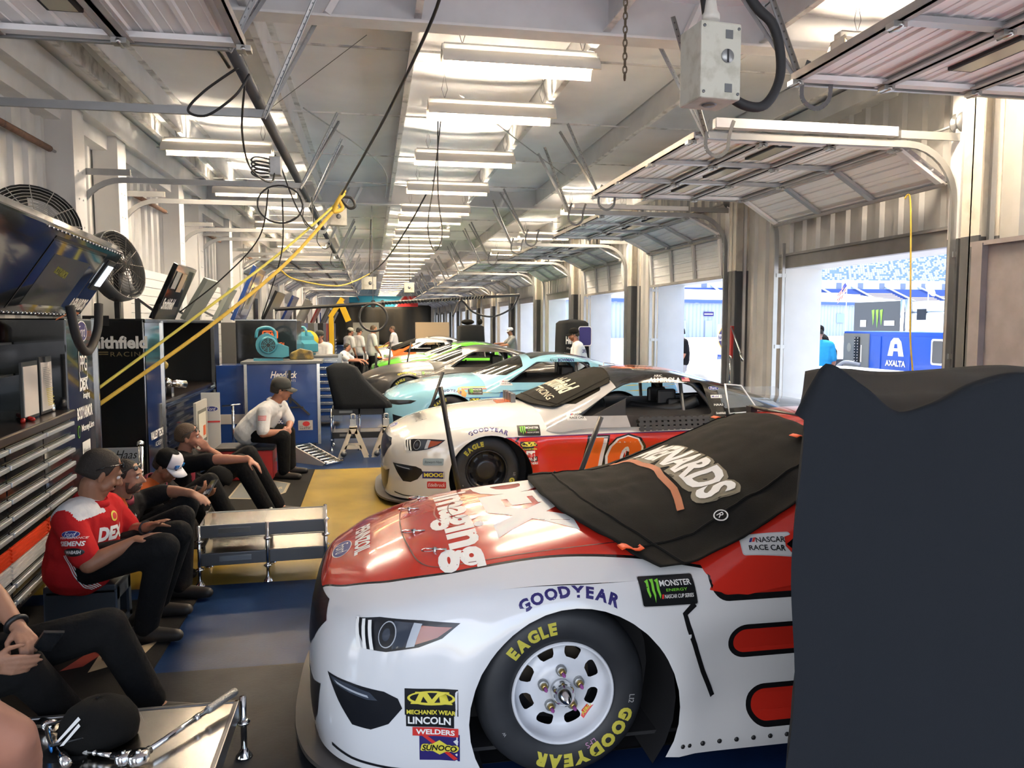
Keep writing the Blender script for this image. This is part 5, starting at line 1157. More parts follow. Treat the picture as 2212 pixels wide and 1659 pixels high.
mb = MB(); mb.bar((.1, -.03, 1.18), (.1, -.03, .72), .035, .03); mb.bar((.12, -.03, .78), (.36, -.03, .55), .03, .025); mb.bar((.1, -.03, .66), (.28, -.03, .66), .03, .02); mb.build('latch_strap', BLACK, t)
loose('side_cabinet', MB().box(-2.14, -1.75, 11.3, 11.8, .05, 1.25).box(-2.14, -1.77, 11.29, 11.3, .42, .56, 1), [CABU, mat('cream sticker', (.55, .5, .45), .5)], 'narrow blue cabinet between the navy toolbox and the rolling cart', 'cabinet', bev=.006)
TEAL = mat('teal blower plastic', (.035, .20, .27), .4)
def blower(label, c, rz, s=1.):
    t = thing('air_mover', label, 'blower', c, rz, 'teal air movers'); K = lambda *a: tuple(q * s for q in a)
    pts = [(.0, .17)] + [(-.17 * math.sin(a * PI / 12), .17 * math.cos(a * PI / 12)) for a in range(1, 13)] + [(.2, -.18), (.28, -.16), (.28, -.03), (.13, .03), (.12, .1)]
    X = Matrix.Translation((0, 0, .22 * s)) @ Matrix.Rotation(PI / 2, 4, 'X') @ Matrix.Scale(s, 4)
    MB().prism(pts, -.13, .13, X).build('housing', TEAL, t, bev=.03 * s)
    mb = MB(); mb.lathe([(.12, .13), (.125, .15), (.1, .15)], 24, X, 0, False)
    for q in range(4): mb.lathe([(.03 + q * .022, .148), (.036 + q * .022, .148)], 24, X, 0, False)
    for q in range(8): a = q * PI / 4; mb.bar(X @ Vector((.03 * math.cos(a), .03 * math.sin(a), .148)), X @ Vector((.115 * math.cos(a), .115 * math.sin(a), .148)), .01 * s, .006 * s)
    mb.lathe([(.115, .135), (.001, .135)], 24, X, 1, False); mb.build('grille', [TEAL, BLACK], t)
    MB().tube([X @ Vector(q) for q in spl([(-.16, .10, 0), (-.13, .22, 0), (.0, .25, 0), (.09, .20, 0), (.1, .1, 0)], 5)], .022 * s, 8).build('handle', TEAL, t)
    MB().box(*K(-.2, .2, -.12, .12, 0, .03)).build('foot', TEAL, t)
blower('teal air mover with round grille on the blue cart in front of the wrench lettering', (-1.45, 11.45, 1.31), R(8))
blower('teal air mover on the striped drawer cabinet, farther from the camera', (-1.20, 14.4, 1.275), R(-60), 1.05)
loose('drill_case', MB().prism([(-.2, 0), (.15, 0), (.12, .12), (-.05, .16), (-.18, .1)], 0, .2, Matrix.Translation((-.98, 11.6, 1.31)) @ XP @ Matrix.Rotation(0, 4, 'Z')), mat('case black yellow', (.05, .04, .02), .5, dirt=(.3, .2, .03), vs=6), 'black and yellow tool case beside the blower on the blue cart', 'tool case', bev=.02)
t = thing('drawer_cabinet', 'silver and blue striped drawer cabinet beyond the blue cart', 'cabinet', (-.98, 14.0, 0))
MB().box(-.44, .44, 0, .7, .1, 1.24).build('cabinet_body', ALU, t, bev=.008); MB().box(-.46, .46, -.02, .72, 1.24, 1.27).build('worktop', mat('grey worktop', (.12, .125, .13), .4), t)
for k in range(8):
    z = 1.08 - k * .125; d = MB().box(-.42, .38, -.015, 0, z, z + .11).build('drawer', CABU, t); MB().box(-.42, .38, -.035, -.015, z + .06, z + .11).build('pull', ALU, d, bev=.006)
MB().box(.40, .46, -.03, .02, .1, 1.3).build('corner_post', ALU, t)
# --- far row of toolboxes with tilted panels
fc = ['4a4a4a', '8a8a86', '101012', '1a2f6a', '6a6a68', '202022', '7a1512', '3a3a3c']
for i, y in enumerate([16.2, 18.6, 21.5, 24.4, 28, 32, 37, 43]):
    y1 = y + 2.0; t = thing('tool_cabinet', '%s upright toolbox with tilted top panel, %s in the far row on the left' % (['grey', 'silver', 'black', 'blue', 'light grey', 'charcoal', 'dark red', 'dark grey'][i], nth(i)), 'toolbox', (-2.05 + .08 * (i % 3), y, 0), 0, 'far toolboxes along the left wall')
    MB().box(-.9, 0, 0, 1.9, .08, 1.86).build('cabinet_body', hm(fc[i], .3), t, bev=.01); drawers(t, 0, [(.1, 1.0), (1.0, 1.8)], .1, 1.0, 5, hm(fc[(i + 3) % 8], .3), HAND)
    MB().prism([(0, 0), (.3, .62), (.25, .65), (-.05, .02)], .1 + .2 * (i % 2), 1.6, Matrix.Translation((-.1, 0, 1.86)) @ XP).build('tilted_panel', hm(fc[(i + 2) % 8], .2), t)
    MB().box(-.3, -.26, .2, .6, 1.86, 2.35).build('screen', hm(fc[(i + 5) % 8], .2), t)
loose('yellow_hoist', MB().bar((-1.02, 20.8, 0), (-1.02, 20.8, 2.0), .12, .12).bar((-1.05, 20.8, 2.0), (-.72, 20.8, 2.5), .14, .12).bar((-.78, 20.8, 2.4), (-.58, 20.8, 1.9), .2, .15).box(-1.25, -.8, 20.6, 21, 0, .08), hm('c9a008', .4), 'yellow upright hoist column beside the far toolboxes', 'hoist')
loose('yellow_disc', MB().lathe([(.2, -.01), (.2, .01)], 24, Matrix.Translation((-1.25, 16.1, 1.5)) @ Matrix.Rotation(PI / 2, 4, 'X')), hm('c9b010', .5), 'round yellow disc hung on the first far toolbox', 'disc')
# ================================================================ floor mats, tables, stands
MATF = mat('black floor mat', (.012, .0115, .011), .9, bump=.25, bs=300, spec=.12); MTAN = mat('tan mat print', (.42, .33, .20), .85); MRED = mat('dark red mat print', (.22, .03, .02), .85)
o = tag(MB().prism([(-2.35, 2.6), (-1.16, 2.6), (-1.16, 5.32), (-2.35, 5.32)], .001, .012).build('floor_mat', MATF), 'black printed floor mat under the men beside the near toolbox', 'mat')
def blotch(cx, cy, pts, m): return (poly2d([(cx + a, cy + b) for a, b in pts]), m)
flat('mat_print', [blotch(-1.62, 4.62, [(-.22, -.1), (-.05, -.16), (.0, -.02), (.12, -.14), (.2, .1), (.05, .06), (-.02, .2), (-.1, .05), (-.2, .12)], MTAN), blotch(-1.38, 4.42, [(-.1, -.2), (.12, -.05), (.15, .16), (.0, .06), (-.12, .1)], MTAN), blotch(-1.55, 4.42, [(-.08, -.16), (.02, -.12), (.12, .2), (.02, .18)], MRED), blotch(-1.36, 4.95, [(-.06, -.1), (.06, -.08), (.05, .12), (-.07, .08)], MTAN), blotch(-2.1, 3.5, [(-.2, -.3), (.1, -.25), (.3, -.1), (.25, .05), (.05, .2), (-.2, .2)], MTAN), blotch(-1.5, 3.55, [(-.1, -.1), (.08, -.05), (.05, .08), (-.08, .06)], MTAN)], Matrix.Translation((0, 0, .012)), o)
o = tag(MB().prism([(-1.95, 6.5), (-.72, 6.5), (-.72, 9.84), (-1.95, 9.84)], .001, .012).build('floor_mat', MATF), 'black floor mat with silver emblem beside the yellow floor', 'mat')
flat('mat_print', [(poly2d([(-1.5, 8.3), (-1.1, 8.2), (-.93, 8.5), (-.93, 9.0), (-1.2, 9.25), (-1.5, 9.1)]), mat('mat gold edge', (.3, .26, .18), .8)), (poly2d([(-1.48, 8.33), (-1.11, 8.24), (-.96, 8.51), (-.96, 8.98), (-1.2, 9.2), (-1.48, 9.07)]), mat('mat silver', (.13, .14, .14), .8)), (text2d('46', .12, -1.04, 8.75, .1), MTAN)], Matrix.Translation((0, 0, .012)), o)
PLATE = mat('aluminium plate', (.60, .57, .52), .2, 1., var=.12, vs=4)
def scaletable(label, loc, rz, W, D, tiers, mplate, mframe, ctr=None):
    t = thing('scale_table', label, 'table', loc, rz)
    for z in tiers:
        MB().box(.02, W - .02, .02, D - .02, z - .012, z).build('top_plate', mplate, t)
        for a in ((0, W, 0, .02), (0, W, D - .02, D)): MB().box(*a, z - .085, z + .004).build('side_rail', mframe, t, bev=.003)
        for a in ((0, .02, 0, D), (W - .02, W, 0, D)): MB().box(*a, z - .07, z + .03 * 0 + .004).build('end_rail', mframe, t, bev=.003)
        MB().box(.03, .036, .03, D - .03, z, z + .05).build('end_lip', mplate, t)
        MB().box(W * .5 - .004, W * .5 + .004, .02, D - .02, z, z + .006).build('plate_joint', mplate, t)
        MB().box(W * .15, W * .40, -.004, 0, z - .055, z - .02).build('rail_slot', mplate, t)
    for x in ((-.012, W + .012) if len(tiers) < 2 else (-.0, W * .53, W)):
        for y in (-.012, D + .012):
            mb = MB(); mb.tube([(x, y, .03), (x, y, tiers[-1] + .01)], .013, 10)
            mb.lathe([(.035, 0), (.035, .006), (.02, .025), (.013, .04)], 14, Matrix.Translation((x, y, 0)))
            for z in tiers: mb.lathe([(.013, -.03), (.026, -.02), (.03, -.01), (.013, 0)], 12, Matrix.Translation((x, y, z - .09)))
            mb.build('leg', CHROME, t)
    return t
RAIL = mat('grey alu rail', (.16, .16, .165), .35, .8)
scaletable('two tier aluminium stand on the yellow floor between the seated men and the near car', (-1.2, 5.57, 0), R(3.5), .86, .42, (.22, .42), PLATE, RAIL)
scaletable('low aluminium stand in the front corner holding the cap and wrenches', (-1.52, 2.50, 0), R(0), .955, .77, (.255,), PLATE, RAIL)
scaletable('black two tier stand by the pale jack stands', (-.58, 11.3, 0), 0, .75, .45, (.26, .6), mat('grey plate', (.2, .2, .2), .3, .7), BLACK)
# cap, glasses, wrenches and sockets on the low stand
KB = mat('black cotton', (.010, .0095, .009), .9, bump=.2, bs=250, spec=.12)
def cap(parent, c, rz, s=1., m=KB, brimm=None, front=None, tilt_=0., name='cap'):
    X = Matrix.Translation(c) @ Matrix.Rotation(rz, 4, 'Z') @ Matrix.Rotation(tilt_, 4, 'Y') @ Matrix.Scale(s, 4)
    mb = MB(); prof = [(.092, 0), (.097, .03), (.092, .062), (.075, .092), (.045, .112), (.001, .12)]
    mb.lathe(prof, 28, X @ Matrix.Diagonal((1.08, .92, 1, 1)), 0, False)
    P = []
    for a in range(-9, 10):
        th = a * R(7.5); r0 = .098; P.append([X @ Vector((1.08 * r0 * math.cos(th), .92 * r0 * math.sin(th), .002)), X @ Vector((r0 * math.cos(th) * 1.02 + .04 * math.cos(th * 1.2), .085 * math.sin(th), -.002 - .01 * abs(math.sin(th)))), X @ Vector((r0 + .075 * math.cos(th * 1.3), .078 * math.sin(th), -.008 - .02 * abs(math.sin(th))))])
    mb.grid(P, 1); mb.ball((X @ Vector((0, 0, .12)))[:], .006 * s, 6, 0)
    if front:
        mb.lathe([(.0985, .002), (.0985, .03), (.0935, .062), (.0765, .093), (.047, .1125)], 14, X @ Matrix.Diagonal((1.08, .92, 1.003, 1)), 2, False, -R(62), R(62))
    o = mb.build(name, [m, brimm or m] + ([front] if front else []), parent, bool(parent), solid=.003)
    return o
c0 = cap(None, (-1.03, 3.03, .268), R(205), 1.32); tag(c0, 'black baseball cap lying on the low aluminium stand', 'cap')
Xc = Matrix.Translation((-1.03, 3.03, .268)) @ Matrix.Rotation(R(205), 4, 'Z') @ Matrix.Scale(1.32, 4)
flat('cap_lettering', [(text2d('S.H', .03, 0, 0, .05, bold=.05), BONE)], Xc @ axes((-.105, .02, .045), (0, -1, 0), (.35, 0, 1)), c0)
flat('cap_emblem', [(poly2d([(-.03, -.035), (-.018, -.03), (.03, .04), (.018, .045)]), BONE), (poly2d([(-.005, -.035), (.008, -.03), (.04, .025), (.03, .03)]), BONE)], Xc @ axes((.085, .062, .07), (-.6, 1, 0), (-.5, -.3, 1)), c0)
t = thing('sunglasses', 'mirrored blue sunglasses pushed onto the black cap brim', 'sunglasses', (-1.13, 2.985, .30), R(205))
mb = MB()
for s in (-1, 1): mb.ball((.052, s * .042, .012), (.008, .038, .024), 14)
mb.build('lens', mat('mirror blue lens', (.02, .20, .60), .15, .5), t); MB().tube(spl([(.052, -.085, .03), (.058, -.04, .038), (.058, .04, .038), (.052, .085, .03)], 5), .006, 6).tube([(.05, .085, .03), (-.06, .10, .035)], .005, 6).tube([(.05, -.085, .03), (-.06, -.10, .035)], .005, 6).build('frame', BLACK, t)
def wrench(label, a, b, r, head=True):
    a, b = Vector(a), Vector(b); d = (b - a).normalized(); t = thing('torque_wrench', label, 'wrench', a)
    L = (b - a).length; mb = MB(); mb.tube([d * .04, d * (L * .68)], r * .62, 12); mb.tube([d * (L * .55), d * (L * .6)], r * .75, 12); mb.build('shaft', CHROME, t)
    MB().tube([d * (L * .68), d * (L * .70), d * (L * .98), d * L], [r * .9, r, r, r * .8], 14).build('grip', mat('knurled steel', (.45, .44, .42), .4, .9, bump=.4, bs=200), t)
    if head: MB().lathe([(.001, -.016), (r * 2.0, -.014), (r * 2.2, -.006), (r * 2.2, .008), (r * 2.0, .014), (.001, .016)], 20, Matrix.Translation(d * .01) @ Matrix.Diagonal((1, 1, 1.2, 1))).tube([d * .0, d * .06], r * .9, 10).lathe([(r * .6, .016), (r * .5, .026), (.001, .026)], 10, Matrix.Translation(d * .01)).build('ratchet_head', CHROME, t)
    return t
wrench('long chrome torque wrench with knurled grip lying along the low aluminium stand', (-.845, 2.83, .283), (-.575, 3.25, .305), .017)
wrench('second chrome ratchet with its handle under the black cap', (-.885, 2.85, .278), (-1.10, 2.95, .279), .014)
for i, (x, y, r, l) in enumerate([(-1.28, 3.15, .026, 'chrome deep socket lying behind the black cap brim'), (-1.14, 2.95, .02, 'short chrome extension bar in the front corner of the low stand')]):
    loose('socket', MB().tube([(x, y, .256 + r), (x + .06, y - .02 - i * .08, .256 + r)], [r, r * .8], 14), CHROME, l, 'socket')
loose('ratchet', MB().tube([(-1.33, 4.33, .028), (-1.45, 4.36, .028)], .013, 8).ball((-1.29, 4.32, .03), (.03, .03, .018), 10).tube([(-1.29, 4.32, .03), (-1.31, 4.2, .03)], .012, 8), CHROME, 'small chrome ratchet lying on the printed floor mat', 'ratchet')
# step stool, red box, ramp, jack stands, poles
t = thing('step_stool', 'dark folding plastic step stool under the man in the red shirt', 'stool', (-1.70, 4.92, 0))
SG = mat('slate plastic', (.035, .042, .05), .5)
MB().box(-.2, .2, -.14, .14, .26, .30).build('seat', SG, t, bev=.01)
for s in (-1, 1):
    mb = MB()
    for a in ((-.14, -.09), (.09, .14)): mb.prism([(a[0], .02), (a[1], .02), (a[1] * .9, .27), (a[0] * .9, .27)], s * .185, s * .2, Matrix(((0, 0, 1, 0), (1, 0, 0, 0), (0, 1, 0, 0), (0, 0, 0, 1))))
    mb.box(s * .185, s * .2, -.13, .13, .2, .27).box(s * .185, s * .2, -.14, .14, .013, .05); mb.build('side_leg', mat('blue grey plastic', (.07, .085, .11), .45), t)
    MB().box(-.19, .19, s * .125, s * .14, .05, .25).build('end_web', SG, t)
t = thing('seat_box', 'red and black tool chest used as a seat by the man in white', 'box', (-1.49, 9.45, 0))
MB().box(-.28, .34, -.2, .2, .014, .36).build('box_body', mat('red chest', (.45, .03, .03), .35), t, bev=.012); MB().box(-.30, .36, -.22, .22, .36, .40).build('lid', BLACK, t, bev=.01); MB().box(.34, .36, -.05, .05, .2, .24).build('handle', CHROME, t)
t = thing('service_ramp', 'low wheel ramp with chrome rungs in front of the blue cart', 'ramp', (-1.0, 10.62, 0), R(-42))
for y in (-.14, .14): MB().prism([(0, .0), (.62, .0), (.66, .035), (.08, .22), (0, .2)], y - .012, y + .012, XP).build('side_plate', mat('pale ramp side', (.42, .4, .36), .4), t)
for k in range(8): MB().tube([(.1 + k * .075, -.13, .205 - k * .023), (.1 + k * .075, .13, .205 - k * .023)], .014, 8).build('rung', CHROME, t)
MB().tube([(.68, -.15, .03), (.68, .15, .03)], .022, 10).build('roller', CHROME, t)
JST = mat('cream jack stand', (.66, .58, .44), .45)
def jackstand(label, x, y):
    t = thing('jack_stand', label, 'jack stand', (x, y, 0), 0, 'cream jack stands')
    X = Matrix(((1, 0, 0, 0), (0, 0, 1, 0), (0, 1, 0, 0), (0, 0, 0, 1)))
    for s in (-.1, .1):
        mb = MB(); mb.prism([(-.21, .0), (-.14, .0), (-.02, .34), (-.05, .40)], s - .01, s + .01, X); mb.prism([(.21, .0), (.14, .0), (.02, .34), (.05, .40)], s - .01, s + .01, X); mb.prism([(-.12, .12), (.12, .12), (.10, .17), (-.10, .17)], s - .01, s + .01, X); mb.prism([(-.06, .33), (.06, .33), (.05, .42), (-.05, .42)], s - .01, s + .01, X); mb.build('leg_frame', JST, t)
    MB().box(-.05, .05, -.11, .11, .40, .42).build('top_plate', JST, t)
    MB().box(-.04, .04, -.04, .04, .42, .52).tube(spl([(-.02, 0, .52), (-.025, 0, .58), (.025, 0, .58), (.02, 0, .52)], 4), .01, 6).build('saddle', STEEL, t)
    MB().lathe([(.04, -.02), (.04, .02)], 14, Matrix.Translation((-.13, -.12, .06)) @ Matrix.Rotation(PI / 2, 4, 'X')).build('wheel', DSTEEL, t)
jackstand('cream A-frame jack stand on the aisle floor, nearer the blue cart', -.26, 10.75); jackstand('cream A-frame jack stand on the aisle floor, nearer the second car nose', .19, 10.75)
JB = mat('black jack stand', (.02, .02, .02), .5)
for i, (x, y) in enumerate(((-.15, 20), (.12, 20.3), (-.5, 20.6))):
    t = thing('jack_stand', 'black tripod jack stand by the lime green car nose, %s from the aisle' % nth(i), 'jack stand', (x, y, 0), 0, 'black jack stands')
    for a in range(3): MB().bar((.3 * math.cos(a * 2.1), .3 * math.sin(a * 2.1), 0), (.03 * math.cos(a * 2.1), .03 * math.sin(a * 2.1), .75), .05, .04).build('leg', JB, t)
    MB().tube([(0, 0, .6), (0, 0, 1.08)], .03, 8).build('screw_post', JB, t)
DRAPE = mat('dark cover fabric', (.010, .0115, .014), .9, bump=.25, bs=160, spec=.12)
def drape(name, label, base, prof, cat='cover', seed=0., wr=.03, ang=64, m=None, parent=None):
    """cloth over a hidden body: list of (z, half x, half y, shift x, shift y) rings, wrinkled"""
    P = []
    for z, hx, hy, sx, sy in prof:
        row = []
        for a in range(ang + 1):
            th = 2 * PI * a / ang; c, s = math.cos(th), math.sin(th); e = .38
            x = hx * math.copysign(abs(c) ** e, c); y = hy * math.copysign(abs(s) ** e, s)
            k = 1 + wr * (noise.noise((c * 2.2 + seed, s * 2.2, z * 1.1)) * 1.2 + .5 * noise.noise((c * 5 + seed, s * 5, z * 1.6)))
            row.append((base[0] + sx + x * k, base[1] + sy + y * k, base[2] + z))
        P.append(row)
    mb = MB().grid(P); return tag(mb.build(name, m or DRAPE, None, solid=.006), label, cat)
drape('covered_gear', 'black fabric cover slumped over gear on the black two tier stand', (-.25, 11.5, .612), [(.0, .42, .28, .12, 0), (.08, .40, .27, .10, 0), (.25, .32, .25, -.02, 0), (.42, .26, .22, -.12, 0), (.58, .22, .2, -.18, 0), (.64, .1, .1, -.2, 0), (.65, .001, .001, -.2, 0)], seed=3)
loose('floor_jack_handle', MB().tube([(-1.86, 10.9, .02), (-1.86, 10.9, .72)], .02, 10).tube([(-2.0, 10.9, .72), (-1.76, 10.9, .74)], .012, 8), CHROME, 'chrome T-handle standing against the narrow blue cabinet', 'handle')
loose('sign_board', MB().box(-2.08, -1.86, 10.0, 10.02, .012, .98), hm('c8c8c4', .4), 'white board with blue oval leaning by the navy toolbox', 'board')
flat('board_print', logo_ford(.16) + [(rect2d(-.08, .1, -.17, -.15), REDI)], FY_((-1.96, 9.998, .78)), bpy.data.objects['sign_board'])
loose('brochure_rack', MB().box(-2.02, -1.99, 9.3, 9.9, .3, .92), hm('b8b4aa', .5), 'pale framed sheet hung on the navy toolbox drawers', 'sheet')
flat('rack_print', [(rect2d(-.24, .24, -.2, .2), hm('6a6a60', .6)), (rect2d(-.2, .2, -.16, .16), hm('d8d4c4', .6)), (rect2d(.02, .16, -.12, .0), ORNG)], FX_((-1.988, 9.6, .62)), bpy.data.objects['brochure_rack'])
loose('chrome_post', MB().tube([(-1.93, 6.9, .012), (-1.93, 6.9, .80)], .02, 12).ball((-1.93, 6.9, .82), .03, 10), CHROME, 'chrome post standing behind the man in the black and white cap', 'post')
# ================================================================ people
def skin_(n, c): return mat('skin ' + n, c, .5, var=.10, vs=18, bump=.03, bs=180, spec=.35)
SK1, SK2, SK3 = skin_('fair', (.40, .205, .13)), skin_('tan', (.33, .155, .09)), skin_('ruddy', (.40, .18, .115))
HAIRB = mat('brown hair', (.022, .015, .010), .75, bump=.4, bs=120); HAIRL = mat('sandy hair', (.085, .052, .03), .75, bump=.4, bs=120); STUB = mat('beard', (.09, .055, .038), .8, bump=.4, bs=160)
def wov(n, c, bumpy=.5): return mat('cloth ' + n, c, .9, bump=bumpy, bs=11, var=.12, vs=7, spec=.15)
TROUS = wov('black trousers', (.009, .009, .0095), .8); SHW, SHR, SHK = wov('white shirt', (.72, .71, .70)), wov('red shirt', (.50, .018, .02)), wov('black shirt', (.009, .0085, .0095))
SHOE = mat('dark shoe', (.02, .016, .013), .55)
def caps(mb, p, q, r1, r2, n=12):
    p, q = Vector(p), Vector(q); d = q - p; L = d.length
    if L < 1e-5: mb.ball(p[:], r1, n); return
    d /= L; P, Rr = [], []
    for a in (-90, -60, -30, 0): P.append(p + d * (math.sin(R(a)) * r1)); Rr.append(max(.0006, math.cos(R(a)) * r1))
    for a in (0, 30, 60, 90): P.append(q + d * (math.sin(R(a)) * r2)); Rr.append(max(.0006, math.cos(R(a)) * r2))
    mb.tube(P, Rr, n)
def remesh(mb, name, mats, parent, vox, smooth=6, fn=None):
    me = bpy.data.meshes.new('tmp'); me.from_pydata(mb.v, [], mb.f); o = bpy.data.objects.new('tmp', me); col.objects.link(o)
    b = bmesh.new(); b.from_mesh(me); bmesh.ops.recalc_face_normals(b, faces=b.faces); b.to_mesh(me); b.free()
    r = o.modifiers.new('r', 'REMESH'); r.mode = 'VOXEL'; r.voxel_size = vox
    s = o.modifiers.new('s', 'SMOOTH'); s.factor = .5; s.iterations = smooth
    dg = bpy.context.evaluated_depsgraph_get(); dg.update(); m2 = bpy.data.meshes.new_from_object(o.evaluated_get(dg)); bpy.data.objects.remove(o)
    m2.name = name; m2.materials.clear()
    for m in (mats if isinstance(mats, (list, tuple)) else [mats]): m2.materials.append(m)
    m2.polygons.foreach_set('use_smooth', [True] * len(m2.polygons))
    if fn: m2.polygons.foreach_set('material_index', [fn(p.center) for p in m2.polygons])
    if parent: m2.transform(wmat(parent).inverted())
    return link(name, m2, parent)
def hand(mb, w, d, n, sgn, curl=.5, sc_=1., spread=.0, phone=None):
    """w wrist, d pointing direction, n palm normal (fingers curl towards it), sgn side of the thumb"""
    w, d, n = Vector(w), Vector(d).normalized(), Vector(n); n = (n - d * n.dot(d)).normalized(); s = d.cross(n) * sgn
    caps(mb, w - d * .02, w + d * .02, .027 * sc_, .027 * sc_)
    for i, (o, L) in enumerate(((.030, .072), (.010, .080), (-.010, .074), (-.029, .058))):
        k = w + d * (.092 - .006 * abs(i - 1)) * sc_ + s * o * sc_; caps(mb, w + d * .02 + s * o * .6 * sc_, k, .0150 * sc_, .0115 * sc_, 8)
        p = k; a = curl * (.6 + .1 * i); dd = (d + s * spread * (1.5 - i) * .3).normalized()
        for j, f in enumerate((.45, .32, .23)):
            a2 = a * (1 + .45 * j); v = dd * math.cos(a2 + .25 * curl * j) + n * math.sin(a2 + .25 * curl * j); q = p + v * L * f * sc_
            caps(mb, p, q, (.0098 - .001 * j) * sc_, (.0088 - .001 * j) * sc_, 8); p = q
    p = w + d * .02 * sc_ + s * .024 * sc_; q = p + (d * .55 + s * .6 + n * .35).normalized() * .045 * sc_; caps(mb, p, q, .014 * sc_, .0115 * sc_, 8)
    q2 = q + (d * .85 + s * .1 + n * .45).normalized() * .034 * sc_; caps(mb, q, q2, .0112 * sc_, .009 * sc_, 8); caps(mb, q2, q2 + (d + n * .4).normalized() * .022, .0095 * sc_, .007 * sc_, 8)
def person(label, J, face, sk, shirt, hair=('short', None), pants=TROUS, sleeve=.8, vox=.009, hs_=1., bulk=1., capm=None, capf=None, glasses=None, beard=None, shoes=SHOE, collar=None, extra=None, shirt_mats=None, shirt_fn=None, name='person', hands=True, brim=None):
    V = {k: Vector(v) for k, v in J.items() if isinstance(v, tuple)}; root = (V['pel'] * 1); root.z = 0
    t = thing(name, label, 'person', root)
    f = Vector(face).normalized(); hd = V['head']; nk = V['neck']
    up = (hd - nk).normalized(); up = (up + Vector((0, 0, .8)) - f * .25).normalized(); up = (up - f * up.dot(f)).normalized(); sd = f.cross(up)
    H = Matrix(((sd.x, f.x, up.x, hd.x), (sd.y, f.y, up.y, hd.y), (sd.z, f.z, up.z, hd.z), (0, 0, 0, 1))) @ Matrix.Scale(hs_, 4)    # x right, y forward, z up
    h = lambda *a: (H @ Vector(a))
    sh = [V['shN'], V['shF']]; hips = [V.get('hipN', V['pel'] + (V['shN'] - V['shF']).normalized() * .10), V.get('hipF', V['pel'] - (V['shN'] - V['shF']).normalized() * .10)]
    mid = (sh[0] + sh[1]) / 2; b = bulk
    def torso(mb, g):
        caps(mb, V['pel'], V['pel'].lerp(mid, .45), .145 * b + g, .15 * b + g, 16); caps(mb, V['pel'].lerp(mid, .4), V['pel'].lerp(mid, .8), .15 * b + g, .13 * b + g, 16)
        for q in (0, 1):
            a = sh[q]; c = a.lerp(sh[1 - q], .22); caps(mb, c, V['pel'].lerp(mid, .45) + (a - mid) * .45, .085 * b + g, .12 * b + g); caps(mb, a.lerp(mid, .1), mid.lerp(nk, .4), .07 * b + g, .065 + g); caps(mb, hips[q], V['pel'].lerp(mid, .3) + (a - mid) * .4, .12 * b + g, .12 * b + g)
        caps(mb, sh[0].lerp(sh[1], .12), sh[1].lerp(sh[0], .12), .078 * b + g, .078 * b + g)
    mb = MB(); torso(mb, 0)
    caps(mb, mid.lerp(nk, .5), h(0, -.012, -.07), .066 * hs_, .057 * hs_)
    # head: cranium, face, jaw, nose, brow, lips, ears
    def ell(c, r): mb.ball((0, 0, 0), 1, 18, 0, H @ Matrix.Translation(c) @ Matrix.Diagonal((*r, 1)))
    ell((0, -.012, .038), (.076, .095, .085)); ell((0, .018, -.018), (.064, .076, .085)); ell((0, .032, -.078), (.044, .050, .036)); ell((0, .066, -.098), (.020, .016, .015))
    caps(mb, h(0, .092, .012), h(0, .114, -.026), .009 * hs_, .014 * hs_, 8); caps(mb, h(-.014, .096, -.030), h(.014, .096, -.030), .009 * hs_, .009 * hs_, 8)
    caps(mb, h(-.036, .080, .030), h(.036, .080, .030), .012 * hs_, .012 * hs_, 8); caps(mb, h(-.017, .084, -.060), h(.017, .084, -.060), .010 * hs_, .010 * hs_, 8)
    for s in (-1, 1):
        mb.ball((0, 0, 0), 1, 10, 0, H @ Matrix.Translation((s * .079, -.010, -.008)) @ Matrix.Rotation(s * .35, 4, 'Z') @ Matrix.Diagonal((.009, .020, .032, 1)))
        caps(mb, h(s * .045, .055, -.025), h(s * .05, .035, -.055), .022 * hs_, .02 * hs_, 8)
    for q, k in enumerate('NF'):
        e, w = V['elb' + k], V['wr' + k]; caps(mb, sh[q], e, .058 * b, .044 * b); caps(mb, e, e.lerp(w, .35), .045 * b, .045 * b); caps(mb, e.lerp(w, .3), w, .045 * b, .029)
        if hands and 'hd' + k in V:
            n = V.get('pn' + k, Vector((0, 0, -1))); hand(mb, w, V['hd' + k] - w, n, J.get('ts' + k, 1), J.get('cu' + k, .5), 1.05)
        kn, an, to = V['kn' + k], V['an' + k], V['to' + k]
        caps(mb, hips[q], kn, .088 * b, .058 * b); caps(mb, kn, an, .054 * b, .038); caps(mb, an, an.lerp(to, .45) - Vector((0, 0, .025)), .034, .024)
    body = remesh(mb, 'body', sk, t, vox, 4 if vox < .01 else 3)
    # clothes
    mb = MB(); torso(mb, .026)
    for q, k in enumerate('NF'): e = V['elb' + k]; caps(mb, sh[q], sh[q].lerp(e, sleeve), .078 * b, .073 * b)
    caps(mb, mid, mid.lerp(nk, .62), .085, .075)
    s_ = remesh(mb, 'shirt', shirt_mats or shirt, t, max(vox, .010), 5, shirt_fn)
    mb = MB(); caps(mb, hips[0], hips[1], .130 * b, .130 * b, 14); caps(mb, V['pel'], V['pel'].lerp(mid, .06), .146 * b, .146 * b, 14)
    for q, k in enumerate('NF'): caps(mb, hips[q], V['kn' + k], .112 * b, .083 * b); caps(mb, V['kn' + k], V['an' + k].lerp(V['kn' + k], .02), .080 * b, .070)
    remesh(mb, 'trousers', pants, t, max(vox, .010), 4)
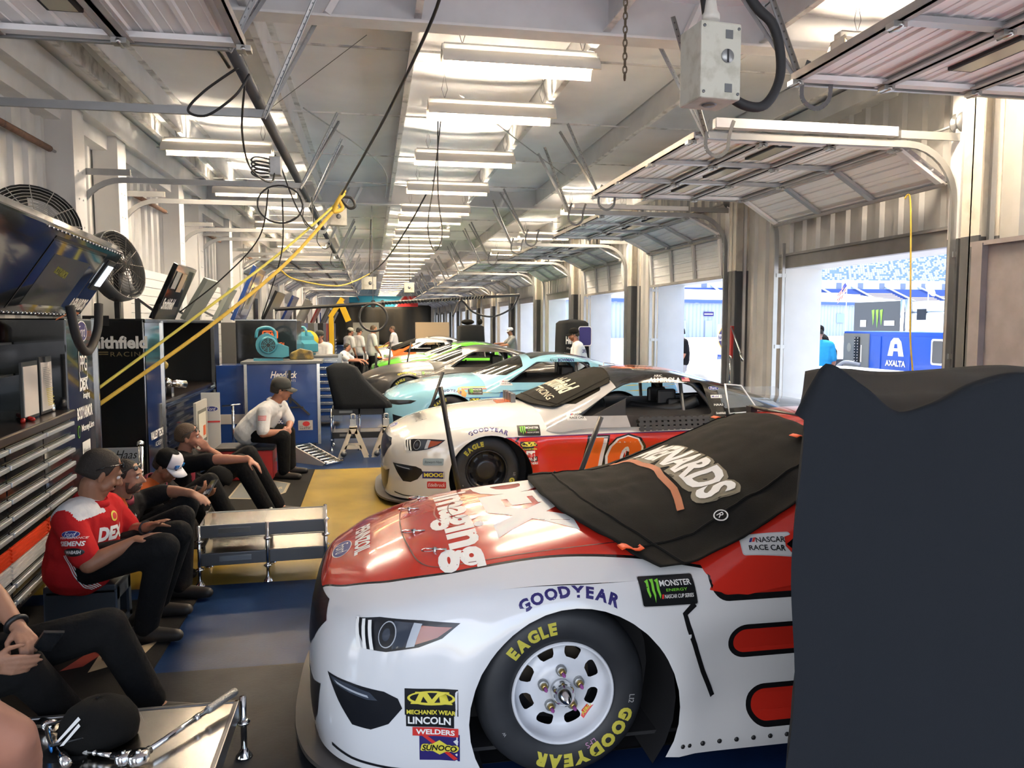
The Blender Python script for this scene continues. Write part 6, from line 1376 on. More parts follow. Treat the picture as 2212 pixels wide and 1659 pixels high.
    for q, k in enumerate('NF'):
        an, to = V['an' + k], V['to' + k]; d = (to - an); d.z = 0; d = d.normalized() if d.length > .01 else Vector((f.x, f.y, 0)).normalized(); z0 = max(.0, min(an.z, to.z) - .075)
        mb = MB(); A = Vector((an.x, an.y, z0 + .045)) - d * .05
        caps(mb, A - d * .02, A + d * .11, .045, .048); caps(mb, A + d * .08, A + d * .235, .048, .036); caps(mb, A, A + Vector((0, 0, .05)) + d * .04, .046, .05)
        so_ = remesh(mb, 'shoe', shoes, t, .009, 4)
    if collar:
        mb = MB()
        C = mid.lerp(nk, .62); ax = (hd - C).normalized(); _, s1, u1 = frame(ax)
        mb.grid([[C + (s1 * math.cos(a * PI / 12) + u1 * math.sin(a * PI / 12)) * (r + .0) + ax * z for a in range(25)] for r, z in ((.092, -.005), (.084, .02), (.078, .045), (.083, .043), (.098, .012))]); mb.build('collar', collar, t, True, solid=.004)
    if hair[1]:
        hb = MB(); hy = -.018
        hb.lathe([(1.0, -.75), (1.02, -.45), (1.02, -.15), (1.01, .15), (.90, .48), (.68, .76), (.35, .95), (.001, 1.01)], 36, H @ Matrix.Translation((0, hy, .037)) @ Matrix.Diagonal((.0748, .0938, .0848, 1)), 0, False)
        pm = PM(); pm.v = [Vector(v) for v in hb.v]; pm.f = hb.f; pm.m = hb.m; Hi = H.inverted()
        def line(p): q = Hi @ p; return pw([-.12, -.045, -.022, .012, .026, .075], [-.055, -.05, -.002, .002, .056, .098], q.y) - q.z
        pm.cut(lambda p: -line(p), None)
        hb = pm.build('hair', [hair[1]], None); hb.data.transform(wmat(t).inverted()); hb.parent = t; md = hb.modifiers.new('s', 'SOLIDIFY'); md.thickness = .006; md.offset = 0
    if beard:
        mb = MB(); mb.lathe([(1.0, .15), (1.04, -.25), (.9, -.62), (.55, -.92), (.001, -1.02)], 26, H @ Matrix.Translation((0, .014, -.030)) @ Matrix.Diagonal((.066, .078, .088, 1)), 0, False, 0, PI)
        pm = PM(); pm.v = [Vector(v) for v in mb.v]; pm.f = mb.f; pm.m = mb.m; Hi = H.inverted(); pm.cut(lambda p: -((Hi @ p).z + .022 + .5 * max(0, (Hi @ p).y - .06)), None)
        o = pm.build('beard', [beard], None); o.data.transform(wmat(t).inverted()); o.parent = t; md = o.modifiers.new('s', 'SOLIDIFY'); md.thickness = .006
    for s in (-1, 1):      # eyes and brows
        if not (glasses and glasses[0] == 'on'):
            e = MB(); e.ball(h(s * .031, .079, .008)[:], .0115 * hs_, 12); eo = e.build('eye', mat('eye white', (.6, .56, .52), .25), t, True)
            MB().ball(h(s * .031, .088, .007)[:], .0052 * hs_, 8).build('iris', mat('iris', (.03, .025, .02), .2), eo, True)
        MB().tube([h(s * .016, .094, .030), h(s * .034, .092, .035), h(s * .052, .079, .028)], [.003 * hs_, .0042 * hs_, .002 * hs_], 6).build('eyebrow', hair[1] if hair[1] else HAIRB, t, True)
    MB().tube([h(-.022, .088, -.060), h(0, .0955, -.0585), h(.022, .088, -.060)], [.003 * hs_, .006 * hs_, .003 * hs_], 6).build('lips', mat('lips', (.36, .14, .11), .5), t, True)
    if glasses:
        y, z = (.095, .010) if glasses[0] == 'on' else (.075, .072); tl = 0 if glasses[0] == 'on' else .3
        mb = MB()
        for s in (-1, 1): mb.ball(h(s * .032, y, z)[:], .001, 4); mb.ball((0, 0, 0), 1, 12, 0, H @ Matrix.Translation((s * .032, y - .004, z)) @ Matrix.Rotation(tl, 4, 'X') @ Matrix.Diagonal((.030, .007, .018, 1)))
        mb.tube([h(-.066, y - .03, z + .004), h(-.03, y + .002, z + .010), h(.03, y + .002, z + .010), h(.066, y - .03, z + .004)], .0035, 6)
        for s in (-1, 1): mb.tube([h(s * .066, y - .03, z + .004), h(s * .087, -.02, z - (.02 if glasses[0] != 'on' else 0)), h(s * .084, -.05, z - (.05 if glasses[0] != 'on' else .01))], .0035, 6)
        mb.build('sunglasses', glasses[1], t, True)
    if capm:
        T = H @ Matrix.Translation((0, -.008, .040)) @ Matrix.Rotation(PI / 2, 4, 'Z') @ Matrix.Scale(1.03, 4)
        mb = MB(); mb.lathe([(.084, -.012), (.088, .02), (.084, .055), (.068, .080), (.04, .096), (.001, .102)], 26, T @ Matrix.Diagonal((1.13, .98, 1, 1)), 0, False)
        if capf: mb.lathe([(.085, -.01), (.0895, .02), (.0855, .056), (.0695, .081), (.042, .0965)], 14, T @ Matrix.Diagonal((1.13, .98, 1, 1)), 2, False, -R(65), R(65))
        P = []
        for a in range(-8, 9):
            th = a * R(8.5); P.append([T @ Vector((.098 * math.cos(th), .086 * math.sin(th), -.006)), T @ Vector((.135 * math.cos(th * .9), .085 * math.sin(th), -.010 - .012 * abs(math.sin(th)))), T @ Vector((.085 + .085 * math.cos(th), .078 * math.sin(th), -.022 - .018 * abs(math.sin(th))))])
        mb.grid(P, 1); mb.build('cap', [capm, brim or capm, capf or capm], t, True, solid=.004)
    return t, body, s_, H
def shirtart(t, s_, items):
    me = s_.data; M = wmat(t); bv = BVHTree.FromPolygons([M @ v.co for v in me.vertices], [tuple(p.vertices) for p in me.polygons])
    for nm, sh, o, d, upv in items:
        d = Vector(d).normalized(); x = Vector(upv).cross(-d).normalized() * 1; y = (-d).cross(x)
        project(nm, sh, axes(Vector(o) - d * .15, x, y), bv, t if False else s_, off=.003, maxe=.03, tol=.25)
SEATED = {}
# man in red
J = dict(pel=(-1.68, 4.78, .43), neck=(-1.60, 4.74, .84), head=(-1.545, 4.73, .975), shN=(-1.66, 4.55, .745), shF=(-1.58, 4.95, .72), elbN=(-1.52, 4.42, .53), wrN=(-1.32, 4.52, .62), hdN=(-1.2, 4.55, .66), pnN=(.2, -.2, -1), tsN=-1,
         elbF=(-1.47, 5.0, .55), wrF=(-1.31, 4.80, .63), hdF=(-1.2, 4.70, .70), pnF=(0, 0, -1), tsF=1, cuF=.2, cuN=.4, knN=(-1.16, 4.50, .58), anN=(-1.30, 4.62, .09), toN=(-1.1, 4.57, .05), knF=(-1.17, 4.86, .56), anF=(-1.34, 5.02, .09), toF=(-1.16, 4.99, .05))
def redfn(c):
    a = (Vector(c) - Vector((-1.66, 4.55, .745))).dot((Vector((-1.58, 4.95, .72)) - Vector((-1.66, 4.55, .745))).normalized())
    return 1 if c[2] > .755 and -.05 < a < .17 else 0
t, bd, s_, H = person('seated man in red sponsor shirt with short brown hair, in front on the step stool', J, (.78, .52, -.42), SK2, SHR, ('short', HAIRB), vox=.007, hs_=1.13, bulk=1.08, sleeve=.78, glasses=('up', GLOSSBLACK), collar=SHR, shirt_mats=[SHR, SHW], shirt_fn=redfn)
dn = (.15, 1, -.25)
shirtart(t, s_, [('sleeve_patch', logo_ford(.09), (-1.615, 4.40, .705), dn, (0, 0, 1)), ('sleeve_lettering', [(text2d('SIEMENS', .026, 0, 0, .13, bold=.03), BONE), (text2d('PERFORMANCE', .011, 0, .03, .13), BONE)], (-1.60, 4.40, .655), dn, (0, 0, 1)), ('sleeve_patch', [(ell2d(0, 0, .06, .022), DBLK), (text2d('WABASH', .018, 0, 0, .085, bold=.03), BONE)], (-1.585, 4.40, .608), dn, (0, 0, 1)),
    ('chest_lettering', [(text2d('DEX', .08, 0, .03, .2, bold=.06, shear=.15), BONE), (text2d('imaging', .045, .03, -.06, .16, bold=.03), BONE)], (-1.40, 4.63, .60), (-.8, .65, 0), (.15, 0, 1)), ('side_stripe', [(rect2d(-.022 + .009 * k, -.017 + .009 * k, -.13, .13), BONE) for k in range(5)], (-1.62, 4.55, .44), (0, 1, 0), (-.35, 0, 1)), ('chest_patch', [(ell2d(0, 0, .028, .028), YEL), (ell2d(0, 0, .018, .018), REDI)], (-1.44, 4.70, .72), (-.8, .6, 0), (0, 0, 1))])
MB().tube([(-1.335 + .034 * math.cos(a * PI / 7), 4.815 + .02 * math.sin(a * PI / 7), .618 + .034 * math.sin(a * PI / 7)) for a in range(14)], .008, 6, closed=True).build('wristwatch', BLACK, t, True)
# bearded man
ORSH, MAR = mat('orange shoulder cloth', (.62, .12, .015), .8), mat('maroon collar cloth', (.22, .015, .04), .8)
J = dict(pel=(-1.85, 5.62, .24), neck=(-1.72, 5.60, .66), head=(-1.65, 5.57, .79), shN=(-1.77, 5.41, .56), shF=(-1.67, 5.80, .56), elbF=(-1.46, 5.86, .62), wrF=(-1.26, 5.66, .64), hdF=(-1.13, 5.56, .60), pnF=(-.2, .2, -1), tsF=1, cuF=.35, elbN=(-1.64, 5.28, .34), wrN=(-1.42, 5.36, .36), hdN=(-1.3, 5.4, .38), pnN=(0, 0, -1), tsN=-1,
         knN=(-1.24, 5.30, .56), anN=(-1.27, 5.34, .09), toN=(-1.08, 5.28, .05), knF=(-1.30, 5.72, .55), anF=(-1.45, 5.80, .09), toF=(-1.28, 5.72, .05))
def orfn(a, b_):
    a = Vector(a)
    def f(c): c = Vector(c); return 1 if (c - a).length < .115 and c.z > a.z - .02 else 2 if c.z > a.z + .11 else 0
    return f
t, bd, s_, H = person('seated bearded man in black shirt with orange shoulder, arm resting on his knee', J, (1, -.10, -.06), SK1, SHK, ('short', HAIRB), vox=.008, beard=STUB, glasses=('up', GLOSSBLACK), collar=MAR, shirt_mats=[SHK, ORSH, MAR], shirt_fn=orfn((-1.74, 5.47, .60), 0), bulk=.98)
shirtart(t, s_, [('sleeve_patch', logo_ford(.07), (-1.72, 5.26, .50), (.1, 1, 0), (0, 0, 1)), ('chest_lettering', [(text2d('Smith', .03, 0, 0, .1, shear=.3), BONE)], (-1.55, 5.45, .52), (-.7, .7, 0), (0, 0, 1))])
# man with black and white cap, looking at a phone
J = dict(pel=(-1.82, 6.42, .20), neck=(-1.69, 6.40, .60), head=(-1.585, 6.34, .715), shN=(-1.75, 6.20, .52), shF=(-1.68, 6.60, .52), elbN=(-1.55, 6.16, .33), wrN=(-1.36, 6.18, .50), hdN=(-1.26, 6.16, .57), pnN=(-.5, .4, .8), tsN=1, cuN=.7, elbF=(-1.5, 6.62, .34), wrF=(-1.33, 6.38, .46), hdF=(-1.25, 6.28, .5), pnF=(0, 0, 1), tsF=-1, knN=(-1.36, 6.24, .50), anN=(-1.18, 6.22, .09), toN=(-1.0, 6.2, .05), knF=(-1.33, 6.62, .53), anF=(-1.13, 6.64, .09), toF=(-.95, 6.62, .05))
t, bd, s_, H = person('seated man in black and white cap looking down at his phone', J, (.9, -.25, -.55), SK2, SHK, ('short', HAIRB), vox=.009, capm=KB, capf=mat('white cap panel', (.75, .73, .76), .7), brim=mat('white cap panel', (.75, .73, .76), .7), collar=MAR, shirt_mats=[SHK, ORSH, MAR], shirt_fn=orfn((-1.73, 6.26, .56), 0), bulk=.95)
def phone(c, d, u, label): X = axes(c, d, u); o = MB().box(-.037, .037, -.075, .075, -.005, .005, 0, X).box(-.033, .033, -.068, .068, .005, .0056, 1, X).build('phone', [BLACK, mat('dark phone screen', (.02, .022, .026), .1, coat=1)], None, bev=.003); return tag(o, label, 'phone')
phone((-1.225, 6.11, .585), (.6, -.5, .2), (.5, .4, .6), 'black phone in the hand of the man in the black and white cap')
mb = MB(); X = H @ Matrix.Translation((0, .088, .062))
mb.box(-.06, .06, -.01, .008, -.016, .016, 0, X); tag(mb.build('sunglasses', mat('mirror blue lens', (.02, .22, .55), .06, .9), None, bev=.006), 'blue mirrored sunglasses on the white cap brim of the seated man', 'sunglasses')
# man with sunglasses on his head, hand at his face
J = dict(pel=(-1.76, 7.32, .20), neck=(-1.70, 7.30, .68), head=(-1.62, 7.22, .83), shN=(-1.66, 7.05, .59), shF=(-1.70, 7.52, .59), elbN=(-1.33, 6.94, .66), wrN=(-1.06, 6.90, .66), hdN=(-.94, 6.86, .58), pnN=(-.4, 0, -1), tsN=-1, cuN=.45, elbF=(-1.40, 7.46, .58), wrF=(-1.46, 7.26, .70), hdF=(-1.52, 7.17, .80), pnF=(-.6, .5, .2), tsF=1, cuF=1.0, knN=(-1.16, 7.08, .60), anN=(-.94, 7.22, .10), toN=(-.78, 7.18, .05), knF=(-1.14, 7.44, .62), anF=(-.90, 7.55, .10), toF=(-.72, 7.52, .05))
t, bd, s_, H = person('seated man with sunglasses on his sandy hair, one hand raised to his face', J, (1, .15, -.02), SK3, SHK, ('short', HAIRL), vox=.009, glasses=('up', GLOSSBLACK), collar=SHK, bulk=1.02, shirt_mats=[SHK, MAR, MAR], shirt_fn=lambda c: 1 if c[2] > .30 and c[0] > -1.58 and c[1] < 7.2 and c[1] > 7.08 else 0)
kc = cap(None, (-1.30, 6.80, .50), R(200), 1.05, tilt_=-.5); tag(kc, 'black cap resting on the lap of the man with sunglasses on his head', 'cap')
# man in white on the red chest
J = dict(pel=(-1.42, 9.47, .56), neck=(-1.14, 9.46, .925), head=(-1.055, 9.42, 1.05), shN=(-1.23, 9.25, .81), shF=(-1.09, 9.66, .83), elbN=(-1.24, 9.14, .57), wrN=(-1.03, 9.26, .575), hdN=(-.94, 9.34, .57), pnN=(.2, .8, -.2), tsN=1, cuN=1.1, elbF=(-.99, 9.68, .63), wrF=(-.985, 9.45, .585), hdF=(-.97, 9.36, .57), pnF=(0, -.8, -.3), tsF=-1, cuF=1.1, knN=(-1.02, 9.24, .51), anN=(-1.03, 9.29, .10), toN=(-.85, 9.22, .05), knF=(-1.0, 9.56, .53), anF=(-.99, 9.62, .10), toF=(-.81, 9.58, .05))
t, bd, s_, H = person('man in white shirt and dark cap sitting hunched on the red chest', J, (1, .12, -.12), SK3, SHW, ('short', HAIRB), vox=.009, hs_=1.1, capm=mat('dark grey cap', (.03, .032, .03), .8), glasses=('on', GLOSSBLACK), collar=SHW, bulk=1.02, sleeve=.85)
shirtart(t, s_, [('sleeve_flag', [(rect2d(-.045, .045, -.025, .025), BONE)] + [(rect2d(-.045, .045, -.025 + .014 * k, -.018 + .014 * k), REDI) for k in range(4)], (-1.25, 9.10, .75), (.1, 1, 0), (0, 0, 1))])
# near man on the left, hands with phone, cut by the frame
J = dict(pel=(-1.76, 3.36, .38), neck=(-1.74, 3.38, .93), head=(-1.69, 3.38, 1.09), shN=(-1.76, 3.15, .83), shF=(-1.74, 3.58, .83), elbN=(-1.68, 3.06, .56), wrN=(-1.45, 3.15, .535), hdN=(-1.32, 3.20, .50), pnN=(.15, .9, -.1), tsN=1, cuN=.35, elbF=(-1.60, 3.50, .72), wrF=(-1.42, 3.34, .60), hdF=(-1.33, 3.24, .545), pnF=(.2, -.3, -1), tsF=-1, cuF=.9, knN=(-1.40, 3.30, .45), anN=(-1.28, 3.50, .10), toN=(-1.10, 3.50, .05), knF=(-1.16, 3.56, .50), anF=(-1.02, 3.66, .10), toF=(-.84, 3.64, .05))
t, bd, s_, H = person('seated man at the frame edge, only dark trousers and hands with a phone showing', J, (1, -.1, -.4), SK1, SHK, ('short', HAIRB), vox=.006, bulk=1.05, sleeve=.6)
_d, _s, _u = frame((.18, -.16, -.12)); MB().tube([Vector((-1.437, 3.357, .612)) + _s * (.038 * math.cos(a * PI / 7)) + _u * (.038 * math.sin(a * PI / 7)) for a in range(14)], .011, 6, closed=True).build('wristwatch', BLACK, t, True)
phone((-1.29, 3.275, .565), (.75, .45, -.25), (.3, -.5, .6), 'black phone held in clasped hands at the edge of the frame')
tag(MB().box(-1.93, -1.60, 3.16, 3.58, .012, .22).build('step_stool', SG, bev=.02), 'low dark box seat under the man at the frame edge', 'stool')
# person beside the camera, only an arm in view
J = dict(pel=(-1.15, 1.30, .98), neck=(-1.12, 1.32, 1.50), head=(-1.10, 1.36, 1.66), shN=(-.88, 1.28, 1.40), shF=(-1.28, 1.50, 1.38), elbN=(-.645, 1.46, 1.09), wrN=(-.70, 1.64, .86), hdN=(-.72, 1.68, .77), pnN=(-.6, .6, 0), tsN=1, elbF=(-1.35, 1.62, 1.1), wrF=(-1.2, 1.75, .95), hdF=(-1.12, 1.8, .9), tsF=-1, knN=(-1.06, 1.24, .52), anN=(-1.06, 1.22, .10), toN=(-.98, 1.36, .05), knF=(-1.24, 1.40, .52), anF=(-1.24, 1.40, .10), toF=(-1.14, 1.54, .05))
person('person standing beside the camera, only a bare arm in the corner', J, (.6, .8, -.2), SK3, SHK, ('short', HAIRB), vox=.009, sleeve=.5)
# standing people farther off
def stand(label, x, y, yaw, s=1., shirt=SHW, pants=TROUS, sk=SK3, bend=0., arms=(0, 0), **k):
    c, sn = math.cos(yaw), math.sin(yaw)
    def L(r, f, z): return (x + (r * sn + f * c) * s, y + (-r * c + f * sn) * s, z * s)     # r right, f forward
    aN, aF = arms
    J = dict(pel=L(0, 0, .95), neck=L(0, .03 + bend, 1.48 - bend * .3), head=L(0, .06 + bend * 1.25, 1.63 - bend * .4), shN=L(.2, .0 + bend * .9, 1.40 - bend * .3), shF=L(-.2, .0 + bend * .9, 1.40 - bend * .3), elbN=L(.26, .02 + aN * .2 + bend, 1.12 + aN * .1), wrN=L(.22, .10 + aN * .45 + bend, .92 + aN * .3), hdN=L(.2, .16 + aN * .55 + bend, .83 + aN * .32), tsN=-1, elbF=L(-.26, .02 + aF * .2 + bend, 1.12 + aF * .1), wrF=L(-.22, .1 + aF * .45 + bend, .92 + aF * .3), hdF=L(-.2, .16 + aF * .55 + bend, .83 + aF * .32), tsF=1,
             hipN=L(.1, 0, .93), hipF=L(-.1, 0, .93), knN=L(.11, .03, .50), anN=L(.12, 0, .085), toN=L(.13, .16, .05), knF=L(-.11, .03, .50), anF=L(-.12, 0, .085), toF=L(-.13, .16, .05))
    for q in ('pnN', 'pnF'): J[q] = (0, 0, -1)
    return person(label, J, (c, sn, -.12), sk, shirt, pants=pants, vox=.014, hs_=s, bulk=s, **k)
CAPK = mat('dark grey cap', (.03, .032, .03), .8)
stand('standing man in white shirt and black cap behind the striped drawer cabinet', -1.0, 16.9, R(235), .97, capm=CAPK, hair=('short', HAIRB), bend=.06, arms=(.3, .3))
stand('tall bare headed man in white shirt with sandy hair standing in the aisle', .03, 24.2, R(15), 1.02, hair=('short', HAIRL), arms=(.1, .1))
stand('man in white shirt and black cap facing away, left of the tall bare headed man', -.42, 25.4, R(40), .97, capm=CAPK, hair=('short', HAIRB))
stand('man in white shirt and pale cap farthest left in the aisle group', -.68, 24.6, R(30), .97, capm=mat('pale cap', (.5, .48, .4), .8), hair=('short', HAIRB))
stand('man in white shirt alone at the far end by the cardboard box', .84, 29.3, R(170), 1.0, hair=('short', HAIRL), arms=(.5, .2))
stand('stooping man in white shirt leaning over the purple nosed car', -.72, 18.9, R(-15), .80, hair=('short', HAIRB), arms=(.9, .9), bend=.12)
t, bd, s_, H = stand('bearded official in white shirt and black cap standing by the doorways', 4.06, 14.72, R(170), 1.0, capm=KB, hair=('short', HAIRB), beard=mat('red beard', (.16, .06, .025), .8), glasses=('on', GLOSSBLACK), bend=.05)
shirtart(t, s_, [('back_lettering', [(text2d('OFFICIAL', .075, 0, 0, .34, bold=.03), NAVY)], (4.20, 14.57, 1.30), (-.75, .65, 0), (0, 0, 1))])
stand('man in grey shirt and white cap reaching out in a far doorway', 4.5, 24.6, R(180), .97, wov('grey shirt', (.25, .25, .25)), capm=mat('white cap panel', (.75, .73, .76), .7), hair=('short', HAIRB), arms=(1., .8))
stand('man in bright blue shirt and black cap standing outside with his back turned', 8.12, 12.95, R(60), 1.02, wov('bright blue shirt', (.03, .30, .60)), wov('khaki trousers', (.45, .36, .24)), capm=KB, hair=('short', HAIRB))
stand('man in pale blue shirt and royal blue cap outside, left of the bright blue shirt', 9.1, 15.6, R(200), .98, wov('pale blue shirt', (.30, .45, .62)), wov('khaki trousers', (.45, .36, .24)), capm=mat('royal blue cap', (.02, .07, .40), .7), hair=('short', HAIRB))
stand('man in black tee shirt and black cap outside the second doorway', 7.6, 18.0, R(170), .98, SHK, wov('grey shorts', (.35, .35, .36)), capm=KB, hair=('short', HAIRB))
stand('pale shirted man with white cap outside, partly behind the blue cap man', 9.7, 15.9, R(190), .97, wov('pale grey shirt', (.5, .5, .5)), capm=mat('white cap panel', (.75, .73, .76), .7), hair=('short', HAIRB))
# ================================================================ big cover at the right, doorway gear
P = []
TOPF = lambda x: sm([1.06, 1.10, 1.145, 1.26, 1.37, 1.46, 1.59, 1.72, 1.95, 2.3, 2.42], [1.60, 1.675, 1.735, 1.672, 1.60, 1.622, 1.68, 1.705, 1.69, 1.70, 1.66], x)
for i in range(70):
    row = []; v = i / 69
    for j in range(81):
        x = 1.06 + 1.36 * j / 80; zf = TOPF(x); zb = 1.665 + .01 * math.sin(x * 7) - .05 * max(0, 1.3 - x)
        if v < .6:      # front fall
            z = lerp(.02, zf, v / .6); y = 1.79 + .03 * noise.noise((x * 2.5, z * .8, 1)) + .012 * noise.noise((x * 8, z * 1.2, 5)) - .05 * (1 - z / 1.7) - .03 * math.exp(-((z - zf) / .12) ** 2) * 0
            xx = x + (.03 * (z - 1.2) * math.exp(-((x - 1.06) / .15) ** 2)) + .012 * math.sin(z * 9) * math.exp(-((x - 1.06) / .1) ** 2)
        elif v < .85:
            t = (v - .6) / .25; y = 1.79 + .85 * t; z = lerp(zf, zb, t) - .05 * math.sin(PI * t) * (1 + .5 * noise.noise((x * 4, t * 3, 2))); xx = x
        else: t = (v - .85) / .15; y = 2.64; z = zb * (1 - t) + .02 * t; xx = x
        row.append((xx + .64 * max(0, y - 1.79) * (1 - .5 * (x - 1.06) / 1.36), y, z))
    P.append(row)
P = list(map(list, zip(*P)))
sideL = [[(p[0] + .0, min(2.64, p[1]), p[2]) for p in P[0]]]
mb = MB(); mb.grid(P)
for e, s in ((P[0], -1), (P[-1], 1)):          # close the two ends
    rows = []
    for i in range(42):
        a = e[i]; rows.append([(a[0] + (.64 if s < 0 else .32) * (2.64 - a[1]) * t + s * .02 * math.sin(PI * t) * noise.noise((t * 4, a[2] * 2, 3)), lerp(a[1], 2.64, t), lerp(a[2], min(a[2], 1.6), t)) for t in [k / 8 for k in range(9)]])
    mb.grid(rows)
tag(mb.build('covered_gear', mat('big dark cover fabric', (.013, .015, .0185), .92, bump=.12, bs=320, spec=.15), None), 'large dark cover over tall gear filling the right of the view', 'cover')
drape('covered_cart', 'black covered cart with white team lettering beside the official', (4.13, 15.62, 0), [(.02, .30, .45, 0, 0), (.6, .30, .45, 0, 0), (1.5, .29, .43, 0, 0), (1.84, .28, .41, 0, 0), (1.89, .22, .35, 0, 0), (1.93, .001, .001, 0, 0)], seed=8, wr=.02)
flat('team_lettering', [(text2d('Hendrick', .16, 0, .05, .34, bold=.03, rot=0), BONE), (text2d('Motorsports', .06, 0, -.12, .3), SILV)], FY_((4.05, 15.14, 1.45)), bpy.data.objects['covered_cart'])
flat('emblem', [(rect2d(-.14, .14, -.2, .2, .05), BONE), (rect2d(-.125, .125, -.185, .185, .04), NAVY)], FY_((4.28, 15.14, 1.58)), bpy.data.objects['covered_cart'])
drape('covered_cart', 'plain black covered cart standing far down the doorway side', (3.18, 24.8, 0), [(.02, .42, .5, 0, 0), (1.2, .42, .5, 0, 0), (1.74, .40, .46, 0, 0), (1.79, .3, .4, 0, 0), (1.8, .001, .001, 0, 0)], seed=11, wr=.02)
loose('bag', MB().ball((3.08, 24.8, 1.89), (.22, .2, .09), 12).ball((3.48, 24.8, 1.9), (.09, .09, .1), 10), CLOTH, 'dark bags lying on the far black covered cart', 'bag')
t = thing('hanging_tools', 'red wrench with long chrome breaker bar hung on the dark column between the doorways', 'wrench', (5.30, 10.72, 1.0))
MB().bar((0, 0, .8), (0, .02, .32), .035, .05).build('red_wrench', mat('red tool', (.35, .015, .015), .4), t); MB().tube([(-.02, -.02, .78), (-.03, -.42, .30)], .013, 8).tube([(-.027, -.34, .4), (-.03, -.42, .30)], .02, 8).build('breaker_bar', CHROME, t)
t = thing('hanging_tools', 'steel combination spanner hung below the red wrench on the dark column', 'spanner', (5.28, 10.72, 1.0))
MB().tube([(0, 0, .3), (0, .0, -.02)], .012, 8).lathe([(.02, -.01), (.035, -.01), (.035, .01), (.02, .01)], 12, Matrix.Translation((0, 0, .33)) @ Matrix.Rotation(PI / 2, 4, 'Y')).ball((0, 0, -.05), (.012, .03, .035), 10).build('spanner_body', CHROME, t)
pole((.58, 6.6, 1.29), (.80, 6.6, .0), 'black pole leaning in front of the second car nose, tallest in the aisle'); pole((1.90, 6.2, 1.05), (1.52, 6.25, .0), 'black pole leaning beside the second car front wheel, behind the near bonnet')
pole((.98, 10.7, 1.16), (.60, 10.9, .0), 'black pole leaning in front of the light blue car nose')
pole((1.02, 20.1, 1.36), (.75, 20.2, 0), 'black pole leaning in front of the lime green car, nearer the doorways'); pole((.50, 20.0, 1.36), (.36, 20.1, 0), 'black pole leaning in front of the lime green car, nearer the toolboxes')
# yellow pull rope on the first raised door
cable('pull_rope', [(5.02, 6.65, 3.02), (5.06, 6.62, 3.0), (5.08, 6.6, 2.3), (5.12, 6.62, 1.7), (5.2, 6.66, 1.3), (5.22, 6.66, 1.0)], .008, 'thin yellow pull rope hanging from the first raised door', YST)
# far end: dark tarpaulin, printed panel, boxes
o = tag(MB().grid([[(XL + .3 + i * .33, 66.5 + .15 * math.sin(i * 1.3) + .1 * noise.noise((i * .3, j, 2)), .05 + j * .42) for j in range(9)] for i in range(26)]).build('tarpaulin', mat('dark tarpaulin', (.03, .026, .018), .8), None, solid=.02), 'dark olive tarpaulin hung across the far end of the garage', 'tarpaulin')
o = tag(MB().box(-1.6, 3.6, 60, 60.1, 3.15, 3.95).build('printed_panel', mat('teal print', (.02, .28, .42), .5), None), 'teal and red printed panel hung high at the far end', 'panel')
flat('panel_print', [(poly2d([(.9, -.4), (2.6, -.4), (2.6, .4), (1.5, .4)]), REDI), (poly2d([(.8, -.4), (.95, -.4), (1.55, .4), (1.4, .4)]), BONE), (rect2d(-2.6, -1.7, -.4, -.1), DBLK), (ell2d(-.8, -.2, .22, .3), DBLK), (ell2d(-.1, -.2, .22, .3), DBLK)], FY_((1.0, 59.99, 3.55)), o)
loose('cardboard_box', MB().box(1.9, 3.3, 33.0, 33.8, .0, 1.9), mat('cardboard', (.42, .32, .2), .8), 'tall cardboard box between the farthest cars', 'box')
loose('grey_boxes', MB().box(-.9, .4, 40, 41, .0, 1.9), hm('8a8c84', .6), 'pale grey cabinet in the aisle at the far end', 'cabinet')
# ================================================================ outside
AXB = mat('bright blue cart', (.02, .10, .55), .3, coat=.3)
t = thing('tool_cart', 'bright blue paint maker cart standing outside the first doorway', 'cart', (8.5, 12.75, 0))
MB().box(0, .8, -2.9, .0, -.01, 1.70).build('cart_body', AXB, t, bev=.01)
FXo = lambda y, z: axes((8.5, 12.75 + y, z), (0, -1, 0), (0, 0, 1)) @ Matrix.Translation((0, 0, .004))
for i, (a, b, z0, z1) in enumerate(((-.03, -.72, .2, .95), (-.80, -1.05, .25, 1.0), (-.80, -1.05, 1.06, 1.62), (-1.12, -1.78, .85, 1.62), (-1.12, -1.78, .2, .72), (-1.86, -2.6, .85, 1.62), (-1.86, -2.6, .2, .72))):
    MB().box(-.018, 0, b, a, z0, z1).build('door', AXB, t, bev=.006)
for a, b in ((-1.14, -1.76), (-1.88, -2.58)): MB().box(-.04, -.018, b, a, .66, .72).build('pull', ALU, t)
p = MB().box(-.02, 0, -.74, -.02, 1.05, 1.66).build('control_panel', mat('grey control panel', (.2, .21, .2), .4), t)
MB().box(-.04, -.02, -.5, -.36, 1.1, 1.6).build('black_rack', BLACK, t); mb = MB()
for k in range(10): mb.ball((-.045, -.39 + .0 * k, 1.13 + k * .05), .012, 6); mb.ball((-.045, -.47, 1.13 + k * .05), .012, 6)
mb.build('knob', ALU, t)
flat('panel_marks', [(ell2d(-.2, .05, .06, .08), hm('9a9a90', .4)), (text2d('CL', .1, .05, .12, .16, bold=.02), NAVY), (rect2d(.14, .17, -.2, .1), BONE)], axes((8.478, 12.36, 1.36), (0, -1, 0), (0, 0, 1)), p)
flat('paint_maker_logo', [(poly2d([(-.20, -.10), (-.13, .14), (-.06, .2), (.06, .2), (.13, .14), (.20, -.10), (.07, -.10), (.03, .1), (-.03, .1), (-.07, -.10)]), BONE), (rect2d(-.06, .06, -.02, .03), BONE), (text2d('AXALTA', .10, 0, -.22, .5, bold=.05), BONE)], axes((8.478, 11.30, 1.40), (0, -1, 0), (0, 0, 1)), t)
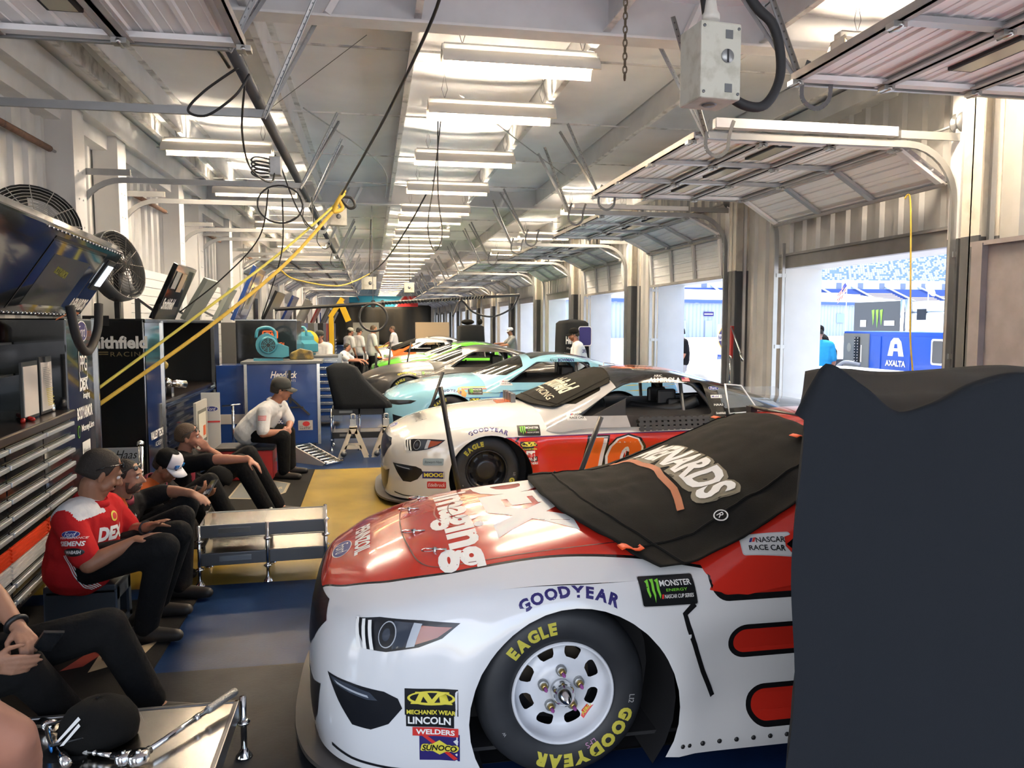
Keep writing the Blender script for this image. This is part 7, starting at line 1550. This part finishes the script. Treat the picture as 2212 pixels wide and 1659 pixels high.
flat('paint_maker_logo', [(rect2d(-.14, .14, -.2, .2, .04), BONE), (rect2d(-.11, .11, -.17, .17, .03), DSTEEL)], axes((8.478, 10.35, 1.40), (0, -1, 0), (0, 0, 1)), t)
cable('grey_hose', [(8.40, 12.1, 1.12), (8.2, 12.3, 1.15), (8.1, 12.45, .9), (8.1, 12.5, .3), (8.15, 12.5, .02)], .03, 'grey hose arching out of the bright blue cart', hm('8a9098', .5), cat='hose')
t = thing('covered_trolley', 'black trolley with gold emblem and white car maker lettering outside, beside the blue cart', 'trolley', (8.6, 13.9, 0))
MB().box(0, .5, -.35, .35, .0, 1.15).build('trolley_body', BLACK, t, bev=.03); MB().ball((.2, 0, 1.25), (.25, .35, .25), 14).ball((.2, .1, 1.5), (.15, .25, .15), 12).build('folded_cover', CLOTH, t)
flat('maker_lettering', [(poly2d([(-.2, -.02), (-.07, -.02), (-.06, -.06), (.06, -.06), (.07, -.02), (.2, -.02), (.18, .05), (.07, .05), (.06, .09), (-.06, .09), (-.07, .05), (-.22, .05)]), GOLD), (text2d('CHEVROLET', .085, 0, -.22, .52, bold=.04), BONE)], axes((8.595, 13.9, 1.05), (0, -1, 0), (0, 0, 1)), t)
t = thing('utility_cart', 'white topped utility cart parked just outside the first doorway', 'cart', (7.4, 10.9, 0))
MB().box(-.5, .5, -.9, .9, .35, 1.0).build('cart_body', hm('c8ccd0', .3), t, bev=.08); MB().box(-.55, .55, -.95, .95, 1.0, 1.12).build('cart_top', WHITE, t, bev=.05)
for a in (-.4, .4):
    for b in (-.6, .6): MB().lathe([(.17, -.06), (.2, -.04), (.2, .04), (.17, .06)], 16, Matrix.Translation((a, b, .19)) @ Matrix.Rotation(PI / 2, 4, 'Y')).build('wheel', RUBBER, t)
t = thing('parts_store_cart', 'blue and white cart with yellow parts store emblems outside the second doorway', 'cart', (8.6, 18.2, 0))
MB().box(0, 1.0, -1.6, 0, -.01, 1.78).build('cart_body', AXB, t, bev=.03); MB().box(-.01, .5, -.62, .01, 1.05, 1.82).build('white_cabinet', WHITE, t, bev=.03)
for k in range(6): MB().box(-.02, 0, -.62, -.05, .2 + k * .14, .31 + k * .14).build('drawer', hm('7088c0', .3), t)
hx = lambda r: poly2d([(r * math.cos(R(30 + 60 * k)) * .8, r * 1.1 * math.sin(R(30 + 60 * k))) for k in range(6)])
NAPY = mat('emblem yellow', (.75, .5, .03), .4)
for y, z in ((17.92, 1.48), (17.0, 1.50)): flat('store_emblem', [(hx(.24), NAPY), (hx(.2), NAVY), (rect2d(-.19, .19, -.07, .09), BONE), (text2d('NAPA', .11, 0, .01, .34, bold=.05), NAVY)], axes((8.586 if y > 17.5 else 8.592, y, z), (0, -1, 0), (0, 0, 1)), t)
flat('white_notice', [(rect2d(-.3, .3, -.2, .2), BONE), (text2d('Keller', .07, .1, .06, .2), NAVY), (text2d('Blaney', .07, .1, -.06, .2), NAVY)], axes((8.592, 17.15, .95), (0, -1, 0), (0, 0, 1)), t)
t = thing('car_hood', 'white and orange courier car bonnet leaning outside the third doorway', 'bonnet', (8.0, 21.4, 0), R(8))
MB().prism([(-.9, .05), (.9, .05), (.95, 1.2), (.6, 1.75), (-.5, 1.75), (-.95, 1.3)], 0, .06, Matrix(((0, 0, 1, 0), (1, 0, 0, 0), (0, 1, 0, 0), (0, 0, 0, 1)))).build('hood_panel', WHITE, t, bev=.02)
flat('courier_lettering', [(text2d('Fed', .30, -.38, 0, .66, bold=.05), PURP), (text2d('Ex', .30, .22, 0, .46, bold=.05), ORNG), (poly2d([(-.6, .35), (.8, .55), (.6, .7), (-.5, .7)]), ORNG), (poly2d([(-.9, -.75), (.1, -1.05), (.9, -1.1), (.9, -.98)]), ORNG), (rect2d(-.2, .0, -.7, -.45), NEON)], wmat(t) @ axes((-.004, .05, 1.05), (0, -1, 0), (0, 0, 1)), t)
t = thing('show_car', 'white and green car bonnet just outside the second doorway', 'car', (7.35, 14.6, 0))
MB().ball((0, 0, .75), (1.1, .9, .38), 24).box(-1, 1, -.85, .85, -.01, .75).build('car_body', WHITE, t, bev=.08); MB().ball((.2, -.1, .86), (.7, .6, .31), 20).build('green_panel', hm('1f8a5a', .3), t)
BLD = mat('pale blue metal siding', (.27, .34, .46), .6, .0, var=.06, vs=.4)
def wallsheet(a, b, z0, z1, n):
    a, b = Vector(a), Vector(b); d = (b - a); nn = Vector((d.y, -d.x, 0)).normalized(); P = []
    for i in range(n * 2 + 1): p = a + d * (i / (n * 2)) + nn * (.12 if i % 2 else 0); P.append([(p.x, p.y, z0), (p.x, p.y, z1)])
    return MB().grid(P, 0, False)
t = thing('paddock_building', 'long pale blue metal building with blue eave across the paddock', 'building', (30, 96, 0))
wallsheet((20, 93, 0), (90, 113, 0), 0, 4.7, 110).build('wall', BLD, t, True); mb = MB(); mb.add([(20, 92.6, 4.7), (90, 112.6, 4.7), (90, 112.7, 5.15), (20, 92.7, 5.15)], [(0, 1, 2, 3)]); mb.build('eave_stripe', mat('blue eave', (.05, .10, .45), .5), t, True)
mb = MB(); mb.add([(20, 92.7, 5.15), (90, 112.7, 5.15), (84, 128, 7.4), (14, 108, 7.4)], [(0, 1, 2, 3)]); mb.build('roof', mat('pale roof', (.6, .58, .5), .7), t, True, solid=.1)
d_ = Vector((70, 20, 0)).normalized()
for k, (s, w_, h_, m) in enumerate(((9, 1.2, 2.3, 'door'), (13, 4.0, 3.6, 'roller_door'), (22, 1.2, 2.3, 'door'), (26.5, 1.2, 2.3, 'door'), (52, 1.6, 1.4, 'window'))):
    o_ = Vector((20, 92.8, 0)) + d_ * s; z0 = 0 if m != 'window' else 2; MB().add([(o_.x, o_.y, z0), (o_.x + d_.x * w_, o_.y + d_.y * w_, z0), (o_.x + d_.x * w_, o_.y + d_.y * w_, z0 + h_), (o_.x, o_.y, z0 + h_)], [(0, 1, 2, 3)]).build(m, hm('8fa4c4' if m != 'window' else '7a92b8', .5), t, True, solid=.06)
flat('wall_sign', [(rect2d(-.9, .9, -.3, .3), NAVY), (rect2d(-.75, .75, -.08, .05), SILV)], axes(Vector((20, 92.7, 3.2)) + d_ * 27, d_, (0, 0, 1)), t)
STAND1, STAND2 = mat('pale blue seating', (.42, .52, .68), .8, var=.0), mat('blue seat block', (.05, .10, .33), .8)
t = thing('grandstand', 'large grandstand with rows of pale blue seats beyond the paddock', 'grandstand', (130, 190, 0))
rng = random.Random(4)
mb = MB()
for r_ in range(30):
    y, z = 206 + r_ * 1.3, 13.4 + r_ * .62; mb.box(60, 230, y, y + 1.3, z - .6, z)
mb.build('upper_deck', hm('7088b0', .8), t, True)
mb = MB()
for r_ in range(30):
    y, z = 206 + r_ * 1.3, 13.4 + r_ * .62
    for q in range(int(170 / .8)):
        if rng.random() < .62: mb.box(60 + q * .8, 60.6 + q * .8, y + .7, y + 1.1, z, z + .5)
mb = mb; s_ = mb.build('seats', hm('b4c0d0', .7), t, True); s_['kind'] = 'stuff'
mb = MB()
for r_ in range(18):
    y, z = 186 + r_ * 1.1, 5.2 + r_ * .40; mb.box(60, 230, y, y + 1.1, z - .4, z)
mb.build('lower_deck', STAND2, t, True)
for q in range(15):
    x = 62 + q * 11; a, b = ((9, 17) if q % 3 else (0, 8)); mb = MB()
    for r_ in range(3 if q % 2 else 8, 11 + q % 4): y, z = 186 + r_ * 1.1, 5.2 + r_ * .40; mb.box(x + .8, x + 9.6, y + .1, y + 1.0, z, z + .25)
    mb.build('seat_block', hm('a89e8a', .8), t, True); mb = MB()
    mb.bar((x, 185.6, 5.6), (x, 206, 13.0), .7, .2); mb.build('stair', hm('b4bccb', .8), t, True)
mb = MB(); mb.box(60, 230, 205.6, 206, 11.9, 14.6); mb.build('concourse_wall', hm('b9cfe4', .8), t, True)
for q in range(24): MB().box(64 + q * 7, 65.6 + q * 7, 205.4, 205.62, 12.2, 13.8).build('portal', hm('6a7a94', .8), t, True)
t = thing('race_hauler', 'dark grey trailer with green claw emblem behind a silver stacked tractor in the paddock', 'truck', (50, 66, 0))
MB().box(0, 2.6, 0, 7.4, .9, 4.05).build('trailer', mat('dark trailer', (.05, .055, .06), .35), t, bev=.05)
flat('energy_emblem', [(poly2d([(-.6 + k * .45, .5), (-.3 + k * .45, .55), (-.35 + k * .45, -.1), (-.42 + k * .45, -.6 - .2 * (k == 1)), (-.5 + k * .45, 0)]), NEON) for k in range(3)] + [(rect2d(-1.9, -1.2, -.7, -.2), SILV), (rect2d(.8, 1.9, -.6, -.25), SILV)], axes((49.97, 69.6, 2.5), (0, -1, 0), (0, 0, 1)) @ Matrix.Scale(1.4, 4), t)
MB().box(.1, 2.5, -5.2, -.4, .6, 2.9).box(.1, 2.5, -3.4, -.4, 2.9, 3.95).build('cab', mat('pale blue cab', (.5, .58, .68), .25, coat=.5), t, bev=.3)
for x in (-.35, -1.1): MB().tube([(-.1, x, .9), (-.1, x, 4.15)], .26, 12).build('stack', CHROME, t)
MB().box(.07, .1, -3.2, -2.0, 2.2, 3.2).build('windshield', GLOSSBLACK, t)
for x in (-4.4, -1.2, 5.2, 6.4): MB().lathe([(.4, -.15), (.5, -.12), (.5, .12), (.4, .15)], 16, Matrix.Translation((.2, x, .5)) @ Matrix.Rotation(PI / 2, 4, 'Y')).build('wheel', RUBBER, t)
mb = MB(); mb.lathe([(.001, 0), (.35, .05), (.7, .2)], 20, Matrix.Translation((1.2, -2, 4.9)) @ Matrix.Rotation(R(60), 4, 'X') @ Matrix.Rotation(R(20), 4, 'Y'), 0, False); mb.tube([(1.2, -2, 3.9), (1.2, -2, 4.9)], .06, 6); mb.build('satellite_dish', hm('c8ccd0', .5), t)
t = thing('flag', 'american flag hanging on a pole beyond the paddock', 'flag', (61.5, 92, 0))
MB().tube([(0, 0, 0), (0, 0, 7.4)], .05, 8).build('flag_pole', WHITE, t)
mb = MB(); P = [[(-.1 - u * 1.5 * .8, .15 * math.sin(u * 7 + v), 7.3 - v * 1.3 / 13 * 1.0 - u * 1.6) for v in range(14)] for u in [k / 12 for k in range(13)]]
for v in range(13): mb.grid([[r[v], r[v + 1]] for r in P[(5 if v < 7 else 0):]], v % 2, True)
for v in range(7): mb.grid([[r[v], r[v + 1]] for r in P[:6]], 2, True)
mb.build('flag_cloth', [REDI, BONE, BLUEI], t, recalc=False)
struct(MB().grid([[(x, 420 + 30 * math.sin(x * .01), -2), (x, 430, 16 + 9 * noise.noise((x * .01, 0, 0)))] for x in range(-100, 700, 20)]).build('hill', mat('hazy trees', (.16, .22, .22), .9)))
